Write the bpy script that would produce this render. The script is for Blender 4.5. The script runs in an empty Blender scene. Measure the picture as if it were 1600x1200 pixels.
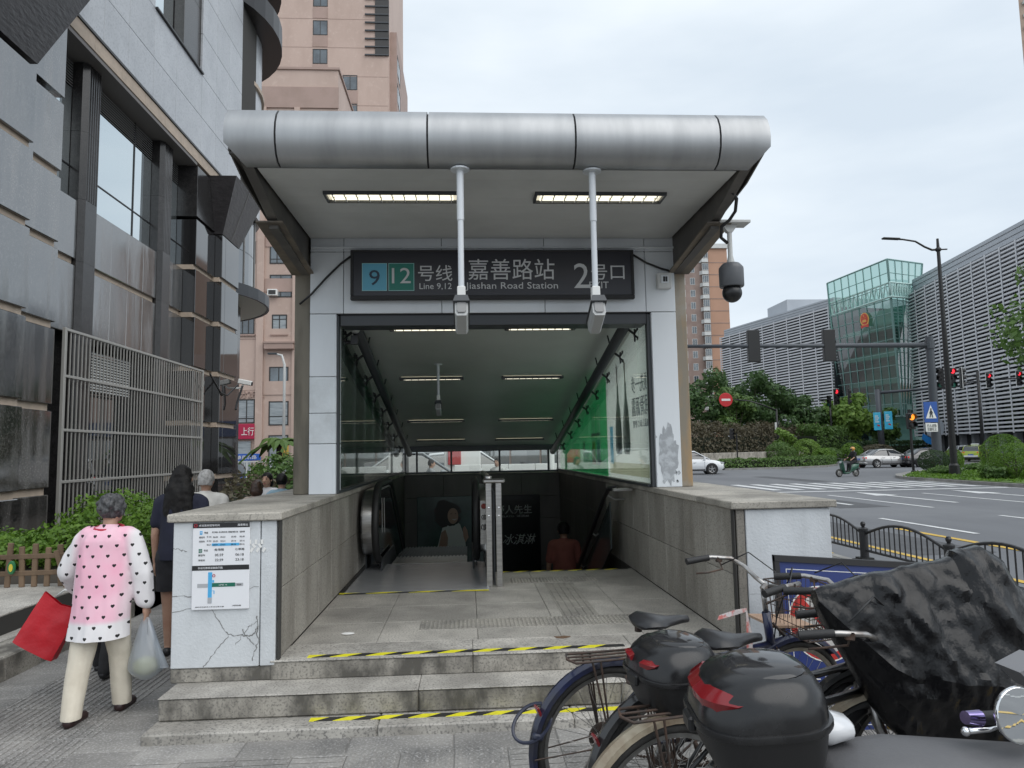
import bpy, math, random
import numpy as np
from mathutils import Vector, Matrix, Euler, noise
random.seed(7)
rng = np.random.default_rng(11)
SC = bpy.context.scene
COL = SC.collection
PI = math.pi
R = math.radians

# ---------------------------------------------------------------- camera
cd = bpy.data.cameras.new('camera'); cam = bpy.data.objects.new('camera', cd); COL.objects.link(cam)
cd.sensor_width = 36.0; cd.lens = 36.0 * 1140.0 / 1600.0
cd.clip_start = 0.05; cd.clip_end = 2000.0
_m = [[0.9979983, 0.0120967, -0.0620738], [-0.0606737, -0.0937097, -0.9937491], [-0.017838, 0.9955261, -0.0927881]]
cam.matrix_world = Matrix(((_m[0][0], _m[0][1], _m[0][2], 0.0), (_m[1][0], _m[1][1], _m[1][2], 0.0), (_m[2][0], _m[2][1], _m[2][2], 1.65), (0, 0, 0, 1)))
SC.camera = cam

# ---------------------------------------------------------------- sky, sun, exposure
W = bpy.data.worlds.new('World'); SC.world = W; W.use_nodes = True
nt = W.node_tree; nt.nodes.clear()
_out = nt.nodes.new('ShaderNodeOutputWorld'); _bg = nt.nodes.new('ShaderNodeBackground')
_sky = nt.nodes.new('ShaderNodeTexSky'); _sky.sky_type = 'NISHITA'; _sky.sun_disc = False
SUN_EL, SUN_AZ = R(52), R(138)
_sky.sun_elevation = SUN_EL; _sky.sun_rotation = SUN_AZ; _sky.air_density = 1.0; _sky.dust_density = 2.0
_tc = nt.nodes.new('ShaderNodeTexCoord'); _mp = nt.nodes.new('ShaderNodeMapping'); _mp.inputs['Scale'].default_value = (1.2, 1.2, 4.2)
_n1 = nt.nodes.new('ShaderNodeTexNoise'); _n1.inputs['Scale'].default_value = 1.7; _n1.inputs['Detail'].default_value = 5; _n1.inputs['Roughness'].default_value = 0.5
_r1 = nt.nodes.new('ShaderNodeValToRGB')
_r1.color_ramp.elements[0].position = 0.33; _r1.color_ramp.elements[0].color = (5.3, 6.0, 6.7, 1)
_r1.color_ramp.elements[1].position = 0.66; _r1.color_ramp.elements[1].color = (6.95, 7.5, 7.95, 1)
_mx = nt.nodes.new('ShaderNodeMix'); _mx.data_type = 'RGBA'; _mx.inputs[0].default_value = 0.93
nt.links.new(_tc.outputs['Generated'], _mp.inputs['Vector']); nt.links.new(_mp.outputs[0], _n1.inputs['Vector'])
nt.links.new(_n1.outputs[0], _r1.inputs[0]); nt.links.new(_sky.outputs[0], _mx.inputs[6]); nt.links.new(_r1.outputs[0], _mx.inputs[7])
nt.links.new(_mx.outputs[2], _bg.inputs[0]); _bg.inputs[1].default_value = 0.118
nt.links.new(_bg.outputs[0], _out.inputs[0])
sd = bpy.data.lights.new('sun', 'SUN'); sun = bpy.data.objects.new('sun', sd); COL.objects.link(sun)
sd.energy = 1.5; sd.angle = R(70); sd.color = (1.0, 0.97, 0.93)
_d = Vector((math.sin(SUN_AZ) * math.cos(SUN_EL), math.cos(SUN_AZ) * math.cos(SUN_EL), math.sin(SUN_EL)))
sun.rotation_euler = _d.to_track_quat('Z', 'Y').to_euler(); sun.location = (0, 0, 60)
vs = SC.view_settings; vs.view_transform = 'Standard'; vs.look = 'None'; vs.exposure = 0.24; vs.gamma = 1.0; vs.use_curve_mapping = False
SC.render.engine = 'CYCLES'; SC.cycles.max_bounces = 8; SC.cycles.transparent_max_bounces = 12

# ---------------------------------------------------------------- materials
def rgb(h):
    h = h.lstrip('#'); v = [int(h[i:i + 2], 16) / 255 for i in (0, 2, 4)]
    return tuple(x / 12.92 if x <= .04045 else ((x + .055) / 1.055) ** 2.4 for x in v)
def c4(c): return (c[0], c[1], c[2], 1.0)
def M(name, c, r=0.6, m=0.0, c2=None, ns=3.0, st=(1, 1, 1), thr=(.4, .65), sp=None, spa=.5, sps=160, bump=0, bs=60, bst=(1, 1, 1), rv=0.0, ior=1.5, coat=0.0, r2=None, local=False, bd=.004, emit=None, es=1.0, alpha=1.0, trans=0.0, c3=None, ns3=.6, thr3=(.5, .7)):
    mt = bpy.data.materials.new(name); mt.use_nodes = True
    t = mt.node_tree; N = t.nodes; L = t.links; b = N['Principled BSDF']
    b.inputs['Roughness'].default_value = r; b.inputs['Metallic'].default_value = m; b.inputs['IOR'].default_value = ior
    b.inputs['Coat Weight'].default_value = coat; b.inputs['Coat Roughness'].default_value = .08
    b.inputs['Alpha'].default_value = alpha; b.inputs['Transmission Weight'].default_value = trans
    if emit: b.inputs['Emission Color'].default_value = c4(emit); b.inputs['Emission Strength'].default_value = es
    if local: pos = N.new('ShaderNodeTexCoord').outputs['Object']
    else: pos = N.new('ShaderNodeNewGeometry').outputs['Position']
    def nz(scale, stv, det=5, ro=.6):
        mp = N.new('ShaderNodeMapping'); mp.inputs['Scale'].default_value = stv; L.new(pos, mp.inputs['Vector'])
        n = N.new('ShaderNodeTexNoise'); n.inputs['Scale'].default_value = scale; n.inputs['Detail'].default_value = det; n.inputs['Roughness'].default_value = ro
        L.new(mp.outputs[0], n.inputs['Vector']); return n.outputs[0]
    def rng_(s, lo, hi, a=0.0, bb=1.0):
        q = N.new('ShaderNodeMapRange'); q.inputs[1].default_value = lo; q.inputs[2].default_value = hi; q.inputs[3].default_value = a; q.inputs[4].default_value = bb
        L.new(s, q.inputs[0]); return q.outputs[0]
    def mix(f, a, bb):
        q = N.new('ShaderNodeMix'); q.data_type = 'RGBA'
        if isinstance(f, float): q.inputs[0].default_value = f
        else: L.new(f, q.inputs[0])
        for s, i in ((a, 6), (bb, 7)):
            if isinstance(s, tuple): q.inputs[i].default_value = c4(s)
            else: L.new(s, q.inputs[i])
        return q.outputs[2]
    cc = tuple(c)
    if c2 is not None:
        f = rng_(nz(ns, st), *thr); cc = mix(f, cc, tuple(c2))
        if r2 is not None: L.new(rng_(f, 0, 1, r, r2), b.inputs['Roughness'])
    if c3 is not None: cc = mix(rng_(nz(ns3, (1, 1, 1), 6, .65), *thr3), cc, tuple(c3))
    if sp is not None: cc = mix(rng_(nz(sps, (1, 1, 1), 2, .5), .5, .68, 0, spa), cc, tuple(sp))
    if rv:
        oi = N.new('ShaderNodeObjectInfo'); f = rng_(oi.outputs['Random'], 0, 1, 1 - rv, 1 + rv)
        vm = N.new('ShaderNodeVectorMath'); vm.operation = 'SCALE'
        if isinstance(cc, tuple): vm.inputs[0].default_value = cc
        else: L.new(cc, vm.inputs[0])
        L.new(f, vm.inputs['Scale']); cc = vm.outputs[0]
    if isinstance(cc, tuple): b.inputs['Base Color'].default_value = c4(cc)
    else: L.new(cc, b.inputs['Base Color'])
    if bump:
        bp = N.new('ShaderNodeBump'); bp.inputs['Strength'].default_value = bump; bp.inputs['Distance'].default_value = bd
        L.new(nz(bs, bst, 4, .6), bp.inputs['Height']); L.new(bp.outputs[0], b.inputs['Normal'])
    return mt
def leafmat(name, ca, cb, tr=.35, r=.55):
    mt = bpy.data.materials.new(name); mt.use_nodes = True
    t = mt.node_tree; N = t.nodes; L = t.links; b = N['Principled BSDF']; o = N['Material Output']
    g = N.new('ShaderNodeNewGeometry'); n = N.new('ShaderNodeTexNoise'); n.inputs['Scale'].default_value = 1.3; n.inputs['Detail'].default_value = 8; n.inputs['Roughness'].default_value = .75
    L.new(g.outputs['Position'], n.inputs['Vector'])
    q = N.new('ShaderNodeMapRange'); q.inputs[1].default_value = .32; q.inputs[2].default_value = .68; L.new(n.outputs[0], q.inputs[0])
    ad = N.new('ShaderNodeMath'); ad.operation = 'MULTIPLY_ADD'; ad.inputs[1].default_value = .5; L.new(g.outputs['Random Per Island'], ad.inputs[0])
    hf = N.new('ShaderNodeMath'); hf.operation = 'MULTIPLY'; hf.inputs[1].default_value = .6; L.new(q.outputs[0], hf.inputs[0]); L.new(hf.outputs[0], ad.inputs[2])
    mx = N.new('ShaderNodeMix'); mx.data_type = 'RGBA'; mx.inputs[6].default_value = c4(ca); mx.inputs[7].default_value = c4(cb); L.new(ad.outputs[0], mx.inputs[0])
    L.new(mx.outputs[2], b.inputs['Base Color']); b.inputs['Roughness'].default_value = r
    tl = N.new('ShaderNodeBsdfTranslucent'); L.new(mx.outputs[2], tl.inputs[0])
    ms = N.new('ShaderNodeMixShader'); ms.inputs[0].default_value = tr
    L.new(b.outputs[0], ms.inputs[1]); L.new(tl.outputs[0], ms.inputs[2]); L.new(ms.outputs[0], o.inputs[0])
    return mt
def glassmat(name, tint, refl=.12, rough=.02):
    # thin pane: straight-through transparency tinted, plus a Fresnel reflection
    mt = bpy.data.materials.new(name); mt.use_nodes = True
    t = mt.node_tree; N = t.nodes; L = t.links; N.clear(); o = N.new('ShaderNodeOutputMaterial')
    tr = N.new('ShaderNodeBsdfTransparent'); tr.inputs[0].default_value = c4(tint)
    gl = N.new('ShaderNodeBsdfGlossy'); gl.inputs['Roughness'].default_value = rough
    fr = N.new('ShaderNodeFresnel'); gm = N.new('ShaderNodeNewGeometry'); io = N.new('ShaderNodeMapRange'); io.inputs[3].default_value = 1.5; io.inputs[4].default_value = 1 / 1.5; L.new(gm.outputs['Backfacing'], io.inputs[0]); L.new(io.outputs[0], fr.inputs[0])
    ad = N.new('ShaderNodeMath'); ad.operation = 'ADD'; ad.inputs[1].default_value = refl; ad.use_clamp = True; L.new(fr.outputs[0], ad.inputs[0])
    ms = N.new('ShaderNodeMixShader'); L.new(ad.outputs[0], ms.inputs[0]); L.new(tr.outputs[0], ms.inputs[1]); L.new(gl.outputs[0], ms.inputs[2]); L.new(ms.outputs[0], o.inputs[0])
    return mt
def filmmat(name, c, tl=.5):
    mt = bpy.data.materials.new(name); mt.use_nodes = True
    t = mt.node_tree; N = t.nodes; L = t.links; b = N['Principled BSDF']; o = N['Material Output']
    b.inputs['Base Color'].default_value = c4(c); b.inputs['Roughness'].default_value = .35
    q = N.new('ShaderNodeBsdfTranslucent'); q.inputs[0].default_value = c4(c)
    ms = N.new('ShaderNodeMixShader'); ms.inputs[0].default_value = tl
    L.new(b.outputs[0], ms.inputs[1]); L.new(q.outputs[0], ms.inputs[2]); L.new(ms.outputs[0], o.inputs[0])
    return mt

# ---------------------------------------------------------------- mesh helpers
class MB:
    def __init__(s): s.v = []; s.f = []; s.mi = []; s.k = 0
    def add(s, vs_, fs_):
        o = len(s.v); s.v.extend([tuple(map(float, q)) for q in vs_]); s.f.extend([tuple(o + i for i in q) for q in fs_]); s.mi.extend([s.k] * len(fs_)); return s
    def box(s, x0, x1, y0, y1, z0, z1):
        return s.add([(x0, y0, z0), (x1, y0, z0), (x1, y1, z0), (x0, y1, z0), (x0, y0, z1), (x1, y0, z1), (x1, y1, z1), (x0, y1, z1)],
                     [(0, 3, 2, 1), (4, 5, 6, 7), (0, 1, 5, 4), (1, 2, 6, 5), (2, 3, 7, 6), (3, 0, 4, 7)])
    def cbox(s, x0, x1, y0, y1, z0, z1, c=.006, mat=None):
        c = min(c, (x1 - x0) * .45, (y1 - y0) * .45, (z1 - z0) * .45); V = []; idx = {}
        X = (x0, x1); Y = (y0, y1); Z = (z0, z1)
        for i in (0, 1):
            for j in (0, 1):
                for k in (0, 1):
                    sx, sy, sz = (c, -c)[i], (c, -c)[j], (c, -c)[k]
                    for a, p in enumerate(((X[i], Y[j] + sy, Z[k] + sz), (X[i] + sx, Y[j], Z[k] + sz), (X[i] + sx, Y[j] + sy, Z[k]))):
                        idx[i, j, k, a] = len(V); V.append(p)
        F = []
        def q(*a): F.append(tuple(idx[t] for t in a))
        for i in (0, 1):
            t = [(i, 0, 0, 0), (i, 1, 0, 0), (i, 1, 1, 0), (i, 0, 1, 0)]; q(*(t if i else t[::-1]))
            t = [(0, i, 0, 1), (0, i, 1, 1), (1, i, 1, 1), (1, i, 0, 1)]; q(*(t if i else t[::-1]))
            t = [(0, 0, i, 2), (1, 0, i, 2), (1, 1, i, 2), (0, 1, i, 2)]; q(*(t if i else t[::-1]))
        for i in (0, 1):
            for j in (0, 1):
                t = [(i, j, 0, 0), (i, j, 1, 0), (i, j, 1, 1), (i, j, 0, 1)]; q(*(t if i != j else t[::-1]))
                t = [(i, 0, j, 0), (i, 0, j, 2), (i, 1, j, 2), (i, 1, j, 0)]; q(*(t if i != j else t[::-1]))
                t = [(0, i, j, 1), (1, i, j, 1), (1, i, j, 2), (0, i, j, 2)]; q(*(t if i == j else t[::-1]))
                for k in (0, 1):
                    t = [(i, j, k, 0), (i, j, k, 1), (i, j, k, 2)]; q(*(t if (i + j + k) % 2 else t[::-1]))
        if mat is not None: V = [tuple(mat @ Vector(p)) for p in V]
        return s.add(V, F)
    def obox(s, c, size, rot=None, ch=0.0):
        Mx = Matrix.Translation(Vector(c)) @ ((rot if isinstance(rot, Matrix) else Euler(rot).to_matrix().to_4x4()) if rot is not None else Matrix.Identity(4))
        a, b_, d = size[0] / 2, size[1] / 2, size[2] / 2
        if ch: return s.cbox(-a, a, -b_, b_, -d, d, ch, Mx)
        n = len(s.v); s.box(-a, a, -b_, b_, -d, d)
        for i in range(n, len(s.v)): s.v[i] = tuple(Mx @ Vector(s.v[i]))
        return s
    def tube(s, pts, r, n=8, cap=True, closed=False):
        pts = [Vector(p) for p in pts]; m = len(pts); rr = r if isinstance(r, (list, tuple)) else [r] * m
        T = []
        for i in range(m):
            a = pts[(i - 1) % m] if (closed or i > 0) else pts[i]; b_ = pts[(i + 1) % m] if (closed or i < m - 1) else pts[i]
            T.append((b_ - a).normalized())
        ref = Vector((0, 0, 1)) if abs(T[0].z) < .9 else Vector((1, 0, 0)); u = (ref - T[0] * ref.dot(T[0])).normalized()
        V = []; F = []
        for i in range(m):
            u = (u - T[i] * u.dot(T[i])); u = u.normalized() if u.length > 1e-6 else T[i].orthogonal().normalized(); w = T[i].cross(u)
            for k in range(n):
                a = 2 * PI * k / n; V.append(pts[i] + (u * math.cos(a) + w * math.sin(a)) * rr[i])
        for i in range(m if closed else m - 1):
            for k in range(n):
                i2 = (i + 1) % m; k2 = (k + 1) % n; F.append((i * n + k, i * n + k2, i2 * n + k2, i2 * n + k))
        if cap and not closed:
            F.append(tuple(range(n - 1, -1, -1))); F.append(tuple((m - 1) * n + k for k in range(n)))
        return s.add(V, F)
    def cyl(s, p0, p1, r0, r1=None, n=16): return s.tube([p0, p1], [r0, r0 if r1 is None else r1], n)
    def lathe(s, prof, mat=None, n=20, a0=0, a1=2 * PI):
        full = abs(a1 - a0 - 2 * PI) < 1e-6; k = n if full else n + 1; V = []; F = []
        for (r_, z_) in prof:
            for i in range(k):
                a = a0 + (a1 - a0) * i / n; V.append((r_ * math.cos(a), r_ * math.sin(a), z_))
        for j in range(len(prof) - 1):
            for i in range(n if full else n):
                i2 = (i + 1) % k if full else i + 1
                F.append((j * k + i, j * k + i2, (j + 1) * k + i2, (j + 1) * k + i))
        if mat is not None: V = [tuple(mat @ Vector(p)) for p in V]
        return s.add(V, F)
    def prism(s, poly, d, frame=None):
        # poly: list of (u, v); frame maps (u, v, w) -> world; extruded w from 0..d
        n = len(poly); fr = frame or (lambda u, v, w: (u, v, w))
        a = sum(poly[i][0] * poly[(i + 1) % n][1] - poly[(i + 1) % n][0] * poly[i][1] for i in range(n))
        if a < 0: poly = poly[::-1]
        V = [fr(u, v, 0) for u, v in poly] + [fr(u, v, d) for u, v in poly]
        F = [tuple(range(n - 1, -1, -1)), tuple(range(n, 2 * n))] + [(i, (i + 1) % n, n + (i + 1) % n, n + i) for i in range(n)]
        return s.add(V, F)
    def ell(s, c, r, nu=16, nv=10, mat=None):
        V = []; F = []
        for j in range(nv + 1):
            t = PI * j / nv
            for i in range(nu):
                a = 2 * PI * i / nu; p = Vector((r[0] * math.sin(t) * math.cos(a), r[1] * math.sin(t) * math.sin(a), r[2] * math.cos(t)))
                if mat is not None: p = mat @ p
                V.append((c[0] + p.x, c[1] + p.y, c[2] + p.z))
        for j in range(nv):
            for i in range(nu): F.append((j * nu + i, (j + 1) * nu + i, (j + 1) * nu + (i + 1) % nu, j * nu + (i + 1) % nu))
        return s.add(V, F)
    def loft(s, rings, cap=True, closed=True):
        n = len(rings[0]); V = [p for r_ in rings for p in r_]; F = []
        for j in range(len(rings) - 1):
            for i in range(n if closed else n - 1): F.append((j * n + i, j * n + (i + 1) % n, (j + 1) * n + (i + 1) % n, (j + 1) * n + i))
        if cap: F.append(tuple(range(n - 1, -1, -1))); F.append(tuple((len(rings) - 1) * n + i for i in range(n)))
        return s.add(V, F)
    def quad(s, a, b_, c, d): return s.add([a, b_, c, d], [(0, 1, 2, 3)])
    def build(s, name, mat, parent=None, smooth=False, kind=None, label=None, at=None, fix=False):
        me = bpy.data.meshes.new(name)
        o = Vector(ORG.get(parent.name, (0, 0, 0))) if parent else Vector(at if at is not None else (0, 0, 0))
        me.from_pydata([(p[0] - o.x, p[1] - o.y, p[2] - o.z) for p in s.v], [], s.f)
        for mt in (mat if isinstance(mat, (list, tuple)) else [mat]): me.materials.append(mt)
        if isinstance(mat, (list, tuple)): me.polygons.foreach_set('material_index', s.mi)
        if fix: fixn(me)
        if smooth is True: me.polygons.foreach_set('use_smooth', [True] * len(me.polygons))
        elif smooth: smooth_angle(me, smooth)
        return link(name, me, parent, o, kind, label)
ORG = {}
def fixn(me):
    import bmesh
    b = bmesh.new(); b.from_mesh(me); bmesh.ops.recalc_face_normals(b, faces=b.faces); b.to_mesh(me); b.free()
def smooth_angle(me, deg):
    me.polygons.foreach_set('use_smooth', [True] * len(me.polygons))
    me.set_sharp_from_angle(angle=R(deg))
def link(name, me, parent=None, o=(0, 0, 0), kind=None, label=None):
    ob = bpy.data.objects.new(name, me); COL.objects.link(ob)
    if parent: ob.parent = parent
    else: ob.location = o
    ORG[ob.name] = tuple(o)
    if kind: ob['kind'] = kind
    if label: ob['label'] = label
    return ob
def thing(name, label, cat, loc=(0, 0, 0), group=None):
    o = bpy.data.objects.new(name, None); COL.objects.link(o); o.location = loc; o.empty_display_size = .1
    ORG[o.name] = tuple(loc); tag(o, label, cat, group); return o
def tag(o, label, cat, group=None):
    o['label'] = label; o['category'] = cat
    if group: o['group'] = group
    return o
def piece(name, me, loc, parent, rotz=0.0):
    ob = bpy.data.objects.new(name, me); COL.objects.link(ob)
    if parent:
        ob.parent = parent; q = ORG[parent.name]; ob.location = (loc[0] - q[0], loc[1] - q[1], loc[2] - q[2])
    else: ob.location = loc
    if rotz: ob.rotation_euler = (0, 0, rotz)
    ORG[ob.name] = tuple(loc); return ob
def mesh_of(mb, name, mat, smooth=False):
    me = bpy.data.meshes.new(name); me.from_pydata(mb.v, [], mb.f); me.materials.append(mat)
    if smooth: smooth_angle(me, 40 if smooth is True else smooth)
    return me
def dup(root, loc, rotz=0.0, label=None, group=None):
    def cp(o, par):
        c = o.copy(); COL.objects.link(c)
        if par: c.parent = par
        for ch in list(o.children): cp(ch, c)
        return c
    r_ = cp(root, None); r_.location = loc; r_.rotation_euler = (0, 0, rotz); ORG[r_.name] = tuple(loc)
    if label: r_['label'] = label
    if group: r_['group'] = group
    return r_
def frame(o, u, v):
    o = Vector(o); u = Vector(u).normalized(); v = Vector(v).normalized(); w = u.cross(v)
    return Matrix(((u.x, v.x, w.x, o.x), (u.y, v.y, w.y, o.y), (u.z, v.z, w.z, o.z), (0, 0, 0, 1)))
def txt(s, size, fr, mat, name, parent=None, ext=.002, align='CENTER', mirror=False, sx=1.0, box=None, skew=0):
    # lettering as thin mesh in the plane of fr (u right, v up)
    cu = bpy.data.curves.new(name, 'FONT'); cu.body = s; cu.size = size; cu.align_x = align; cu.align_y = 'CENTER'; cu.extrude = ext; cu.resolution_u = 3; cu.shear = skew
    ob = bpy.data.objects.new(name + '_tmp', cu); COL.objects.link(ob)
    dg = bpy.context.evaluated_depsgraph_get(); me = bpy.data.meshes.new_from_object(ob.evaluated_get(dg), depsgraph=dg)
    bpy.data.objects.remove(ob); bpy.data.curves.remove(cu)
    n = len(me.vertices); co = np.empty(n * 3); me.vertices.foreach_get('co', co); co = co.reshape(-1, 3)
    if box and n:   # fit to a width x height box, centred
        lo, hi = co.min(0), co.max(0); co[:, 0] = (co[:, 0] - (lo[0] + hi[0]) / 2) * box[0] / max(1e-6, hi[0] - lo[0]); co[:, 1] = (co[:, 1] - (lo[1] + hi[1]) / 2) * box[1] / max(1e-6, hi[1] - lo[1])
    co[:, 0] *= -sx if mirror else sx
    Mx = np.array(fr); co = co @ Mx[:3, :3].T + Mx[:3, 3]
    o = Vector(ORG.get(parent.name, (0, 0, 0))) if parent else Vector((Mx[0, 3], Mx[1, 3], Mx[2, 3]))
    co -= np.array(o); me.vertices.foreach_set('co', co.ravel()); me.update()
    if mirror: me.flip_normals()
    me.materials.clear(); me.materials.append(mat); me.name = name
    return link(name, me, parent, o)
def arc(c, r, a0, a1, n, ax=0, ay=1):
    out = []
    for i in range(n + 1):
        a = a0 + (a1 - a0) * i / n; p = list(c); p[ax] += r * math.cos(a); p[ay] += r * math.sin(a); out.append(tuple(p))
    return out
def leaves(pts, size, mat, name, parent=None, kind=None, asp=.55, up=.3, nrm=None, jit=.45):
    # pts: Nx3 numpy array; one small folded leaf quad at each
    n = len(pts); q = rng.normal(size=(n, 3))
    if nrm is not None: q = nrm + jit * q
    q[:, 2] += up; q /= np.linalg.norm(q, axis=1)[:, None]
    a = np.cross(q, rng.normal(size=(n, 3))); a /= np.linalg.norm(a, axis=1)[:, None]; b_ = np.cross(q, a)
    sz = size * rng.uniform(.6, 1.3, size=(n, 1)); ll = a * sz; ww = b_ * sz * asp
    V = np.stack([pts - ll, pts + ww, pts + ll, pts - ww], 1).reshape(-1, 3)
    o = np.array(ORG.get(parent.name, (0, 0, 0))) if parent else pts.mean(0)
    me = bpy.data.meshes.new(name); me.vertices.add(4 * n); me.vertices.foreach_set('co', (V - o).astype(np.float32).ravel())
    me.loops.add(4 * n); me.loops.foreach_set('vertex_index', np.arange(4 * n, dtype=np.int32)); me.polygons.add(n)
    me.polygons.foreach_set('loop_start', np.arange(0, 4 * n, 4, dtype=np.int32)); me.update(calc_edges=True)
    me.materials.append(mat)
    return link(name, me, parent, o, kind)

# ================================================================ materials in use
m_pave = M('paver_granite', (.30, .288, .27), .75, c2=(.17, .166, .16), ns=2.2, sp=(.46, .45, .44), spa=.6, sps=70, bump=.35, bs=140, rv=.16, c3=(.15, .146, .138), ns3=.5, thr3=(.5, .68))
m_pave2 = M('paver_base', (.20, .195, .187), .8, c2=(.14, .137, .13), ns=2, sp=(.3, .29, .28), spa=.4, bump=.3, bs=120)
m_joint = M('joint_dirt', (.05, .048, .045), .9)
m_gran = M('step_granite', (.52, .495, .45), .7, c2=(.29, .275, .25), ns=2.4, sp=(.13, .125, .12), spa=.8, sps=75, bump=.3, bs=150, rv=.08, c3=(.24, .225, .20), ns3=.8, thr3=(.48, .66))
m_riser = M('stained_riser_granite', (.38, .355, .31), .75, c2=(.10, .093, .08), ns=2.6, st=(1.6, 1, .9), thr=(.42, .62), sp=(.1, .095, .09), spa=.7, sps=70, bump=.35, bs=140, rv=.06)
m_floor = M('platform_granite', (.50, .475, .43), .55, c2=(.29, .275, .25), ns=1.6, sp=(.12, .115, .11), spa=.75, sps=80, bump=.2, bs=150, rv=.07, c3=(.24, .228, .21), ns3=.55, thr3=(.5, .7))
m_slab = M('wall_slab_granite', (.42, .395, .35), .6, c2=(.24, .22, .19), ns=2.2, st=(1, 1, .3), thr=(.38, .64), sp=(.09, .085, .075), spa=.6, sps=90, bump=.15, bs=150, rv=.10)
m_cope = M('coping_granite', (.47, .44, .385), .7, c2=(.24, .225, .195), ns=2.0, sp=(.14, .13, .12), spa=.65, sps=80, bump=.3, bs=140, rv=.08)
m_stucco = M('painted_stone', (.62, .645, .665), .6, c2=(.50, .52, .535), ns=3.5, st=(1, 1, .5), thr=(.42, .66), bump=.5, bs=55, bd=.006, c3=(.38, .40, .41), ns3=1.6, thr3=(.58, .74))
m_crack = M('crack', (.20, .20, .195), .95)
m_white = M('white_cladding', (.70, .735, .77), .35, c2=(.58, .61, .64), ns=1.5, st=(1, 1, .25), thr=(.42, .72), rv=.02)
m_plaster = M('cracked_white_plaster', (.66, .70, .73), .7, c2=(.55, .58, .60), ns=5, bump=.5, bs=30)
m_peel = M('peeled_primer', (.34, .36, .385), .8, c2=(.48, .51, .54), ns=14, thr=(.45, .6), bump=.5, bs=40)
m_silver = M('silver_fascia_paint', (.40, .41, .42), .42, .7, c2=(.32, .33, .34), ns=2.2, st=(2.5, 1, .35), thr=(.4, .7), r2=.46, bump=.04, bs=6)
m_soffit = M('soffit_paint', (.60, .61, .60), .5, c2=(.52, .53, .52), ns=1.2, rv=.025)
m_ceil = M('ceiling_grey', (.58, .60, .57), .5, c2=(.50, .52, .49), ns=.8)
m_beam = M('weathered_steel_beam', (.085, .08, .076), .55, c2=(.15, .14, .125), ns=2.5, thr=(.45, .7), bump=.1, bs=30)
m_haunch = M('rusty_flange', (.20, .165, .125), .6, c2=(.10, .085, .07), ns=3, thr=(.4, .65))
m_brownr = M('rust_stained_post', (.36, .235, .115), .5, c2=(.23, .20, .155), ns=1.8, st=(3, 3, .55), thr=(.4, .62), c3=(.30, .28, .24), ns3=2.2, thr3=(.52, .7))
m_brownl = M('grimy_post', (.17, .15, .115), .55, c2=(.09, .08, .06), ns=1.8, st=(3, 3, .5), thr=(.4, .62))
m_black = M('black_paint', (.018, .018, .02), .4)
m_matte = M('matte_black', (.02, .02, .022), .65)
m_dkgrey = M('dark_grey_metal', (.06, .065, .072), .45, .2)
m_steel = M('brushed_steel', (.52, .51, .49), .3, 1.0, c2=(.40, .39, .38), ns=6, st=(1, 1, 8), bump=.03, bs=60)
m_chrome = M('chrome', (.75, .75, .76), .08, 1.0)
m_rubber = M('rubber', (.016, .016, .016), .55)
m_wpaint = M('white_paint', (.78, .78, .76), .4)
m_yel = M('tape_yellow', (.78, .72, .02), .5, c2=(.62, .56, .03), ns=25, thr=(.5, .72))
m_tapeb = M('tape_black', (.022, .022, .022), .55)
m_asph = M('asphalt', (.145, .152, .165), .8, c2=(.115, .12, .132), ns=.35, st=(1.0, .12, 1), thr=(.4, .65), sp=(.16, .165, .17), spa=.35, sps=60, bump=.25, bs=120, c3=(.18, .187, .197), ns3=.12, thr3=(.45, .7))
m_mark = M('road_paint', (.66, .67, .67), .6, c2=(.36, .37, .38), ns=6, thr=(.5, .78))
m_ymark = M('yellow_road_paint', (.62, .40, .05), .6, c2=(.32, .25, .10), ns=6, thr=(.48, .75))
m_grass = M('lawn_soil', (.09, .16, .03), .9, c2=(.06, .11, .02), ns=4)
m_kerb = M('kerb_concrete', (.30, .295, .28), .8, c2=(.20, .195, .185), ns=2, bump=.2, bs=80, rv=.1)
m_soil = M('soil', (.05, .04, .03), .95, bump=.4, bs=30)
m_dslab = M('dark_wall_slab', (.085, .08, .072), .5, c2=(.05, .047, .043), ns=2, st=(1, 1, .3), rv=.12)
m_sign = M('sign_board_black', (.016, .016, .024), .3)
m_text = M('sign_text_grey', (.55, .56, .57), .5)
m_lamp = M('tube_light', (.9, .88, .8), .5, emit=(1.0, .93, .74), es=1.0)
m_lens = M('lamp_tray', (.75, .74, .66), .5, emit=(1.0, .92, .70), es=.55)

# ================================================================ ground
RZ = -0.12
def holed(b, x0, x1, y0, y1, z, hx0=-1.3, hx1=1.88, hy0=8.1, hy1=14.65):
    for a in ((x0, x1, y0, hy0), (x0, x1, hy1, y1), (x0, hx0, hy0, hy1), (hx1, x1, hy0, hy1)): b.quad((a[0], a[2], z), (a[1], a[2], z), (a[1], a[3], z), (a[0], a[3], z))
g = MB(); holed(g, -700, 900, -300, 1500, RZ - .02); g.build('ground', m_pave2, kind='structure')
g = MB(); g.quad((5.65, -60, RZ), (46, -60, RZ), (46, 300, RZ), (5.65, 300, RZ)); g.build('road', m_asph, kind='structure')
g = MB(); g.quad((-90, 39.5, RZ + .004), (5.65, 39.5, RZ + .004), (5.65, 57.0, RZ + .004), (-90, 57.0, RZ + .004)); g.quad((46, 40, RZ + .004), (260, 40, RZ + .004), (260, 62, RZ + .004), (46, 62, RZ + .004)); g.build('cross_street', m_asph, kind='structure')
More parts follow.
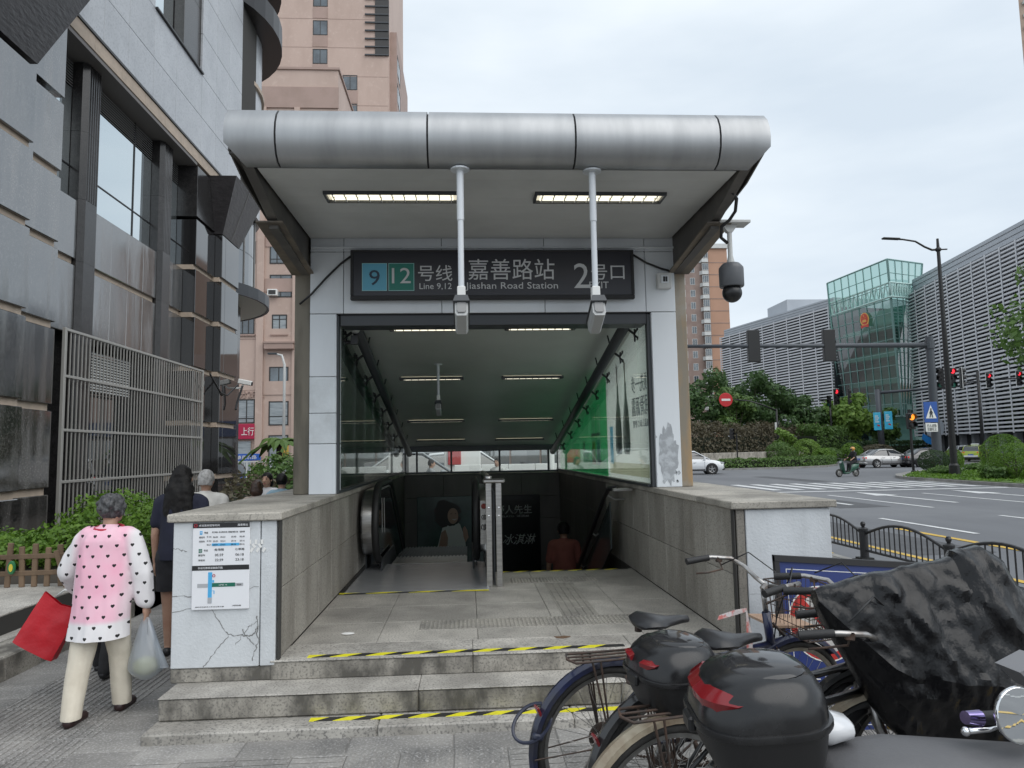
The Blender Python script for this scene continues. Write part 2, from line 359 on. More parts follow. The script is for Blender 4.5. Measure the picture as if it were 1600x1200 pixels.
# side street running behind the entrance, seen through its rear window
sw = MB(); holed(sw, -3.52, 5.5, -8, 15.2, -.006); sw.quad((-6, 15.2, -.006), (5.5, 15.2, -.006), (5.5, 39.3, -.006), (-6, 39.3, -.006)); sw.quad((-6, 39.3, RZ), (5.5, 39.3, RZ), (5.5, 39.3, -.006), (-6, 39.3, -.006))
sidewalk = sw.build('sidewalk', m_pave2, kind='structure')
k = MB()
for i in range(60):
    y0 = -6 + i * .76; k.cbox(5.505, 5.65, y0, y0 + .752, RZ - .02, .0, .012)
k.build('kerb', m_kerb, kind='structure')

# pavers laid one by one where they can be told apart
def paver_mesh(nm, w, l, c=.005, d=.02):
    b = MB(); b.cbox(-w / 2, w / 2, -l / 2, l / 2, -d, 0, c); return mesh_of(b, nm, m_pave)
pm = paver_mesh('paver', .392, .292); pm2 = paver_mesh('paver', .592, .296)
b = MB(); b.cbox(-.146, .146, -.146, .146, -.02, 0, .004)
for i in range(6): b.cbox(-.122 + i * .0485 - .011, -.122 + i * .0485 + .011, -.14, .14, -.001, .006, .004)
ridge_m = mesh_of(b, 'ridged_paver', m_pave)
b = MB(); b.cbox(-.146, .146, -.146, .146, -.02, 0, .004)
for i in range(4): b.cbox(-.138, .138, -.105 + i * .07 - .013, -.105 + i * .07 + .013, -.001, .006, .004)
bar_m = mesh_of(b, 'ridged_paver', m_pave)
b = MB(); b.cbox(-.146, .146, -.146, .146, -.02, 0, .004)
for i in range(5):
    for j in range(5):
        b.lathe([(.019, 0), (.016, .004), (.010, .006), (.0001, .0062)], Matrix.Translation((-.116 + i * .058, -.116 + j * .058, 0)) @ Matrix.Diagonal((.85, 1.25, 1, 1)), 8)
dot_m = mesh_of(b, 'dotted_paver', m_pave)
npv = 0
# band beside the kerb, the tactile band, the band against the entrance
y = 3.55
while y < 10.2:
    for xx in (-3.31,):
        piece('paver', pm, (xx, y, random.uniform(-.0015, .0015)), sidewalk); npv += 1
    for xx in (-2.06,):
        piece('paver', pm, (xx, y + .15, random.uniform(-.0015, .0015)), sidewalk); npv += 1
    y += .296
y = 3.62
while y < 10.2:
    for xx in (-2.97, -2.675, -2.38): piece('ridged_paver', ridge_m, (xx, y, random.uniform(-.001, .001)), sidewalk); npv += 1
    y += .296
# tactile path in front of the steps: bars, then dots
x = -1.72
while x < 1.2:
    dots = -.55 < x < .35
    piece('dotted_paver' if dots else 'ridged_paver', dot_m if dots else bar_m, (x, 4.14, 0), sidewalk)
    if dots: piece('dotted_paver', dot_m, (x, 3.844, 0), sidewalk)
    else: piece('paver', paver_mesh('paver', .292, .292) if False else bar_m, (x, 3.844, 0), sidewalk)
    x += .296
x = -1.6
while x < 5.2:
    if x > 1.3: piece('paver', pm2, (x, 4.14, random.uniform(-.001, .001)), sidewalk); piece('paver', pm2, (x + .3, 3.84, random.uniform(-.001, .001)), sidewalk)
    if x > 2.7:
        for q in range(12): piece('paver', pm2, (x + (.3 if q % 2 else 0), 4.44 + q * .3, random.uniform(-.001, .001)), sidewalk)
    if x < 1.5: piece('paver', pm2, (x, 4.40, random.uniform(-.001, .001)), sidewalk)
    x += .6

# ---- left terrace: two granite kerb steps and the planting bed
t = MB(); 
for i in range(6):
    y0 = 3.4 + i * 1.25; t.cbox(-3.84, -3.50, y0, y0 + 1.244, -.05, .18, .012)
lowk = t.build('terrace_kerb', m_riser, kind='structure')
t = MB(); t.box(-4.4, -3.80, 3.4, 12.0, -.05, .172); t.build('terrace_step', m_gran, kind='structure')
terr = MB(); terr.box(-12, -3.98, 3.4, 8.05, -.05, .325); terrace = terr.build('terrace', m_joint, kind='structure')
tm = MB(); tm.cbox(-.298, .298, -.298, .298, -.02, 0, .005); tmm = mesh_of(tm, 'granite_slab', m_gran)
for i in range(3):
    for j in range(8): piece('granite_slab', tmm, (-4.28 - i * .603, 3.7 + j * .603, .345), terrace)
bed = MB(); bed.box(-12, -3.62, 8.05, 34, -.05, .34); bed.build('planting_bed', m_soil, kind='structure')
bk = MB(); bk.cbox(-3.62, -3.50, 8.05, 34, -.05, .36, .01); bk.build('bed_kerb', m_black, kind='structure')

# ---- far ground: island with lawn, far kerb and planting
isl = MB(); poly = [(21.75, 15), (22.0, 30), (22.45, 36.5), (23.1, 38.4), (24.4, 40.6), (26.5, 43), (29.5, 46.2), (34, 46.8), (34, 15)]
isl.prism(poly, .14, lambda u, v, w: (u, v, RZ + w)); isl.build('traffic_island', m_kerb, kind='structure')
poly2 = [(21.95, 15), (22.2, 30), (22.65, 36.3), (23.4, 38.0), (26.8, 41.5), (30, 43.5), (33.8, 44), (33.8, 15)]
isl = MB(); isl.prism(poly2, .03, lambda u, v, w: (u, v, RZ + .14 + w)); isl.build('lawn', m_grass, kind='structure')
fk = MB(); 
pf = [(-60, 58.5), (21, 58.0), (27.2, 58.8), (31, 61.5), (34.5, 66.5), (40, 80), (46, 95), (60, 130), (52, 300), (-60, 300)]
fk.prism(pf, .14, lambda u, v, w: (u, v, RZ + w)); fk.build('far_pavement', m_kerb, kind='structure')
def strip(b, x0, y0, x1, y1, w, z=RZ + .008):
    d = Vector((x1 - x0, y1 - y0, 0)).normalized(); n = Vector((-d.y, d.x, 0)) * w / 2
    b.quad((x0 - n.x, y0 - n.y, z), (x1 - n.x, y1 - n.y, z), (x1 + n.x, y1 + n.y, z), (x0 + n.x, y0 + n.y, z))
mk = MB()
for i in range(17): strip(mk, 8.0 + i * .95, 29.6, 8.0 + i * .95, 34.6, .42)
for i in range(9): strip(mk, 47.0, 41 + i * 1.2, 50, 41 + i * 1.2, .45)
for xx in (13.05, 16.6, 10.0):
    for y0 in (-10, -4, 2, 8, 14, 20): strip(mk, xx, y0, xx, y0 + (6 if y0 >= 20 else 3.4), .14)
strip(mk, 7.0, 28.2, 21.6, 28.2, .35)
for xx in (11.5, 14.8, 18.6):      # arrows
    strip(mk, xx, 21.5, xx, 25.2, .18); mk.add([(xx - .42, 25.2, RZ + .008), (xx + .42, 25.2, RZ + .008), (xx, 27.4, RZ + .008)], [(0, 1, 2)])
strip(mk, 21.5, 10, 21.65, 30, .12)
mk.build('road_marking', m_mark, kind='structure')
m_patch = M('asphalt_patch', (.085, .088, .095), .85, c2=(.065, .068, .074), ns=2, sp=(.14, .145, .15), spa=.4, sps=60, bump=.3, bs=100)
mk = MB()
for (a, b_, c, d) in ((7.2, 8.6, 11.5, 17.0), (10.6, 12.2, 20.5, 27.5), (15.5, 18.5, 9, 14), (17.2, 18.4, 36, 44), (8.5, 9.6, 22, 26)): mk.quad((a, c, RZ + .004), (b_, c + .1, RZ + .004), (b_ - .1, d, RZ + .004), (a + .05, d - .1, RZ + .004))
mk.build('road_patch', m_patch, kind='structure')
for (a, b_) in ((8.2, 19.0), (12.0, 31.0), (18.6, 22.0)):
    mk = MB(); mk.lathe([(.36, 0), (.36, .006), (.33, .007), (.32, .004), (.001, .005)], Matrix.Translation((a, b_, RZ + .003)), 24); o = mk.build('manhole_cover', m_patch, at=(a, b_, RZ)); o['kind'] = 'structure'
mk = MB(); strip(mk, 9.1, -10, 9.1, 15.2, .16); strip(mk, 7.05, -10, 7.05, 28, .13)
mk.build('yellow_road_line', m_ymark, kind='structure')
# painted kerb blocks by the fence
mk = MB()
for i in range(14): strip(mk, 5.577, -1 + i * 1.52, 5.577, -1 + i * 1.52 + .75, .15, .004)
mk.build('yellow_kerb_paint', m_ymark, kind='structure')

# ================================================================ the station entrance
PZ = .325                       # platform level
XL, XR = -1.25, 1.83            # inner faces of the side walls
YB = 14.6                       # rear wall
def stone_row(name, parent, x0, x1, y0, y1, z0, z1, cuts, mat, c=.008, jx=.003):
    xs = [x0] + cuts + [x1]
    for a, b_ in zip(xs[:-1], xs[1:]):
        q = MB(); q.cbox(a + jx / 2, b_ - jx / 2, y0, y1, z0, z1, c); q.build(name, mat, parent)
# ---- steps
s = MB(); s.box(-1.85, 2.46, 4.60, 5.2, -.05, .04); s.box(-1.85, 2.46, 4.9, 5.3, .0, .17); steps = s.build('entrance_steps', m_joint, kind='structure')
stone_row('step_stone', steps, -1.905, 2.56, 4.50, 4.90, -.04, .06, [-.55, .62, 1.7], m_gran, .009)
stone_row('step_stone', steps, -1.89, 2.54, 4.70, 5.06, .062, .192, [-.32, .95, 1.8], m_riser, .010)
stone_row('step_tread', steps, -1.893, 2.543, 4.693, 5.07, .1925, .2, [-.32, .95, 1.8], m_gran, .003)
stone_row('step_stone', steps, -1.30, 1.85, 4.985, 5.36, .2, PZ - .012, [.02, 1.1], m_riser, .006)
stone_row('step_tread', steps, -1.30, 1.85, 4.978, 5.36, PZ - .011, PZ, [.02, 1.1], m_gran, .003)
# ---- platform floor
f = MB(); f.box(XL - .3, XR + .1, 5.3, 8.28, -.2, PZ - .02); floor = f.build('platform', m_joint, kind='structure')
for (xa, xb, ya, yb) in [(a, b_, c, d) for (a, b_) in ((-1.25, -.66), (-.66, .06), (.06, .66), (.66, 1.26), (1.26, 1.83)) for (c, d) in ((5.36, 5.98), (5.98, 6.58), (6.58, 7.18), (7.18, 7.73), (7.73, 8.28))]:
    if xb <= .1 and ya > 7.1: continue
    q = MB(); q.cbox(xa + .0015, xb - .0015, ya + .0015, yb - .0015, PZ - .03, PZ, .003); q.build('floor_tile', m_floor, floor)
# tactile tiles on the floor
m_tact = M('tactile_tile', (.37, .35, .31), .6, c2=(.23, .22, .20), ns=3, sp=(.14, .13, .12), spa=.6, sps=170, bump=.2, bs=120, rv=.06)
b = MB(); b.cbox(-.147, .147, -.147, .147, -.01, 0, .002)
for i in range(9):
    for j in range(5): b.cbox(-.13 + i * .0325 - .010, -.13 + i * .0325 + .010, -.12 + j * .06 - .021, -.12 + j * .06 + .021, -.001, .006, .005)
td = mesh_of(b, 'tactile_tile', m_tact)
b = MB(); b.cbox(-.147, .147, -.147, .147, -.01, 0, .002)
for i in range(5): b.cbox(-.116 + i * .058 - .013, -.116 + i * .058 + .013, -.14, .14, -.001, .006, .004)
tb = mesh_of(b, 'tactile_tile', m_tact)
for i in range(6): piece('tactile_tile', td, (-.235 + i * .296, 5.83, PZ + .003), floor)
for i in range(3): piece('tactile_tile', td, (.58 + i * .296, 7.67, PZ + .003), floor)
for i in range(5): piece('tactile_tile', tb, (.90, 6.14 + i * .297, PZ + .003), floor)
# ---- hazard tapes
def tape(x0, x1, y0, y1, z, w, label, seg=.115, ph=0):
    b = MB(); L_ = x1 - x0; n = int(L_ / (seg * .62)); d = L_ / n
    for i in range(n):
        b.k = i % 2; xa = x0 + i * d; xb = xa + d; sk = d * .75
        ya = y0 + (y1 - y0) * i / n; yb = y0 + (y1 - y0) * (i + 1) / n
        a = [(max(x0, xa - (sk if i else 0)), ya), (xb - (sk if i < n - 1 else 0), yb), (xb, yb + w), (xa, ya + w)]
        b.add([(p, q, z + .0025) for p, q in a] + [(p, q, z) for p, q in a], [(0, 1, 2, 3), (0, 4, 5, 1), (1, 5, 6, 2), (2, 6, 7, 3), (3, 7, 4, 0)])
    o = b.build('hazard_tape', [m_yel, m_tapeb], at=(x0, y0, z)); tag(o, label, 'tape', 'yellow and black hazard tapes on the steps')
tape(-1.07, 1.05, 5.02, 5.03, PZ, .062, 'yellow and black tape along the top step edge of the platform', .18)
tape(-.97, .95, 4.615, 4.60, .06, .06, 'yellow and black tape on the lowest step below the platform', .18)
tape(-1.24, .19, 7.20, 7.17, PZ + .004, .045, 'worn yellow tape across the floor before the escalator plate', .3)
tape(.36, 1.78, 8.215, 8.215, PZ, .05, 'yellow and black tape at the head of the descending stairs', .16)

# ---- the building of the entrance: one thing
E_ = thing('metro_entrance', 'subway entrance pavilion with silver rounded canopy, white columns and stone side walls', 'subway entrance', (.29, 7.05, 0))
core = MB()
core.box(-1.90, XL - .03, 5.03, YB + .25, -3.2, 1.225); core.box(XR + .03, 2.48, 5.03, YB + .25, -3.2, 1.225)
core.box(XL - .03, XR + .03, YB + .03, YB + .25, -3.2, 1.225)
core.build('wall_core', m_joint, E_)
# left pier front: base stone, painted slab, side strip
q = MB(); q.cbox(-1.935, -1.268, 4.995, 5.10, .2, .29, .006); q.build('base_stone', m_riser, E_)
q = MB(); q.cbox(-1.93, -1.372, 4.98, 5.05, .294, 1.226, .005); q.build('painted_slab', m_stucco, E_)
q = MB(); q.cbox(-1.366, -1.268, 4.985, 5.05, .294, 1.226, .005); q.build('painted_slab', m_stucco, E_)
def crack(pts, w=.004, y=4.9785, jit=.008, n=9):
    b = MB(); P = []
    for (a, c) in zip(pts[:-1], pts[1:]):
        for i in range(n):
            t = i / n; P.append((a[0] + (c[0] - a[0]) * t + random.uniform(-jit, jit), a[1] + (c[1] - a[1]) * t + random.uniform(-jit, jit)))
    P.append(pts[-1])
    for (a, c) in zip(P[:-1], P[1:]):
        ww = w * .62 * random.uniform(.35, 1.3); d = Vector((c[0] - a[0], c[1] - a[1])); d = d.normalized() if d.length else Vector((1, 0)); nn = Vector((-d.y, d.x)) * ww / 2
        b.quad((a[0] - nn.x, y, a[1] - nn.y), (c[0] - nn.x, y, c[1] - nn.y), (c[0] + nn.x, y, c[1] + nn.y), (a[0] + nn.x, y, a[1] + nn.y))
    return b
for pts, w in (([(-1.93, .745), (-1.62, .765), (-1.375, .80)], .007), ([(-1.93, .655), (-1.72, .69), (-1.50, .705)], .006), ([(-1.70, .70), (-1.62, .57), (-1.56, .50), (-1.42, .49), (-1.375, .55)], .010), ([(-1.56, .50), (-1.65, .40), (-1.72, .30)], .007), ([(-1.39, .62), (-1.375, .45), (-1.41, .33)], .010), ([(-1.93, 1.06), (-1.84, 1.04)], .007), ([(-1.48, .53), (-1.40, .43)], .008), ([(-1.52, .44), (-1.44, .54), (-1.38, .58)], .006)):
    crack(pts, w).build('crack', m_crack, E_)
q = MB()
for i in range(9): q.obox((-1.45 + i * .013, 4.9775, 1.065 + .03 * math.sin(i * 2.1)), (.016, .002, .03), (0, .6 * (i % 3 - 1), 0))
q.build('chalk_mark', m_wpaint, E_)
# left outer side of the pier wall
for i in range(11):
    q = MB(); q.cbox(-1.932, -1.89, 5.05 + i * .88, 5.05 + i * .88 + .875, .2, 1.226, .005); q.build('wall_slab', m_stucco, E_)
# right pier front
q = MB(); q.cbox(1.905, 2.505, 4.98, 5.05, .19, 1.226, .005); q.build('painted_slab', m_stucco, E_)
q = MB(); q.cbox(1.842, 1.899, 4.985, 5.05, .2, 1.226, .005); q.build('side_stone', m_slab, E_)
q = MB(); q.cbox(1.90, 2.51, 4.985, 5.06, -.02, .186, .005); q.build('base_stone', m_riser, E_)
q = MB()
for zz in (.655,): q.add(crack([(1.91, zz), (2.2, zz + .004), (2.50, zz)], .004, 4.9785, .003).v, crack([(1.91, zz), (2.2, zz + .004), (2.50, zz)], .004).f)
q.build('crack', m_crack, E_)
for i in range(11):
    q = MB(); q.cbox(2.478, 2.51, 5.06 + i * .88, 5.06 + i * .88 + .875, -.02, 1.226, .005); q.build('wall_slab', m_stucco, E_)
# inner wall slabs, two courses; below the platform level the shaft goes on
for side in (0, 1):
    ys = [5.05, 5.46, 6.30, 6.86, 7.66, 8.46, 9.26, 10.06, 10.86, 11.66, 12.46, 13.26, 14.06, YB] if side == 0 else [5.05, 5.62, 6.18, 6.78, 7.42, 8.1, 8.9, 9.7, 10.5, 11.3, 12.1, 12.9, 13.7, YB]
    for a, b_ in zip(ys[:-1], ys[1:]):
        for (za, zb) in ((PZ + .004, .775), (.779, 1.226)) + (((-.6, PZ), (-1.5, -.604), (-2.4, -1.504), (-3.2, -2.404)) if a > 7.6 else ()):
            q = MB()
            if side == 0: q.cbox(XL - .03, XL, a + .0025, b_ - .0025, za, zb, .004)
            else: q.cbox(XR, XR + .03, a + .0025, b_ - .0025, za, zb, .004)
            q.build('wall_slab', m_dslab if a > 8.9 or zb < .33 else m_slab, E_)  # deeper side slabs take the dark slab colour, putting the stairwell's shade into them
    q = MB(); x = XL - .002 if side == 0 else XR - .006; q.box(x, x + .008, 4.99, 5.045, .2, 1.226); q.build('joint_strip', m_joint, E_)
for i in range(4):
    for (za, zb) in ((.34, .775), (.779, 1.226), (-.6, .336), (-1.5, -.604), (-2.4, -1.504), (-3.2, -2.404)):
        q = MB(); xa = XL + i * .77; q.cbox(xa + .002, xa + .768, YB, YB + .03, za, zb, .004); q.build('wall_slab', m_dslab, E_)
# copings
def coping(x0, x1, ys, label=None):
    for a, b_ in zip(ys[:-1], ys[1:]):
        q = MB(); q.cbox(x0, x1, a + .002, b_ - .002, 1.23, 1.282, .007); q.build('coping_stone', m_cope, E_)
coping(-1.965, -1.228, [4.95, 5.9, 6.9, 7.9, 8.9, 9.9, 10.9, 11.9, 12.9, 13.9, 14.9])
coping(1.80, 2.545, [4.95, 5.75, 6.55, 7.35, 8.3, 9.3, 10.3, 11.3, 12.3, 13.3, 14.9])
q = MB(); q.cbox(XL + .03, XR - .03, YB - .04, YB + .28, 1.23, 1.25, .004); q.build('coping_stone', m_cope, E_)
# columns: white cladding pieces and the stained outer posts behind them
for za, zb, mm in ((1.284, 1.757, m_white), (1.762, 2.048, m_plaster), (2.053, 2.398, m_plaster), (2.403, 3.008, m_white)):
    q = MB(); q.cbox(-1.50, -1.248, 7.05, 7.33, za, zb, .004); q.build('column_panel', mm, E_)
for za, zb in ((1.284, 3.008),):
    q = MB(); q.cbox(1.836, 2.085, 7.05, 7.33, za, zb, .004); q.build('column_panel', m_white, E_)
q = MB(); q.box(-1.49, -1.26, 7.06, 7.32, 1.28, 3.7); q.build('column_core', m_matte, E_)
q = MB(); q.box(1.846, 2.07, 7.06, 7.32, 1.28, 3.7); q.build('column_core', m_matte, E_)
q = MB(); q.cbox(-1.247, -1.228, 7.09, 7.16, 1.284, 3.0, .003); q.build('window_frame', m_dkgrey, E_)
q = MB(); q.cbox(1.80, 1.835, 7.09, 7.16, 1.284, 3.0, .003); q.build('window_frame', m_dkgrey, E_)
q = MB(); q.cbox(-1.655, -1.504, 7.09, 7.30, 1.284, 3.62, .006); q.build('outer_post', m_brownl, E_)
q = MB(); q.cbox(2.089, 2.205, 7.09, 7.30, 1.284, 3.62, .006); q.build('outer_post', m_brownr, E_)
# bare primer where the paint has peeled off the right column
poly = []; 
for i in range(46):
    a = 2 * PI * i / 46; rr = 1 + .30 * noise.noise(Vector((math.cos(a) * 2.2, math.sin(a) * 2.2, 3))) + .16 * noise.noise(Vector((math.cos(a) * 7, math.sin(a) * 7, 1))) + random.uniform(-.06, .06)
    poly.append((1.955 + .098 * rr * math.cos(a) * (1.0 if math.sin(a) > -.3 else .85), 1.595 + .28 * rr * math.sin(a)))
q = MB(); q.prism(poly, .0015, lambda u, v, w: (u, 7.0475 + w, v)); q.build('peeled_patch', m_peel, E_, fix=True)
for i in range(26):
    u0, v0, r0 = 1.955 + random.gauss(0, .07), 1.33 + abs(random.gauss(0, .22)), random.uniform(.006, .02); q = MB(); q.prism([(min(2.08, max(1.84, u0 + r0 * math.cos(k * .8) * random.uniform(.5, 1.3))), v0 + r0 * 1.5 * math.sin(k * .8) * random.uniform(.5, 1.3)) for k in range(8)], .0012, lambda u, v, w: (u, 7.0478 + w, v)); q.build('peeled_patch', m_peel, E_, fix=True)
# header panels
for xa, xb in ((-1.50, -1.183), (-1.178, -.235), (-.23, .778), (.783, 1.787), (1.792, 2.085)):
    q = MB(); q.cbox(xa, xb, 7.05, 7.30, 3.014, 3.62, .004); q.build('header_panel', m_white, E_)
    q = MB(); q.cbox(xa, xb, 7.05, 7.30, 3.625, 3.80, .004); q.build('header_panel', m_white, E_)
q = MB(); q.box(-1.49, 2.07, 7.07, 7.28, 3.005, 3.79); q.build('header_core', m_matte, E_)
q = MB(); q.cbox(-1.22, 1.80, 7.10, 7.36, 2.90, 3.01, .004); q.build('window_frame', m_dkgrey, E_)
# conduit across the header
q = MB(); q.tube([(-1.49, 7.035, 3.66), (2.08, 7.035, 3.66)], .012, 8)
for xx in (-1.2, -.6, .1, .6, 1.2, 1.7): q.obox((xx, 7.04, 3.66), (.03, .02, .04))
q.build('conduit', m_white, E_)
# sloping ceiling over the well
def slope(y): return 3.20 - (y - 7.1) * (3.20 - 1.79) / 7.5
for i in range(15):
    ya, yb = 7.34 + i * .484, 7.34 + (i + 1) * .484
    q = MB(); za, zb = slope(ya), slope(yb)
    q.add([(XL - .2, ya + .002, za), (XR + .2, ya + .002, za), (XR + .2, yb - .002, zb), (XL - .2, yb - .002, zb), (XL - .2, ya + .002, za + .03), (XR + .2, ya + .002, za + .03), (XR + .2, yb - .002, zb + .03), (XL - .2, yb - .002, zb + .03)], [(0, 3, 2, 1), (4, 5, 6, 7), (0, 1, 5, 4), (1, 2, 6, 5), (2, 3, 7, 6), (3, 0, 4, 7)])
    q.build('ceiling_panel', m_ceil, E_)
rf = MB(); rf.prism([(7.32, 3.84), (7.32, slope(7.32) + .04), (14.95, slope(14.95) + .04), (15.1, slope(15.1) + .3), (7.6, 4.02), (5.6, 4.10), (5.6, 3.84)], 3.84, lambda u, v, w: (-1.63 + w, u, v)); rf.build('roof', m_dkgrey, E_, fix=True)
# soffit boards under the overhang
n = 9
for i in range(n):
    ya = 5.24 + i * (1.80 / n); yb = ya + 1.80 / n - .004; z = 3.735 + (i / n) * .02
    q = MB(); q.cbox(-1.50, 2.06, ya, yb, z, z + .02, .0025); q.build('soffit_board', m_soffit, E_)
# silver bullnose fascia in five pieces
prof = [(5.95, 4.11), (5.40, 4.125), (5.24, 4.105), (5.15, 4.065), (5.09, 4.01), (5.055, 3.94), (5.045, 3.87), (5.055, 3.80), (5.09, 3.735), (5.14, 3.70), (5.21, 3.686), (5.225, 3.692), (5.225, 3.73)]
prof = [(a, 3.733 + (b_ - 3.686) * 1.06) for a, b_ in prof]
xs = [-1.685, -1.33, -.26, .81, 1.88, 2.255]
for i in range(5):
    xa, xb = xs[i] + (.007 if i else 0), xs[i + 1] - (.007 if i < 4 else 0)
    nst = 3; rings = []
    for k_ in range(nst + 1):
        t = k_ / nst; x = xa + (xb - xa) * t; R_ = []
        for (py, pz) in prof:
            inn = 0
            if pz < 3.85: inn = (3.85 - pz) * 1.0
            xx = x
            if i == 0 and k_ == 0: xx += inn
            if i == 4 and k_ == nst: xx -= inn
            R_.append((xx, py, pz))
        rings.append(R_)
    q = MB(); q.loft(rings, cap=False, closed=False)
    for k_, flip in ((0, False), (nst, True)):
        q.add(rings[k_], [tuple(range(len(prof)))])
    q.build('fascia_panel', m_silver, E_, smooth=35, fix=True)
q = MB(); p2 = [(y_ + .02, 3.92 + (z_ - 3.92) * .965) for y_, z_ in prof]; q.prism(p2, 3.6, lambda u, v, w: (-1.5 + w, u, v)); q.build('fascia_core', m_matte, E_, fix=True)
# haunched side beams
for side in (0, 1):
    x0, x1 = (-1.655, -1.50) if side == 0 else (2.06, 2.215)
    web = [(5.16, 3.88), (5.16, 3.75), (5.35, 3.70), (5.92, 3.555), (5.92, 3.50), (7.09, 3.40), (7.32, 3.40), (7.32, 3.84)]
    q = MB(); xi = x0 + .06 if side == 0 else x0 + .02; q.prism(web, .075, lambda u, v, w: (xi + w, u, v)); q.build('side_beam', m_beam, E_, fix=True)
    q = MB(); fl = [(5.86, 3.548), (5.86, 3.535), (7.09, 3.40), (7.09, 3.415)]; q.prism(fl, x1 - x0 + .06, lambda u, v, w: (x0 - .03 + w, u, v)); q.build('beam_flange', m_haunch, E_, fix=True)
    q = MB(); xe = -1.70 if side == 0 else 2.255
    q.prism([(5.2, 4.08), (5.2, 3.86), (5.55, 3.76), (6.2, 3.68), (7.3, 3.62), (7.3, 4.0)], .012, lambda u, v, w: (xe + w, u, v)); q.build('side_trim', m_beam, E_, fix=True)
    q = MB(); xa = x0 - .02 if side == 0 else x0; q.box(min(xa, xe), max(xa + .02, xe), 5.22, 7.3, 3.84, 3.86); q.build('side_trim', m_beam, E_)

# ---- side glazing with advertising film behind, spider fittings and the sloping tube
m_glass = glassmat('clear_glass', (.96, .985, .965), .03)
m_fcream = filmmat('advert_film_pale_green', (.93, .98, .91), .97); m_fgreen = filmmat('advert_film_green', (.06, .48, .17), .8)
m_fdk = filmmat('advert_film_dark_green', (.035, .075, .05), .12); m_fgl = filmmat('advert_film_shaded_green', (.03, .14, .06), .25); m_fteal = filmmat('advert_film_teal', (.25, .62, .52), .8); m_fwh = filmmat('advert_film_white', (.80, .86, .84), .8)  # dark and shaded green: the left side's shade is put into the film colour
m_ftan = filmmat('advert_film_sand', (.70, .68, .52), .8); m_fblue = filmmat('advert_film_blue', (.15, .48, .70), .7); m_fgold = filmmat('advert_film_gold', (.75, .58, .20), .7)
m_fprint = M('advert_print_navy', (.03, .06, .12), .5); m_fpw = M('advert_print_white', (.65, .72, .66), .5); m_foil = M('advert_print_grey', (.30, .36, .34), .5); m_fbrown = M('advert_print_brown', (.20, .15, .09), .5)
def topz(y): return slope(y) - .06
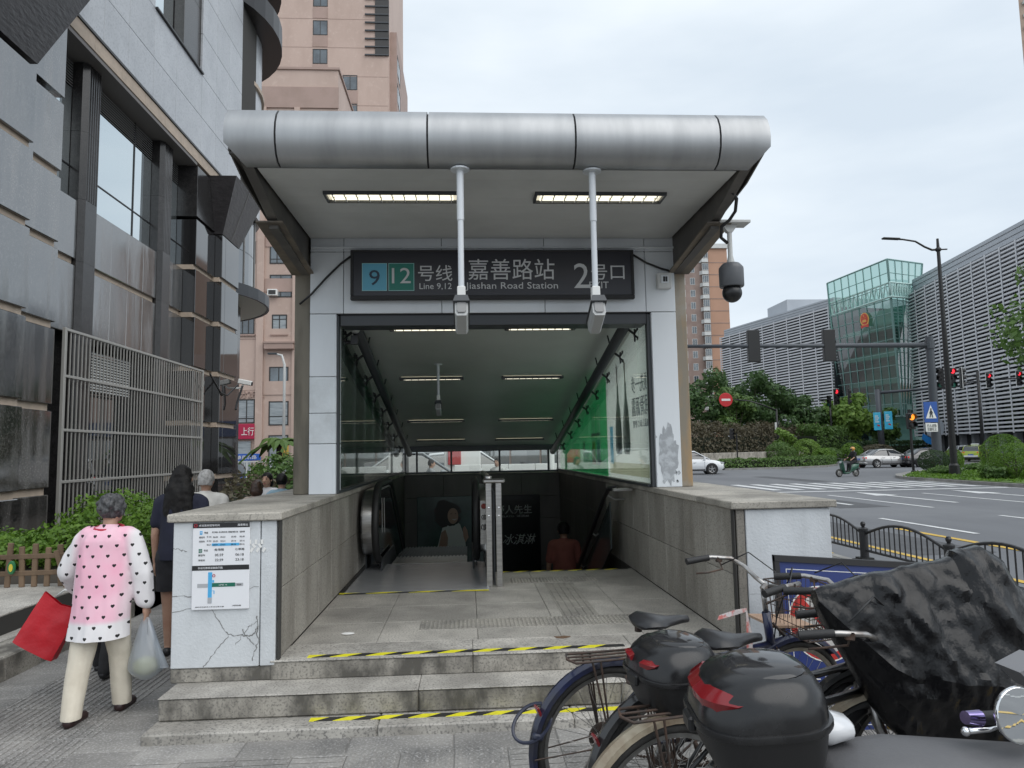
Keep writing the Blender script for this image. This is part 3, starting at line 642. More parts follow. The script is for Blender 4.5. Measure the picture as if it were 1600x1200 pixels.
for side in (0, 1):
    xg = XL - .005 if side == 0 else XR - .03
    ys = [7.17, 7.52, 8.28, 9.10, 9.92, 10.75, 11.6, 12.5, 13.5, 14.5]
    for a, b_ in zip(ys[:-1], ys[1:]):
        a += .004; b_ -= .004
        q = MB(); q.prism([(a, 1.30), (b_, 1.30), (b_, topz(b_)), (a, topz(a))], .012, lambda u, v, w: (xg - .006 + w, u, v)); q.build('glass_pane', m_glass, E_, fix=True)
    q = MB(); q.cbox(xg - .03, xg + .03, 7.16, YB - .02, 1.283, 1.31, .004); q.build('glazing_rail', m_dkgrey, E_)
    xs_ = xg + (.13 if side == 0 else -.13); sg = 1 if side == 0 else -1
    q = MB(); q.tube([(xs_, 7.2, slope(7.2) - .17), (xs_, 14.3, slope(14.3) - .20)], .058, 14); q.build('slope_tube', m_dkgrey, E_, smooth=True)
    for yy in (7.52, 8.28, 9.10, 9.92, 10.75, 11.6, 12.5, 13.5):
        z = slope(yy) - .26; q = MB(); q.tube([(xs_, yy, z + .08), (xg + .02 * sg, yy, z)], .014, 6)
        for dy, dz in ((-.06, .05), (.06, .05), (-.06, -.05), (.06, -.05)): q.tube([(xg + .03 * sg, yy, z), (xg + .008 * sg, yy + dy, z + dz)], .010, 6); q.obox((xg + .011 * sg, yy + dy, z + dz), (.012, .035, .035))
        q.tube([(xs_, yy, z + .1), (xs_ + .05 * sg, yy + .02, z + .34)], .009, 6)
        q.build('spider_fitting', m_black, E_)
    # film sheets a little behind the glass
    xf = xg - .05 if side == 0 else xg + .045
    def sheet(nm, mt, ya, yb, za=1.31, zb=None, off=0.0):
        q = MB(); x = xf - off if side else xf + off
        zt = [(zb if zb is not None else topz(t_)) for t_ in (ya, yb)]; q.quad((x, ya, za), (x, yb, za), (x, yb, zt[1]), (x, ya, zt[0])); return q.build(nm, mt, E_)
    if side == 1:
        sheet('advert_film', m_fcream, 7.18, 9.55); sheet('advert_film', m_fgreen, 9.552, 14.5)
        sheet('advert_picture', m_ftan, 7.30, 9.4, 1.36, 1.50, .004); sheet('advert_picture', m_fteal, 9.6, 14.3, 1.33, 1.52, .004)
        sheet('advert_picture', m_fwh, 10.05, 10.35, 1.45, 2.30, .004); sheet('advert_picture', m_fwh, 10.42, 10.75, 1.45, 2.28, .004)
        sheet('advert_picture', m_fgold, 10.44, 10.73, 1.45, 1.78, .008); sheet('advert_picture', m_fblue, 10.07, 10.33, 1.45, 1.80, .008)
        sheet('advert_picture', m_fprint, 10.03, 10.37, 1.86, 1.90, .008); sheet('advert_picture', m_fprint, 10.40, 10.77, 1.86, 1.90, .008)
        sheet('advert_picture', m_fblue, 9.15, 9.35, 1.48, 1.95, .006)
        # two slender bottles drawn on the film
        for yc in (8.36, 8.80):
            pts = [(-.02, .78), (.02, .78), (.03, .60), (.07, .45), (.10, .20), (.10, .0), (.07, -.06), (-.07, -.06), (-.10, 0), (-.10, .2), (-.07, .45), (-.03, .60)]
            q = MB(); x = xf - .006; q.prism([(yc + u * 1.8, 1.66 + v) for u, v in pts], .002, lambda u, v, w: (x + w, u, v)); q.build('advert_picture', m_foil, E_, fix=True)
            q = MB(); x = xf - .009; q.prism([(yc + u * 1.45, 1.68 + v * .92) for u, v in pts], .002, lambda u, v, w: (x + w, u, v)); q.build('advert_picture', m_fwh, E_, fix=True)
            q = MB(); q.prism([(yc - .02, 2.44), (yc + .02, 2.44), (yc + .06, 2.72), (yc - .03, 2.66)], .002, lambda u, v, w: (x + w, u, v)); q.build('advert_picture', m_fbrown, E_, fix=True)
        # printing on the far face, so it reads mirrored from inside the stairs: u runs towards -y as seen from inside
        fr = lambda y, z: frame((xf - .004, y, z), (0, -1, 0), (0, 0, 1))
        for s_, y, z, hh, bx in (('领先一步', 7.66, 2.36, .2, (.80, .19)), ('润滑源露', 7.66, 2.12, .2, (.80, .21)), ('新品上市 ○ 护理', 7.66, 1.93, .09, (.70, .08))):
            txt(s_, hh, fr(y, z), m_fprint, 'advert_lettering', E_, .001, mirror=True, box=bx)
        for s_, y, z, bx in (('清新', 11.5, 1.72, (.3, .18)), ('天然护理', 11.3, 1.58, (.55, .10)), ('CARE', 12.3, 1.62, (.3, .08))):
            txt(s_, .1, fr(y, z), m_fpw, 'advert_lettering', E_, .001, mirror=True, box=bx)
    else:
        sheet('advert_film', m_fdk, 7.18, 9.4); sheet('advert_film', m_fgl, 9.402, 11.6, 1.60)
        sheet('advert_picture', m_fdk, 9.402, 11.6, 1.55, 1.598)
        fr = lambda y, z: frame((xf + .006, y, z), (0, 1, 0), (0, 0, 1))
        for s_, y, z, bx in (('润滑', 8.15, 2.15, (.34, .45)), ('领先一步', 8.75, 2.0, (.6, .16)), ('天然', 9.9, 2.0, (.3, .3))):
            txt(s_, .1, fr(y, z), m_foil, 'advert_lettering', E_, .001, mirror=True, box=bx)
# rear window band
q = MB(); q.cbox(XL, XR, YB - .02, YB + .10, 1.25, 1.285, .004); q.cbox(XL, XR, YB - .02, YB + .10, 1.68, 1.86, .004)
for xx in (-1.25, -1.02, -.34, .62, 1.60, 1.79): q.cbox(xx, xx + .035, YB - .01, YB + .08, 1.286, 1.68, .003)
q.build('window_frame', m_dkgrey, E_)
for a, b_ in ((-1.215, -1.02), (-.985, -.34), (-.305, .62), (.655, 1.60), (1.635, 1.79)):
    q = MB(); q.box(a, b_, YB + .03, YB + .036, 1.286, 1.679); q.build('glass_pane', m_glass, E_)
# advertising boards on the rear wall
m_ad1 = M('poster_dark_teal', (.03, .05, .048), .25, c2=(.05, .10, .09), ns=1.1, thr=(.4, .7)); m_ad2 = M('poster_black', (.006, .008, .008), .2)
m_skin0 = M('poster_skin', (.30, .19, .14), .4); m_hair0 = M('poster_hair', (.012, .01, .01), .5); m_cl0 = M('poster_cloth', (.50, .51, .50), .5); m_pt = M('poster_type', (.30, .31, .30), .5)
P_ = thing('advert_board', 'dark poster of a woman in a white top on the rear wall of the stairwell', 'poster', (-.3, YB - .03, .2))
q = MB(); q.cbox(-1.0, .34, YB - .035, YB - .002, -1.2, .80, .006); q.build('board', m_ad1, P_)
def flat(name, poly, mt, y, par):
    q = MB(); q.prism(poly, .002, lambda u, v, w: (u, y + w, v)); return q.build(name, mt, par, fix=True)
yq = YB - .038
flat('printed_figure', [(-.62, -.6), (-.60, -.15), (-.50, .22), (-.42, .33), (-.28, .38), (-.16, .25), (-.08, .02), (-.04, -.25), (-.02, -.6)], m_cl0, yq, P_)
flat('printed_figure', [(-.60, -.6), (-.585, -.2), (-.53, .10), (-.45, .16), (-.40, .0), (-.42, -.3), (-.40, -.6)], m_skin0, yq - .003, P_)
flat('printed_figure', [(-.66 + .10 * math.sin(i * 2.3) * .25 + .36 * .5 * (1 + math.cos(2 * PI * i / 22)) * .98, .47 + .27 * math.sin(2 * PI * i / 22) + .02 * math.sin(i * 3.1)) for i in range(22)], m_hair0, yq - .006, P_)
for k_ in range(16):
    a_ = .35 + k_ * .36; flat('printed_figure', [(-.35 + .17 * math.cos(a_) + .06 * math.cos(2 * PI * i / 10), .45 + .17 * math.sin(a_) + .06 * math.sin(2 * PI * i / 10)) for i in range(10)], m_hair0, yq - .0062 - .0001 * k_, P_)
flat('printed_figure', [(-.06, -.1), (.0, .0), (-.02, .14), (-.07, .22), (-.11, .18), (-.10, .02)], m_skin0, yq - .0085, P_)
flat('printed_figure', [(-.30 + .105 * math.cos(2 * PI * i / 18), .42 + .155 * math.sin(2 * PI * i / 18)) for i in range(18)], m_skin0, yq - .009, P_)
flat('printed_figure', [(-.33, .36), (-.27, .335), (-.21, .37), (-.27, .352)], m_cl0, yq - .011, P_)
for u in (-.335, -.25): flat('printed_figure', [(u - .02, .455), (u + .02, .46), (u, .472)], m_hair0, yq - .011, P_)
P2 = thing('advert_board', 'black ice cream poster with white Chinese lettering on the rear wall', 'poster', (.95, YB - .03, .2))
q = MB(); q.cbox(.36, 1.42, YB - .035, YB - .002, -1.2, .80, .006); q.build('board', m_ad2, P2)
fw = lambda x, z: frame((x, yq, z), (1, 0, 0), (0, 0, 1))
txt('野人先生', .2, fw(.90, .52), m_pt, 'poster_lettering', P2, .001, box=(.72, .17)); txt('GELATO  冰淇淋', .05, fw(.90, .39), m_pt, 'poster_lettering', P2, .001, box=(.6, .045))
txt('冰淇淋', .2, fw(1.0, -.06), m_pt, 'poster_lettering', P2, .001, box=(.66, .2), skew=.3)

# ---- stairs beyond the platform
st = MB(); 
for i in range(20):
    y0 = 8.28 + i * .31; z0 = PZ - (i + 1) * .158; st.cbox(.40, XR - .002, y0 + .002, y0 + .34, z0 - .25, z0, .006)
st.build('stairs', m_gran, kind='structure')
sf = MB(); sf.box(-1.27, 1.86, 13.2, 14.6, -3.3, -3.15); sf.build('lower_landing', m_floor, kind='structure')

# ---- escalator
ES = thing('escalator', 'steel escalator with black handrails going down on the left of the stairwell', 'escalator', (-.5, 7.25, PZ))
q = MB(); q.cbox(-1.20, .20, 7.255, 9.05, PZ - .03, PZ + .006, .003); q.build('landing_plate', M('landing_steel', (.52, .535, .55), .24, .45, c2=(.42, .43, .44), ns=9, st=(.3, 6, 1), thr=(.35, .65), bump=.05, bs=90), ES)
q = MB(); q.cbox(-.93, -.02, 9.05, 9.30, PZ - .03, PZ + .010, .003)
for i in range(26): q.box(-.92 + i * .035, -.90 + i * .035, 9.30, 9.38, PZ - .02, PZ + .008)
q.build('comb_plate', m_steel, ES)
for i in range(15):
    zt = PZ - (0 if i < 2 else .02 * (i - 1) if i < 4 else .06 + (i - 4) * .2); ya = 9.36 + i * .36
    q = MB(); q.box(-.93, -.02, ya, ya + .355, zt - .3, zt - .012)
    for k_ in range(20): q.box(-.928 + k_ * .0455, -.905 + k_ * .0455, ya, ya + .355, zt - .012, zt)
    q.build('escalator_step', m_dkgrey if i else m_steel, ES)
def railpath(x):
    P = []
    for i in range(13):
        a = -PI / 2 - PI * i / 12; P.append((x, 8.68 + .43 * math.cos(a), .87 + .43 * math.sin(a)))
    P += [(x, 9.6, 1.30)]
    for i in range(1, 5):
        t = i / 4; P.append((x, 9.6 + .5 * t, 1.30 - .16 * t * t))
    P.append((x, 14.4, 1.14 - 4.3 * .57)); return P
for sidex, sgn in ((-1.03, 1), (.09, -1)):
    P = railpath(sidex)
    q = MB(); n = len(P); q.tube([(p[0], p[1], p[2]) for p in P], .042, 10); q.build('handrail', m_rubber, ES, smooth=True)
    inner = [(p[1], p[2]) for p in railpath(0)]
    cx, cz = 8.68, .87; sh = [(cx + (y_ - cx) * .86, cz + (z_ - cz) * .86) if y_ < 9.2 else (y_, z_ - .055) for y_, z_ in inner]
    q = MB(); q.prism(sh + [(14.4, -2.6), (9.9, .28), (8.7, .34)], .014, lambda u, v, w: (sidex - .007 + w, u, v)); q.build('balustrade', M('balustrade_black', (.012, .012, .013), .06, ior=1.6), ES, fix=True)
    q = MB(); q.tube([(sidex, y_, z_) for y_, z_ in sh], .016, 6); q.build('rail_track', m_steel, ES, smooth=True)
    xo = sidex - .165 if sgn > 0 else sidex + .045
    rings = []
    for (y_, z_) in sh[:14]: rings.append([(xo, y_, z_), (xo + .12, y_, z_), (xo + .12, cx + (y_ - cx) * .93, cz + (z_ - cz) * .93), (xo, cx + (y_ - cx) * .93, cz + (z_ - cz) * .93)])
    q = MB(); q.loft(rings); q.build('newel_cover', m_steel, ES, smooth=40, fix=True)
    q = MB(); q.prism(sh[:14] + [(10.2, 1.0), (10.2, .3), (8.7, .33)], .015, lambda u, v, w: ((xo if sgn > 0 else xo + .105) + w, u, v)); q.build('outer_cladding', m_dkgrey, ES, fix=True)
    q = MB(); xs_ = sidex + .03 if sgn > 0 else sidex - .045; q.prism([(8.5, .33), (8.62, .46), (9.9, .46), (14.4, -2.1), (14.4, -2.6), (10.0, .2)], .015, lambda u, v, w: (xs_ + w, u, v)); q.build('skirt_panel', m_dkgrey, ES, fix=True)
    q = MB(); q.obox((sidex + .02 * sgn, 9.0, .92), (.008, .02, .42), (.12, 0, 0)); q.build('edge_trim', m_steel, ES)
# switch box on the right newel
q = MB(); q.cbox(.125, .225, 8.30, 8.36, .62, 1.12, .01); q.build('switch_plate', m_steel, ES)
q = MB(); Mx = frame((.175, 8.295, .93), (1, 0, 0), (0, 0, 1)); q.lathe([(.03, -.01), (.03, .012), (.022, .018), (.001, .018)], Mx, 16); Mx = frame((.175, 8.295, .82), (1, 0, 0), (0, 0, 1)); q.lathe([(.036, -.01), (.036, .012), (.026, .018), (.001, .018)], Mx, 16); q.build('key_switch', m_chrome, ES)
q = MB(); Mx = frame((.175, 8.29, 1.05), (1, 0, 0), (0, 0, 1)); q.lathe([(.03, -.01), (.03, .012), (.022, .018), (.001, .018)], Mx, 16); q.build('stop_button', M('stop_red', (.25, .03, .02), .4), ES)

# ---- barrier posts between escalator and stairs, and the wall handrail
BR = thing('barrier_rail', 'flat steel twin post railing between the escalator and the stairs', 'railing', (.27, 7.4, PZ))
for xx in (.205, .305):
    q = MB(); q.cbox(xx - .030, xx + .030, 7.36, 7.378, PZ, 1.345, .004); q.build('post', m_steel, BR)
    for zz in (1.10, 1.02):
        q = MB(); q.lathe([(.009, 0), (.008, .004), (.001, .006)], frame((xx, 7.36, zz), (1, 0, 0), (0, 0, 1)), 10); q.build('bolt', m_chrome, BR)
q = MB(); q.cbox(.15, .37, 7.33, 7.45, 1.345, 1.385, .012); q.build('cap', m_steel, BR)
q = MB(); q.tube([(.21, 7.42, 1.39), (.16, 7.9, 1.43), (.18, 8.6, 1.40), (.25, 9.2, 1.2), (.26, 13.6, -1.15)], .03, 10); q.build('top_rail', m_steel, BR, smooth=True)
for yy, z1 in ((8.5, 1.38), (10.0, .76), (11.5, -.02), (13.0, -.85)):
    q = MB(); q.cbox(.235, .275, yy, yy + .018, z1 - 1.1, z1, .003); q.build('post', m_steel, BR)
q = MB(); q.prism([(7.45, PZ), (7.45, 1.25), (8.6, 1.28), (9.2, 1.08), (13.6, -1.27), (13.6, -2.3), (8.4, PZ)], .012, lambda u, v, w: (.255 + w, u, v)); q.build('infill_panel', m_dkgrey, BR, fix=True)
HR = thing('wall_handrail', 'dark stair handrail fixed along the right wall of the stairwell', 'handrail', (1.68, 8.1, 1.2))
q = MB(); q.tube([(1.62, 7.98, 1.23), (1.60, 8.3, 1.22), (1.60, 8.6, 1.10), (1.60, 13.9, -1.65)], .028, 10); q.build('rail', m_black, HR, smooth=True)
q = MB(); q.cbox(1.58, 1.80, 7.95, 8.02, 1.20, 1.235, .005); q.build('end_plate', m_steel, HR)
for yy in (8.5, 9.6, 10.7, 11.8, 12.9):
    z = 1.10 - (yy - 8.6) * .519 if yy > 8.6 else 1.14
    q = MB(); q.tube([(1.60, yy, z), (1.70, yy, z - .06), (1.825, yy, z - .06)], .011, 6); q.build('bracket', m_steel, HR)
q = MB(); q.prism([(8.6, 1.04), (8.6, .50), (13.8, -2.2), (13.8, -1.66)], .02, lambda u, v, w: (1.66 + w, u, v)); q.build('infill_panel', M('infill_glass_dark', (.05, .06, .06), .15), HR, fix=True)

# ---- station sign
m_sq9 = M('sign_blue', (.10, .36, .50), .4); m_sq12 = M('sign_green', (.006, .17, .13), .4); m_sqb = M('sign_border', (.30, .55, .55), .4)
SG = thing('station_sign', 'black station name board with line numbers and white Chinese lettering above the stairs', 'sign', (.28, 6.98, 3.35))
q = MB(); q.cbox(-1.09, 1.645, 6.955, 7.045, 3.135, 3.60, .008); q.build('board', m_sign, SG)
q = MB()
for a in ((-1.10, 1.655, 3.592, 3.612), (-1.10, 1.655, 3.125, 3.165)): q.cbox(a[0], a[1], 6.943, 7.0, a[2], a[3], .004)
for a in (-1.10, 1.628): q.cbox(a, a + .027, 6.943, 7.0, 3.166, 3.591, .004)
q.build('frame', m_matte, SG)
fs = lambda x, z, y=6.951: frame((x, y, z), (1, 0, 0), (0, 0, 1))
for (xa, xb, mm) in ((-.99, -.752, m_sq9), (-.738, -.492, m_sq12)):
    q = MB(); q.box(xa, xb, 6.951, 6.954, 3.212, 3.483); q.build('line_square_border', m_sqb, SG)
    q = MB(); q.box(xa + .006, xb - .006, 6.948, 6.951, 3.218, 3.477); q.build('line_square', mm, SG)
txt('9', .2, fs(-.871, 3.34, 6.946), M('sign_digit_dark', (.02, .04, .07), .5), 'line_number', SG, box=(.10, .15)); txt('12', .2, fs(-.615, 3.36, 6.946), m_text, 'line_number', SG, box=(.18, .15))
txt('号线', .15, fs(-.29, 3.385), m_text, 'lettering', SG, box=(.33, .155)); txt('Line 9,12', .07, fs(-.287, 3.252), m_text, 'lettering', SG, box=(.31, .068))
txt('嘉善路站', .2, fs(.45, 3.42), m_text, 'lettering', SG, box=(.84, .205)); txt('Jiashan Road Station', .1, fs(.45, 3.25), m_text, 'lettering', SG, box=(.90, .085))
txt('2', .3, fs(1.135, 3.355), m_text, 'lettering', SG, box=(.15, .245)); txt('号口', .15, fs(1.395, 3.39), m_text, 'lettering', SG, box=(.33, .15)); txt('EXIT', .07, fs(1.305, 3.262), m_text, 'lettering', SG, box=(.19, .065))
for nm, pts, lab in (('power_cable', [(-1.09, 7.0, 3.575), (-1.2, 7.02, 3.50), (-1.33, 7.02, 3.37), (-1.48, 7.02, 3.20), (-1.60, 7.06, 3.11)], 'black cable sagging from the left end of the station sign'), ('power_cable', [(1.65, 7.0, 3.585), (1.8, 7.02, 3.50), (1.95, 7.02, 3.44), (2.1, 7.05, 3.41)], 'black cable running from the right end of the station sign')):
    q = MB(); q.tube(pts, .011, 6); o = q.build(nm, m_black, at=pts[0], smooth=True); tag(o, lab, 'cable')
IC = thing('wall_box', 'small grey intercom box on the right end of the white header', 'box', (1.965, 7.0, 3.31))
q = MB(); q.cbox(1.895, 2.04, 6.985, 7.05, 3.235, 3.395, .008); q.build('housing', m_soffit, IC)
q = MB(); q.cbox(1.93, 2.005, 6.975, 6.986, 3.285, 3.365, .004); q.build('door', m_white, IC)
q = MB(); q.box(1.95, 1.97, 6.971, 6.976, 3.30, 3.35); q.box(1.975, 1.992, 6.971, 6.976, 3.30, 3.35); q.build('slot', m_black, IC)

# ---- light fittings
def ceiling_light(x0, x1, y, zf, label, group, dy=.09, nb=11, em=None):
    t = thing('ceiling_light', label, 'ceiling light', ((x0 + x1) / 2, y, zf(y)), group)
    z = zf(y); q = MB()
    for a, b_, c, d in ((x0 - .02, x1 + .02, y - dy - .015, y - dy), (x0 - .02, x1 + .02, y + dy, y + dy + .015), (x0 - .02, x0, y - dy, y + dy), (x1, x1 + .02, y - dy, y + dy)): q.box(a, b_, c, d, z - .03, z + .004)
    q.build('frame', m_dkgrey, t)
    q = MB(); q.box(x0, x1, y - dy, y + dy, z - .006, z + .002); q.build('tray', m_lens, t)
    q = MB()
    for dd in (-.04, .04): q.cyl((x0 + .03, y + dd, z - .018), (x1 - .03, y + dd, z - .018), .009, n=8)
    q.build('tube', m_lamp, t)
    q = MB()
    for i in range(nb): xx = x0 + (x1 - x0) * (i + .5) / nb; q.box(xx - .004, xx + .004, y - dy, y + dy, z - .028, z - .008)
    q.build('baffle', m_soffit, t)
sofz = lambda y: 3.735 + (y - 5.24) / 1.8 * .02
ceiling_light(-1.10, -.06, 5.80, sofz, 'lit fluorescent fitting with baffles in the canopy soffit, left of the left pole', 'canopy soffit lights')
ceiling_light(.59, 1.63, 5.80, sofz, 'lit fluorescent fitting with baffles in the canopy soffit, behind the right pole', 'canopy soffit lights')
for y, xa, xb, xc, xd, rowname in ((8.0, -.82, -.02, .45, 1.20, 'nearest'), (9.9, -.88, -.06, .50, 1.30, 'second'), (12.4, -.98, -.06, .55, 1.45, 'third'), (14.0, -.95, -.05, .55, 1.45, 'lowest')):
    for (a, b_, sd) in ((xa, xb, 'left'), (xc, xd, 'right')):
        ceiling_light(a, b_, y, slope, 'long thin lit fitting on the sloping stairwell ceiling, %s row on the %s' % (rowname, sd), 'sloping ceiling lights', .05, 9)

# ---- hanging camera housings on white poles
m_lou_ = M('cap_grey', (.25, .25, .25), .5)
def hung(x, y, z0, z1, label, sc=1.0):
    t = thing('hanging_camera', label, 'security camera', (x, y, z0), 'cameras hanging on poles'); r_ = .022 * sc
    q = MB(); q.lathe([(.001, .012), (.07 * sc, .012), (.07 * sc, 0), (.001, -.001)], Matrix.Translation((x, y, z0 - .012)), 16); q.build('ceiling_plate', m_white, t)
    zm = z0 - (z0 - z1) * .38
    q = MB(); q.cyl((x, y, z0), (x, y, zm), r_ * 1.2, n=12); q.build('pole', m_white, t, smooth=40)
    q = MB(); q.cyl((x, y, zm + .01), (x, y, z1 + .10), r_, n=12); q.build('pole', m_white, t, smooth=40)
    q = MB(); q.cbox(x - .03 * sc, x + .03 * sc, y - .035, y + .035, z1 + .02, z1 + .14 * sc, .006); q.build('joint', m_wpaint, t)
    w = .047 * sc; hx = [(-w, .02), (-w * .75, .07), (w * .75, .07), (w, .02), (w, -.05), (w * .7, -.075), (-w * .7, -.075), (-w, -.05)]
    tilt = R(-24); L_ = .24 * sc
    fr_ = lambda u, v, ww: (x + u, y - .12 * sc + ww * math.cos(tilt) + v * sc * math.sin(-tilt) * -1 * -1, z1 - .03 + v * sc * math.cos(tilt) + ww * math.sin(tilt))
    q = MB(); q.prism(hx, L_, fr_); q.build('housing', M('camera_housing_grey', (.40, .41, .41), .4), t, fix=True)
    q = MB(); q.prism([(a * 1.25, b_ if b_ > 0 else .0) for a, b_ in hx[:4]] , L_ + .06, lambda u, v, ww: fr_(u, v + .012, ww - .03)); q.build('sun_shield', m_dkgrey, t, fix=True)
    q = MB(); q.prism([(a * .7, b_ * .7) for a, b_ in hx], .01, lambda u, v, ww: fr_(u, v, ww - .012)); q.build('rear_cap', m_lou_, t, fix=True)
hung(-.03, 5.22, 3.735, 2.71, 'grey camera housing on the left of two white poles hung from the canopy front')
hung(.955, 5.24, 3.735, 2.71, 'grey camera housing on the right of two white poles hung from the canopy front')
hung(-.36, 9.3, slope(9.3), 2.28, 'small dark camera on a pole from the sloping ceiling inside the stairwell', .75)
# dome camera on the right beam
DC = thing('dome_camera', 'dark grey dome camera hanging from the right canopy beam', 'security camera', (2.24, 5.92, 3.5))
q = MB(); q.cbox(2.14, 2.40, 5.84, 6.0, 3.535, 3.56, .004); q.prism([(2.17, 3.535), (2.31, 3.535), (2.262, 3.47), (2.218, 3.47)], .05, lambda u, v, w: (u, 5.895 + w, v)); q.build('bracket', m_soffit, DC)
q = MB(); q.lathe([(.02, 3.50), (.02, 3.27), (.036, 3.20), (.04, 3.17), (.001, 3.17)], Matrix.Translation((2.24, 5.92, 0)), 14); q.build('stem', m_soffit, DC, smooth=40)
q = MB(); q.lathe([(.001, 3.20), (.07, 3.20), (.085, 3.185), (.10, 3.165), (.102, 3.15), (.102, 3.01), (.096, 3.0), (.001, 3.0)], Matrix.Translation((2.24, 5.92, 0)), 28); q.build('housing', M('camera_grey', (.10, .105, .115), .4), DC, smooth=35)
q = MB(); q.ell((2.24, 5.92, 2.95), (.082, .082, .082), 24, 14); q.build('dome', M('dome_black', (.014, .014, .015), .3), DC, smooth=True)
q = MB(); q.tube([(2.12, 5.5, 3.67), (2.20, 5.62, 3.66), (2.235, 5.75, 3.60), (2.20, 5.8, 3.54), (2.15, 5.85, 3.50), (2.16, 5.9, 3.42), (2.22, 5.92, 3.38)], .014, 8); q.build('cable', m_black, DC, smooth=True)
SP = thing('wall_camera', 'small white camera bracketed inside the top left corner of the stairwell opening', 'security camera', (-1.13, 7.45, 2.93))
q = MB(); q.ell((-1.13, 7.45, 2.93), (.05, .06, .05), 14, 8); q.build('housing', m_soffit, SP, smooth=True)
q = MB(); q.tube([(-1.13, 7.45, 2.88), (-1.13, 7.5, 2.80), (-1.24, 7.5, 2.80)], .02, 6); q.obox((-1.13, 7.42, 2.81), (.07, .06, .09)); q.build('bracket', m_black, SP)

# ---- timetable board on the left pier
m_pw = M('board_white', (.80, .81, .84), .45); m_pk = M('board_black', (.02, .02, .022), .5); m_pb = M('board_blue', (.08, .42, .75), .5); m_pg = M('board_green', (.01, .14, .09), .5); m_pgr = M('board_grey', (.42, .43, .45), .5); m_pr = M('board_red', (.45, .03, .05), .5)
TB = thing('timetable_board', 'white train timetable and lift map board on the left stone pier', 'notice board', (-1.617, 4.97, .93))
bx0, bx1, bz0, bz1 = -1.80, -1.435, .665, 1.222; yb = 4.962
q = MB(); q.cbox(bx0, bx1, yb, 4.979, bz0, bz1, .003); q.build('panel', m_pw, TB)
def bar(xa, xb, za, zb, mm, nm='printed_bar', k=1): q = MB(); q.box(bx0 + xa * (bx1 - bx0), bx0 + xb * (bx1 - bx0), yb - .0012 * k, yb - .0012 * (k - 1) + .0004, bz1 - zb * (bz1 - bz0), bz1 - za * (bz1 - bz0)); return q.build(nm, mm, TB)
def bt(s_, x, z, w, h, mm=m_pk, k=1): txt(s_, .02, frame((bx0 + x * (bx1 - bx0), yb - .0016 * k, bz1 - z * (bz1 - bz0)), (1, 0, 0), (0, 0, 1)), mm, 'printed_lettering', TB, .0004, box=(w * (bx1 - bx0), h * (bz1 - bz0)))
bar(0, 1, 0, .058, m_pk); bar(0, 1, .492, .548, m_pk); bt('本站首末班车时间', .29, .028, .36, .026, m_pw, 2); bt('嘉善路站', .88, .028, .18, .026, m_pw, 2); bt('本站无障碍设施指引图', .32, .52, .43, .026, m_pw, 2)
q = MB(); q.lathe([(.011, 0), (.011, .001), (.007, .001), (.007, 0)], frame((bx0 + .02, yb - .003, bz1 - .016), (1, 0, 0), (0, 0, 1)), 16); q.build('printed_roundel', m_pr, TB)
bar(.125, .17, .092, .135, m_pb); bt('9', .148, .113, .02, .026, m_pw, 2); bt('号线', .235, .113, .07, .024)
for x_, s_, w in ((.39, '松江南站', .10), (.53, '佘山洞泾方向', .15), (.71, '曹路金海路方向', .17), (.87, '杨高中路', .09)): bt(s_, x_, .108, w, .02)
for zz, lab, ts in ((.165, '首班车', ('06:03', '06:23', '05:48', '05:40')), (.213, '末班车', ('22:01', '22:31', '23:16', '23:16'))):
    bt(lab, .165, zz, .1, .022); bt('周一至五', .29, zz - .004, .08, .016)
    for x_, s_ in zip((.40, .53, .72, .87), ts): bt(s_, x_, zz, .085, .018)
bar(.34, .82, .238, .268, m_pb); bt('周五六', .29, .253, .08, .016)
for x_, s_ in zip((.40, .53, .72, .87), ('23:01', '23:31', '00:16', '00:16')): bt(s_, x_, .253, .085, .018, m_pk, 2)
bar(.11, .17, .30, .345, m_pg); bt('12', .14, .322, .04, .026, m_pw, 2); bt('号线', .235, .318, .07, .024); bt('金海路', .47, .31, .17, .028); bt('七莘路', .83, .31, .17, .028)
for zz, lab, ts in ((.372, '首班车', ('05:59', '06:18')), (.43, '末班车', ('22:59', '23:18'))):
    bt(lab, .165, zz, .12, .024); bt(ts[0], .47, zz, .145, .028); bt(ts[1], .83, zz, .145, .028)
bar(.285, .355, .57, .925, m_pb); bar(.285, .355, .86, .925, m_pgr, k=2); bar(.10, .285, .70, .745, m_pgr); bar(.355, .76, .695, .74, m_pg); bar(.76, .90, .70, .735, m_pgr)
bar(.36, .39, .66, .69, m_pb); bar(.36, .40, .78, .785, m_pb); bar(.385, .40, .785, .82, m_pb)
q = MB(); q.lathe([(.010, 0), (.010, .001), (.006, .001), (.006, 0)], frame((bx0 + .385 * (bx1 - bx0), yb - .002, bz1 - .61 * (bz1 - bz0)), (1, 0, 0), (0, 0, 1)), 14); q.build('printed_roundel', m_pr, TB)
bt('站台', .83, .717, .08, .016, m_pk, 2); bt('LINE 12', .55, .717, .14, .014, m_pw, 2); bt('资料仅供参考以车站公告为准', .32, .965, .5, .012); bt('上海地铁官方微信', .79, .957, .16, .013)
# litter: crumpled tissue on the platform
q = MB()
q.ell((-.90, 5.62, PZ + .008), (.05, .03, .008), 10, 6); o = q.build('tissue', m_wpaint, at=(-.9, 5.62, PZ)); tag(o, 'crumpled white tissue lying on the left of the platform floor', 'litter')
q = MB(); q.prism([(.66 + .06 * math.cos(i * .6) * (1 + .3 * math.sin(i * 2)), 5.33 + .035 * math.sin(i * .6) * (1 + .3 * math.cos(i * 3))) for i in range(10)], .0015, lambda u, v, w: (u, v, PZ + .001 + w)); q.build('rust_stain', M('rust_stain', (.14, .085, .05), .9), floor, fix=True)

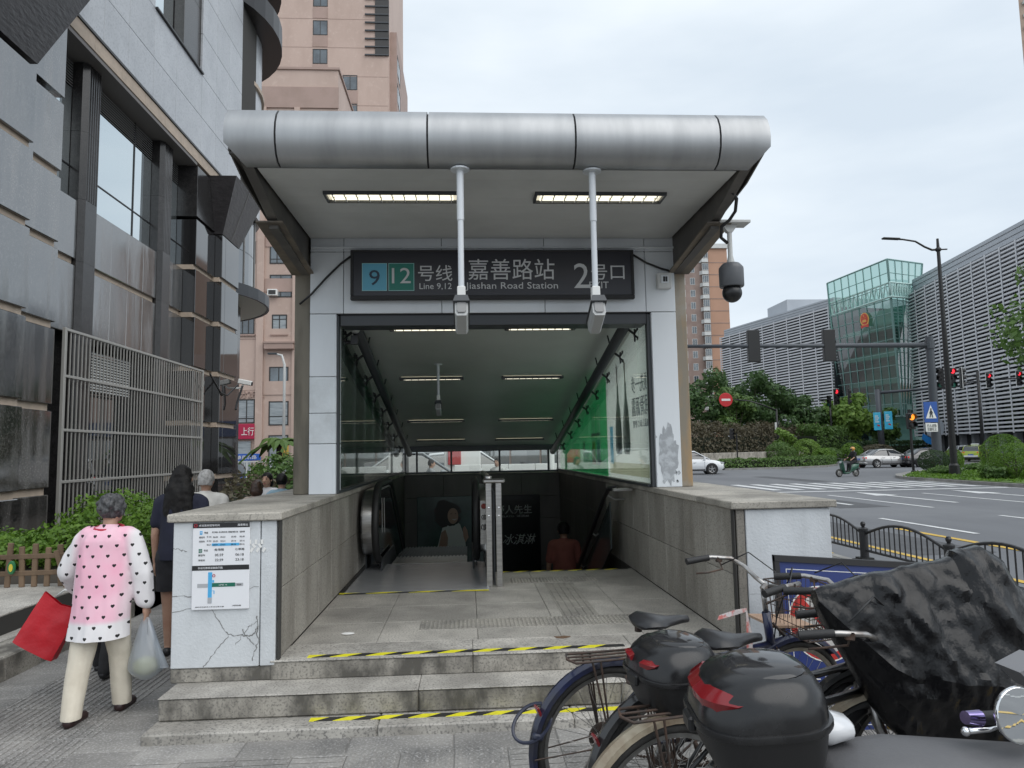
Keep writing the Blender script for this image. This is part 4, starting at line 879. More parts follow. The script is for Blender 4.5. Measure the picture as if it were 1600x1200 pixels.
# ================================================================ dark granite office building on the left
m_dg = M('polished_dark_granite', (.018, .0175, .018), .22, ior=1.5, c2=(.028, .027, .028), ns=7, sp=(.07, .065, .062), spa=.55, sps=70, rv=.12)
m_dgs = M('polished_granite_course', (.022, .022, .022), .09, ior=2.9, c2=(.13, .125, .12), ns=2.6, st=(1, 1, .14), thr=(.44, .72), r2=.30, c3=(.05, .048, .046), ns3=1.3, thr3=(.45, .65), sp=(.20, .19, .18), spa=.5, sps=34, rv=.18)
m_dgd = M('polished_granite_corner', (.016, .0155, .016), .05, ior=2.0, sp=(.05, .047, .045), spa=.5, sps=70, rv=.1)
m_lg = M('grey_granite_panel', (.44, .455, .48), .35, c2=(.38, .395, .42), ns=1.2, sp=(.22, .235, .26), spa=.5, sps=26, rv=.05, ior=1.7)
m_tan = M('tan_stone', (.46, .37, .29), .6, c2=(.38, .31, .245), ns=5, rv=.05)
m_wg = M('window_glass_dark', (.012, .016, .018), .02, ior=3.2); m_wgm = M('mirror_window', (.62, .68, .70), .015, .92); m_dgr = M('flamed_dark_granite', (.035, .032, .034), .35, c2=(.05, .046, .048), ns=5, sp=(.08, .075, .075), spa=.5, sps=60, bump=.4, bs=5, bst=(1, 1, 3), bd=.03)
m_bar = M('grille_steel', (.40, .39, .365), .45, .4)
m_lou = M('louvre_slat', (.23, .23, .225), .5)
OB = thing('office_building', 'tall office building clad in polished dark granite with a barred ground floor window', 'building', (-9, 17, 0))
LV = [-.3, 1.1, 2.6, 4.1, 5.6, 6.95, 8.38]
def course_stack(x, y0, y1, splits, lv, mat, depth=.5, faces='x'):
    for za, zb in zip(lv[:-1], lv[1:]):
        ys = [y0] + splits + [y1]
        for a, b_ in zip(ys[:-1], ys[1:]):
            q = MB(); q.cbox(x - depth, x, a + .003, b_ - .003, za + .065, zb - .065, .012); q.build('granite_slab', mat, OB)
    for z in lv[1:-1]:
        q = MB(); q.box(x - depth - .05, x - .075, y0, y1 - .02, z - .066, z + .066); q.build('tan_band', m_tan, OB)
# left pier: the nearer half stands proud
course_stack(-7.28, 8.2, 12.42, [9.6, 11.05], LV, m_dgs); course_stack(-7.50, 12.43, 13.68, [], LV, m_dgs)
for x0, y0, y1 in ((-7.9, 8.0, 13.66),): q = MB(); q.box(-10, x0 + .05, y0, y1, -.3, 10.1); q.build('wall_core', m_dg, OB)
q = MB(); q.prism([(12.43, 8.45), (13.68, 8.45), (13.68, 10.15), (13.55, 10.15)], .35, lambda u, v, w: (-7.85 + w, u, v)); q.build('granite_slab', m_dgs, OB, fix=True)
# flared capitals over both corner piers
def capital(y0, y1, zb, zt, x0, out, ex, name='flared_capital'):
    q = MB(); B = [(x0 - .9, y0, zb), (x0, y0, zb), (x0, y1, zb), (x0 - .9, y1, zb)]; T_ = [(x0 - .9, y0 - ex, zt), (x0 + out, y0 - ex, zt), (x0 + out, y1 + ex, zt), (x0 - .9, y1 + ex, zt)]
    ym = (y0 + y1) / 2
    q.add(B + T_, [(0, 3, 2, 1), (4, 5, 6, 7), (0, 1, 5, 4), (1, 2, 6, 5), (2, 3, 7, 6), (3, 0, 4, 7)]); q.build(name, m_dgr, OB)
    q = MB(); q.tube([(x0 + .004, ym, zb), (x0 + out + .004, ym, zt)], .008, 4); q.build('joint_line', m_lou, OB)
capital(8.0, 12.42, 8.42, 11.2, -7.28, .75, 1.25); capital(21.95, 23.55, 8.34, 9.95, -7.28, .55, .55)
# recessed bay: pilasters, windows, louvres, spandrels
def pilaster(y0, y1, x):
    for za, zb in ((-.3, 2.4), (2.405, 4.15), (4.155, 5.65), (5.655, 6.95), (6.955, 8.38), (8.385, 9.85)):
        q = MB(); pts = [(x - .55, y0), (x - .10, y0), (x, y0 + .10)]
        nf = 5
        if za > 6.9:
            w = (y1 - y0 - .2) / nf
            for i in range(nf):
                ya = y0 + .1 + i * w; pts += [(x, ya + .015), (x - .035, ya + .03), (x - .035, ya + w - .03), (x, ya + w - .015)]
        pts += [(x, y1 - .10), (x - .10, y1), (x - .55, y1)]
        q.prism(pts, zb - za, lambda u, v, w: (u, v, za + w)); q.build('pilaster_block', m_dg, OB, fix=True)
pilaster(14.95, 15.60, -7.75); pilaster(18.76, 19.42, -7.75)
q = MB(); q.box(-9.5, -8.55, 13.6, 20.5, -.3, 9.86); q.build('bay_back_wall', m_dg, OB)
q = MB(); q.box(-9.4, -7.52, 13.69, 20.44, 9.865, 9.95); q.build('bay_soffit', M('bay_soffit_paint', (.16, .15, .145), .6), OB)
def pane(y0, y1, z0, z1, x=-8.05):
    q = MB(); q.box(x - .03, x, y0, y1, z0, z1); return q.build('window', m_wgm, OB)
for a, b_ in ((13.7, 14.93), (15.62, 17.75), (17.79, 18.74), (19.44, 20.43)):
    pane(a, b_, 7.66, 9.28); pane(a, b_, 6.98, 7.62)
    q = MB(); q.box(-8.07, -8.035, a, b_, 7.625, 7.655); q.build('window_frame', m_black, OB)
    for i in range(9):
        q = MB(); z = 9.31 + i * .06; q.obox((-8.05, (a + b_) / 2, z + .02), (.055, b_ - a - .03, .012), (0, .7, 0)); q.build('louvre_slat', m_lou, OB)
q = MB(); q.box(-8.07, -8.03, 17.755, 17.785, 6.98, 9.86); q.build('window_frame', m_black, OB)
for a, b_, cuts in ((13.7, 14.94, []), (15.61, 18.75, [16.4, 17.2, 18.0]), (19.43, 20.44, [])):
    course_stack(-7.85, a, b_, cuts, [4.1, 5.62, 6.96], m_dgs, .4)
# right pier: two faces stepping out towards the street, visible end faces
course_stack(-7.50, 20.45, 21.94, [], LV, m_dgd, .75); course_stack(-7.28, 21.95, 23.55, [22.25], LV, m_dgd, .5)
q = MB(); q.box(-10, -8.2, 20.46, 23.5, -.3, 10.0); q.build('wall_core', m_dg, OB)
q = MB(); q.cbox(-8.25, -7.5, 20.45, 21.94, 8.40, 9.86, .01); q.build('granite_slab', m_dg, OB)
# ground floor: barred opening in front of a dark recess
q = MB(); q.box(-8.4, -8.3, 13.9, 20.5, .2, 4.05); q.build('shop_glass', m_wg, OB)
for k_, (a, b_, z0) in enumerate(((13.95, 14.5, 3.2), (15.7, 18.1, 3.15), (19.6, 19.9, 3.2))):
    for i in range(14):
        q = MB(); z = z0 + i * .062; q.obox((-8.15, (a + b_) / 2, z), (.06, b_ - a, .012), (0, .7, 0)); q.build('louvre_slat', m_soffit if k_ == 1 else m_lou, OB)
GR = thing('window_grille', 'tall steel bar grille across the ground floor of the dark granite building', 'grille', (-7.42, 17.4, .3))
for i in range(50):
    y = 13.93 + i * .142; q = MB(); q.box(-7.435, -7.415, y - .011, y + .011, .32, 4.06); q.build('bar', m_bar, GR)
for z in (.33, 1.25, 2.2, 3.2, 4.07):
    q = MB(); q.cbox(-7.45, -7.40, 13.86, 20.94, z - .025, z + .025, .004); q.build('rail', m_bar, GR)
for y in (13.86, 20.94):
    q = MB(); q.cbox(-7.455, -7.395, y - .03, y + .03, .3, 4.10, .004); q.build('frame_post', m_bar, GR)
# upper wall: tan band and flush grey panels with one tall window
for i in range(9):
    y = 13.56 + i * 1.16; q = MB(); q.cbox(-7.9, -7.50, y, y + 1.154, 9.96, 10.27, .006); q.build('tan_band', m_tan, OB)
q = MB(); q.box(-7.9, -7.47, 10.2, 24.4, 10.275, 10.33); q.build('shadow_joint', m_black, OB)
ys = [10.2, 11.4, 12.6, 13.8, 15.0, 16.1, 17.4, 18.75, 20.55, 21.75, 22.9, 24.2]
zs = [10.335, 11.35, 12.6, 13.85, 15.1, 16.35, 17.6, 18.85, 20.1, 21.4, 22.7, 24]
for a, b_ in zip(ys[:-1], ys[1:]):
    for c, d in zip(zs[:-1], zs[1:]):
        if 17.3 < a < 20 and c > 12.5: continue
        if (b_ - 0) < 13 and c < 11.3: pass
        q = MB(); q.cbox(-7.6, -7.48, a + .005, b_ - .005, c + .005, d - .005, .004); q.build('wall_panel', m_lg, OB)
q = MB(); q.box(-11, -7.54, 10.2, 17.4, 10.34, 24); q.box(-11, -7.54, 20.55, 26, 10.34, 24); q.box(-11, -7.9, 17.3, 20.6, 10.34, 24); q.box(-11, -7.54, 17.3, 20.6, 10.34, 12.5); q.build('joint_backing', m_joint, OB)
q = MB(); q.box(-7.86, -7.83, 17.45, 19.3, 12.7, 24); q.build('window', m_wgm, OB)
for z in range(6): q = MB(); q.cbox(-7.88, -7.55, 19.35, 20.53, 12.66 + z * 1.9, 12.66 + z * 1.9 + 1.89, .005); q.build('granite_slab', m_dg, OB)
q = MB(); q.cbox(-7.9, -7.42, 17.4, 20.55, 12.60, 12.655, .004); q.build('window_sill', m_black, OB)
# curved corner beyond, with ring canopies
def curved(r, z0, z1, name, mat, n=10, cx=-11.2, cy=26.4, a0=-.1, a1=1.5, th=.12, sm=30):
    P = [(cx + r * math.cos(a0 + (a1 - a0) * i / n), cy + r * math.sin(a0 + (a1 - a0) * i / n)) for i in range(n + 1)] + [(cx + (r - th) * math.cos(a1 - (a1 - a0) * i / n), cy + (r - th) * math.sin(a1 - (a1 - a0) * i / n)) for i in range(n + 1)]
    rings = [[(p[0], p[1], z) for p in P] for z in (z0, z1)]; q = MB(); q.loft(rings); return q.build(name, mat, OB, fix=True)
for i in range(5):
    a = -.65 + i * .33
    for c, d in zip(zs[:-1], zs[1:]): curved(3.62, c + .006, d - .006, 'wall_panel', m_lg, 3, a0=a, a1=a + .326)
curved(3.5, 10.3, 24, 'joint_backing', m_joint, 12, a0=-.7, a1=1.6)
curved(3.72, 15.05, 15.2, 'tan_band', m_tan, 12, a0=-.4, a1=1.5); curved(4.35, 17.2, 18.0, 'ring_canopy', m_black, 18, a0=-1.0, a1=1.6, th=1.0); curved(4.3, 19.4, 19.8, 'ring_canopy', m_black, 18, a0=-1.0, a1=1.6, th=1.0)
for i in range(6):
    a = -.9 + i * .36
    for z0 in (7.7, 8.9, 10.1): curved(3.45, z0, z0 + 1.18, 'curtain_glass', m_wg if i != 3 else m_wg, 3, a0=a, a1=a + .352, th=.05)
    q = MB(); q.tube([(-11.2 + 3.46 * math.cos(a), 26.4 + 3.46 * math.sin(a), 7.7), (-11.2 + 3.46 * math.cos(a), 26.4 + 3.46 * math.sin(a), 10.3)], .03, 6); q.build('mullion', m_lou, OB)
curved(4.0, 7.1, 7.5, 'ring_canopy', m_dkgrey, 18, a0=-1.3, a1=1.6, th=.08); curved(3.9, 7.12, 7.16, 'canopy_soffit', M('canopy_soffit_cream', (.62, .63, .55), .5), 18, a0=-1.3, a1=1.6, th=3.2)
curved(3.0, -.2, 7.1, 'lower_wall', m_dg, 12, a0=-1.2, a1=1.6)
WC = thing('wall_camera', 'white bullet camera with cables on the corner of the dark granite building', 'security camera', (-7.2, 23.3, 4.0))
q = MB(); q.obox((-6.95, 23.3, 3.98), (.42, .16, .15), (0, .2, 0), .02); q.build('housing', m_wpaint, WC)
q = MB(); q.obox((-6.74, 23.3, 3.93), (.03, .12, .11), (0, .2, 0)); q.build('lens', m_black, WC)
q = MB(); q.tube([(-7.28, 23.3, 3.8), (-7.1, 23.3, 3.8), (-7.0, 23.3, 3.9)], .03, 6); q.build('bracket', m_wpaint, WC)
q = MB(); q.tube([(-7.05, 22.9, 3.86), (-7.2, 22.4, 3.5), (-7.24, 21.9, 3.55), (-7.24, 21.0, 4.0)], .025, 6); q.tube([(-7.0, 23.2, 3.85), (-7.1, 23.0, 3.3), (-7.1, 22.9, 3.1)], .035, 6); q.build('cable', m_black, WC)

# ================================================================ pink buildings behind
m_pink = M('pink_tile_facade', (.53, .40, .34), .6, c2=(.46, .34, .285), ns=.5, st=(1, 1, .35), thr=(.4, .68), c3=(.58, .455, .39), ns3=2.2, thr3=(.55, .75))
m_pinkd = M('pink_tile_band', (.40, .285, .245), .6, c2=(.35, .25, .21), ns=.8)
m_wf = M('window_frame_dark', (.035, .033, .032), .4); m_win = M('far_window_glass', (.035, .045, .055), .04, ior=2.1, c2=(.10, .13, .15), ns=.7); m_curt = M('window_blind', (.36, .40, .42), .6, c2=(.22, .25, .27), ns=1.2, st=(1, 1, 8))
def window(par, x0, x1, y, z0, z1, mull=1, frame_m=None, glass=None, sill=False, face='y', dp=.14, rail=None):
    # a framed window sunk into a wall whose outer face is the plane y (facing -y) or x (facing +x)
    P = (lambda a, b_, c: (a, y + b_, c)) if face == 'y' else ((lambda a, b_, c: (y - b_, a, c)) if face == 'x' else (lambda a, b_, c: (y + b_, a, c)))
    def bx(q, a0, a1, b0, b1, c0, c1):
        p = P(a0, b0, c0); r_ = P(a1, b1, c1); q.box(min(p[0], r_[0]), max(p[0], r_[0]), min(p[1], r_[1]), max(p[1], r_[1]), c0, c1)
    t = .07
    q = MB(); bx(q, x0, x1, -.03, dp, z0, z0 + t); bx(q, x0, x1, -.03, dp, z1 - t, z1); bx(q, x0, x0 + t, -.03, dp, z0 + t, z1 - t); bx(q, x1 - t, x1, -.03, dp, z0 + t, z1 - t)
    for i in range(mull): xm = x0 + (x1 - x0) * (i + 1) / (mull + 1); bx(q, xm - .03, xm + .03, -.025, dp, z0 + t, z1 - t)
    if rail: bx(q, x0 + t, x1 - t, -.02, dp, rail - .03, rail + .03)
    w = q.build('window', frame_m or m_wf, par)
    q = MB(); bx(q, x0 + t, x1 - t, -.008, .004, z0 + t, z1 - t); q.build('pane', glass or m_win, w)
    if sill: q = MB(); bx(q, x0 - .08, x1 + .08, -.14, .0, z0 - .09, z0 - .002); q.build('sill', m_pinkd, w)
    return w
PB = thing('apartment_block', 'lower pink tiled block with dark windows and shops, beside the dark granite building', 'building', (-13, 46, 0))
q = MB(); q.box(-24, -8.1, 46, 58, 0, 26.6); q.build('wall', m_pink, PB)
q = MB(); q.box(-13.05, -12.62, 45.82, 46.0, 0, 24.0); q.build('pilaster', m_pink, PB); q = MB(); q.box(-10.85, -10.5, 45.82, 46, 0, 24.0); q.build('pilaster', m_pink, PB); q = MB(); q.box(-15.2, -14.7, 45.82, 46, 0, 24.0); q.build('pilaster', m_pink, PB)
q = MB(); q.box(-24, -8.05, 45.9, 46, 24.0, 25.4); q.build('band', m_pinkd, PB); q = MB(); q.box(-24, -8.0, 45.9, 58.1, 26.6, 26.75); q.build('roof', m_pinkd, PB)
for zc in (22.4, 19.4, 16.6, 13.7, 10.5, 7.2):
    q = MB(); q.box(-12.6, -10.87, 45.95, 46, zc - 1.75, zc - .9); q.build('spandrel', m_pinkd if zc > 13 else m_pink, PB)
for zc in (5.75, 8.95, 12.0, 15.2): q = MB(); q.box(-24, -8.1, 45.985, 46, zc - .02, zc + .02); q.build('tile_joint', m_pinkd, PB)
for (x0, x1, z0, z1, mu, gl, rl) in ((-12.35, -10.93, 22.2, 23.7, 0, None, None), (-12.32, -10.95, 18.6, 20.1, 1, None, None), (-12.32, -10.95, 13.75, 15.2, 2, None, 14.05), (-12.3, -10.92, 11.6, 13.05, 1, None, 11.95), (-12.13, -11.2, 9.25, 10.5, 1, m_curt, 10.2), (-12.26, -11.08, 6.2, 7.2, 1, None, None), (-12.26, -11.05, 3.55, 5.05, 0, m_curt, 4.1), (-12.25, -11.05, .6, 2.95, 0, m_curt, None), (-14.3, -13.2, 9.25, 10.5, 2, None, None), (-14.6, -13.1, 3.7, 5.2, 2, m_curt, 4.0), (-14.3, -13.2, 13.75, 15.2, 1, None, None)):
    window(PB, x0, x1, 46, z0, z1, mu, None, gl, z0 > 9 and z0 < 11, rail=rl)
q = MB(); q.cbox(-12.5, -10.7, 45.5, 46, 8.25, 8.7, .03); q.box(-12.55, -10.65, 45.45, 46, 8.62, 8.72); q.build('ledge', m_pinkd, PB)
q = MB(); q.cbox(-12.35, -11.75, 45.6, 45.98, 11.65, 12.05, .02); q.build('air_conditioner', m_wpaint, PB); q = MB(); q.box(-12.27, -11.83, 45.58, 45.6, 11.72, 11.98); q.build('grille', m_wf, PB)
q = MB(); q.cbox(-15.2, -13.05, 45.75, 45.98, 2.72, 3.66, .02); q.build('shop_sign', M('shop_sign_red', (.42, .012, .06), .5), PB)
txt('上行', .7, frame((-13.45, 45.74, 3.2), (1, 0, 0), (0, 0, 1)), m_wpaint, 'sign_lettering', PB, .01, box=(.75, .5))
txt('分2F上', .8, frame((-13.3, 45.97, 5.5), (1, 0, 0), (0, 0, 1)), m_pinkd, 'raised_lettering', PB, .05, box=(1.5, .52))
q = MB(); q.box(-14.5, -13.3, 45.9, 45.95, .1, 2.6); q.build('shop_door', m_curt, PB)
PT = thing('apartment_tower', 'tall pink tiled tower rising behind the canopy of the station entrance', 'building', (-13, 66, 0))
q = MB(); q.box(-26, -6.95, 66, 82, 0, 62); q.build('wall', m_pink, PT)
q = MB(); q.box(-6.95, -6.3, 67.2, 80, 0, 42); q.build('side_bay', m_pinkd, PT); q = MB(); q.box(-8.2, -6.9, 65.9, 66.0, 38.9, 62); q.build('louvre_backing', m_wf, PT)
for i in range(24):
    q = MB(); q.box(-9.2 if False else -9.15, -6.93, 65.82, 65.95, 38.9 + i * .8, 38.9 + i * .8 + .12); q.build('louvre_slat', m_dkgrey, PT)
q = MB(); q.prism([(-19.2, 40.5), (-16.4, 33.5), (-16.25, 33.5), (-18.9, 42)], .25, lambda u, v, w: (u, 65.75 + w, v)); q.build('sloping_rib', m_pinkd, PT, fix=True)
for i in range(22):
    z = 15.5 + i * 2.82
    q = MB(); q.box(-14.0, -12.6, 65.96, 66, z - 1.15, z - .08); q.build('spandrel', m_pinkd, PT)
    window(PT, -13.98, -12.62, 66, z, z + 1.45, 1)
    if z < 37: window(PT, -11.2, -9.85, 66, z + .3, z + 1.75, 1); q = MB(); q.box(-11.22, -9.83, 65.96, 66, z - 1.0, z + .2); q.build('spandrel', m_pinkd, PT)
    q = MB(); q.box(-26, -6.95, 65.985, 66, z - 1.22, z - 1.18); q.build('tile_joint', m_pinkd, PT)
    if z < 40: window(PT, 67.6, 70.5, -6.3, z, z + 1.9, 1, face='x')

# ================================================================ right hand side: pink tower, courthouse with louvres, glass hall
m_rt = M('terracotta_tile', (.48, .28, .19), .6, c2=(.42, .245, .165), ns=.15, thr=(.4, .7)); m_rtb = M('tower_brown', (.23, .165, .14), .6, c2=(.30, .22, .19), ns=.4)
RT = thing('apartment_tower', 'terracotta apartment tower with pale bay windows, beyond the trees on the right', 'building', (58, 172, 0))
q = MB(); q.box(50, 64.2, 172, 190, 0, 50.5); q.build('wall', m_rt, RT); q = MB(); q.box(49.8, 59.4, 171.6, 172, 0, 49.6); q.build('bay_wall', m_rtb, RT); q = MB(); q.box(56.5, 64.4, 171.4, 190.2, 50.5, 51.6); q.build('parapet', m_soffit, RT)
for i in range(16):
    z = 2 + i * 3.0
    q = MB(); q.box(59.4, 64.2, 171.94, 172, z - .08, z + .08); q.build('floor_joint', m_rtb, RT)
    q = MB(); q.prism([(57.0, 171.6), (57.4, 170.6), (58.9, 170.6), (59.3, 171.6)], .9, lambda u, v, w: (u, v, z - .2 + w)); q.build('bay_window', m_soffit, RT, fix=True)
    window(RT, 57.4, 58.9, 170.6, z + .8, z + 2.5, 2, m_soffit); window(RT, 54.6, 55.8, 171.6, z + .4, z + 2.1, 1, m_soffit); window(RT, 52.2, 53.4, 171.6, z + .4, z + 2.1, 1, m_soffit)
ET = thing('apartment_tower', 'beige high rise corner with window units at the far right edge of the view', 'building', (135, 150, 0))
q = MB(); q.prism([(126.5, 150), (165, 150), (200, 190), (154, 180)], 130, lambda u, v, w: (u, v, w)); q.build('wall', M('beige_render', (.36, .27, .21), .7, c2=(.30, .225, .175), ns=.3), ET)
for i in range(26):
    z = 50 + i * 3.0; window(ET, 128.6, 130.6, 150, z, z + 1.6, 1, m_soffit); q = MB(); q.box(127.3, 128.2, 149.4, 150, z, z + .7); q.build('air_conditioner', m_soffit, ET)
    window(ET, 132.5, 134.5, 150, z, z + 1.6, 1, m_soffit); window(ET, 136.5, 138.5, 150, z, z + 1.6, 1, m_soffit)
m_lvw = M('louvre_white', (.58, .59, .62), .45); m_lvb = M('facade_dark_glass', (.018, .022, .03), .1, ior=1.6); m_pp = M('parapet_panel', (.42, .45, .49), .5, c2=(.38, .41, .45), ns=.3)
def louvre_building(A, B, ztop, zb, zl, depth, label, nrow, nbay, tall=0):
    t = thing('courthouse_wing', label, 'building', (A[0], A[1], 0), 'louvred wings of the courthouse')
    a = Vector((A[0], A[1], 0)); b_ = Vector((B[0], B[1], 0)); d = (b_ - a); L_ = d.length; d.normalize(); n = Vector((d.y, -d.x, 0))
    if n.x > 0: n = -n
    back = -n * depth
    def pr(o0, o1, z0, z1, s0=0.0, s1=None):
        s1 = L_ if s1 is None else s1; q = MB(); c = [a + d * s0 + n * o0, a + d * s1 + n * o0, a + d * s1 + n * o1, a + d * s0 + n * o1]
        q.prism([(p.x, p.y) for p in c], z1 - z0, lambda u, v, w: (u, v, z0 + w)); return q
    pr(0, -depth, zb, zl).build('glass_wall', m_lvb, t, fix=True); pr(-.4, -depth, zl, ztop).build('parapet', m_pp, t, fix=True); pr(-1.5, -depth, 0, zb).build('ground_floor', m_dkgrey, t, fix=True)
    for i in range(3): pr(-.36, -.4, zl + (ztop - zl) * (i + .6) / 3.4, zl + (ztop - zl) * (i + .6) / 3.4 + .05).build('panel_joint', m_dkgrey, t, fix=True)
    for i in range(nrow):
        z = zb + (zl - zb) * (i + .5) / nrow; pr(.55, .25, z - .10, z + .10).build('louvre', m_lvw, t, fix=True)
    for i in range(nbay + 1):
        s = L_ * i / nbay; s = min(max(s, .1), L_ - .1); pr(.62, .56, zb, zl, s - .09, s + .09).build('mullion', m_lvw, t, fix=True); pr(.2, .01, zb, zl, s - .05, s + .05).build('mullion', m_dkgrey, t, fix=True)
    for i in range(4): z = zb + (zl - zb) * (i + 1) / 5; pr(.10, .01, z - .25, z + .25).build('floor_edge', m_dkgrey, t, fix=True)
    for i in range(0, nbay + 1): s = min(L_ * i / nbay, L_ - .3); pr(-.9, -1.5, 0, zb, s, s + .6).build('column', m_pp, t, fix=True)
    return t
louvre_building((60.3, 94.2), (52.6, 51.0), 24, 2.7, 22.0, 30, 'nearer louvred courthouse wing with white horizontal slats, right of the glass hall', 44, 15)
louvre_building((54.9, 105.0), (48.6, 134.5), 24, 2.7, 22.6, 30, 'farther louvred courthouse wing with white slats, left of the glass hall', 44, 9)
q = MB(); q.box(54, 62, 118, 126, 24, 26.4); o = q.build('plant_room', m_pp); tag(o, 'pale rooftop plant room on the farther louvred wing', 'rooftop box')
m_teal = glassmat('teal_glass', (.45, .68, .62), .12, .04); m_tealb = M('teal_interior', (.22, .40, .36), .8, c2=(.12, .24, .21), ns=.25, st=(.3, .3, 2), emit=None); m_tm = M('teal_steel', (.20, .34, .32), .45)
GH = thing('glass_hall', 'teal glass hall leaning outwards with a red and gold emblem, between the louvred wings', 'building', (56, 96, 0))
TL, TC, TR = Vector((54.2, 104.5, 26.0)), Vector((55.35, 90.77, 26.0)), Vector((63.2, 95.5, 26.6)); BL, BC, BR_ = Vector((55.6, 105.5, 5.5)), Vector((58.3, 94.6, 5.5)), Vector((62.8, 99.5, 5.5))
def bil(P00, P10, P01, P11, s, t): return P00 * (1 - s) * (1 - t) + P10 * s * (1 - t) + P01 * (1 - s) * t + P11 * s * t
def curtain(P00, P10, P01, P11, nu, nv):
    nrm = (P10 - P00).cross(P01 - P00).normalized()
    for i in range(nu):
        for j in range(nv):
            e = .02; c = [bil(P00, P10, P01, P11, s, t) for s, t in (((i + e) / nu, (j + e) / nv), ((i + 1 - e) / nu, (j + e) / nv), ((i + 1 - e) / nu, (j + 1 - e) / nv), ((i + e) / nu, (j + 1 - e) / nv))]
            q = MB(); q.quad(*c); q.build('glass_pane', m_teal, GH)
    for i in range(nu + 1):
        q = MB(); q.tube([bil(P00, P10, P01, P11, i / nu, 0) + nrm * .05, bil(P00, P10, P01, P11, i / nu, 1) + nrm * .05], .07 if i not in (0, nu) else .13, 4); q.build('mullion', m_tm, GH)
    for j in range(nv + 1):
        q = MB(); q.tube([bil(P00, P10, P01, P11, 0, j / nv) + nrm * .05, bil(P00, P10, P01, P11, 1, j / nv) + nrm * .05], .05 if j not in (0, nv) else .12, 4); q.build('transom', m_tm, GH)
curtain(BL, BC, TL, TC, 8, 12); curtain(BC, BR_, TC, TR, 5, 12)
off = Vector((1.6, 1.5, 0))
for z in (6.5, 10.2, 13.9, 17.6):
    t = (z - 5.5) / 20.5; c = [BL.lerp(TL, t) + off, BC.lerp(TC, t) + off * 1.2, BR_.lerp(TR, t) + off, Vector((66, 112, 0))]
    q = MB(); q.prism([(p.x, p.y) for p in c], .7, lambda u, v, w: (u, v, z + w)); q.build('floor_slab', m_tealb, GH, fix=True)
c = [BL + off * 2.2, BC + off * 2.6, BR_ + off * 2, Vector((66, 112, 0))]
q = MB(); q.prism([(p.x, p.y) for p in c], 20, lambda u, v, w: (u, v, 1.5 + w)); q.build('inner_core', m_tealb, GH, fix=True)
for P0, P1 in ((TL, TC), (TC, TR)):
    q = MB(); nn = 14
    for i in range(nn):
        a = P0.lerp(P1, i / nn) + off * .25 - Vector((0, 0, 3.0)); b_ = P0.lerp(P1, (i + .5) / nn) + off * .25 - Vector((0, 0, 4.9)); c_ = P0.lerp(P1, (i + 1) / nn) + off * .25 - Vector((0, 0, 3.0)); q.tube([a, b_, c_], .10, 4)
    for dz in (3.0, 4.9): q.tube([P0 + off * .25 - Vector((0, 0, dz)), P1 + off * .25 - Vector((0, 0, dz))], .14, 4)
    q.build('roof_truss', M('truss_white', (.5, .68, .65), .5), GH)
# emblem on the glass: red disc in a gold wreath with stars, gate and ribbon
m_red = M('emblem_red', (.55, .035, .02), .45); m_gold = M('emblem_gold', (.70, .36, .07), .4)
ec = bil(BL, BC, TL, TC, .60, .665); eu = (BC - BL).normalized(); eu = ((bil(BL, BC, TL, TC, 1, .66) - bil(BL, BC, TL, TC, 0, .66))).normalized(); ev = (TL - BL).normalized(); en = eu.cross(ev).normalized(); ev = en.cross(eu)
if en.dot(Vector((-1, -1, 0))) < 0: en = -en
EM = thing('emblem', 'round red and gold national emblem mounted on the leaning teal glass front', 'emblem', tuple(ec))
def ep(u, v, w): return tuple(ec + eu * u * 1.0 + ev * v * .95 + en * (.25 + w))
q = MB(); q.prism([(.92 * math.cos(2 * PI * i / 28), 1.02 * math.sin(2 * PI * i / 28)) for i in range(28)], .05, ep); q.build('wreath', m_gold, EM, fix=True)
q = MB(); q.prism([(.70 * math.cos(2 * PI * i / 28), .10 + .78 * math.sin(2 * PI * i / 28)) for i in range(28)], .03, lambda u, v, w: ep(u, v, .055 + w)); q.build('field', m_red, EM, fix=True)
def star(u0, v0, r_, nm='star'): q = MB(); q.prism([(u0 + (r_ if i % 2 == 0 else r_ * .4) * math.sin(PI * i / 5), v0 + (r_ if i % 2 == 0 else r_ * .4) * math.cos(PI * i / 5)) for i in range(10)], .02, lambda u, v, w: ep(u, v, .09 + w)); q.build(nm, m_gold, EM, fix=True)
star(0, .55, .20)
for u in (-.38, -.15, .15, .38): star(u, .25, .10)
q = MB(); q.prism([(-.42, -.22), (-.30, -.05), (-.34, .0), (.34, 0), (.30, -.05), (.42, -.22), (.45, -.36), (-.45, -.36)], .02, lambda u, v, w: ep(u, v, .09 + w)); q.build('gate', m_gold, EM, fix=True)
q = MB(); q.prism([(-.85, -.72), (-.3, -.80), (.3, -.80), (.85, -.72), (.72, -1.22), (.2, -1.08), (-.2, -1.08), (-.72, -1.22)], .05, lambda u, v, w: ep(u, v, .09 + w)); q.build('ribbon', m_red, EM, fix=True)

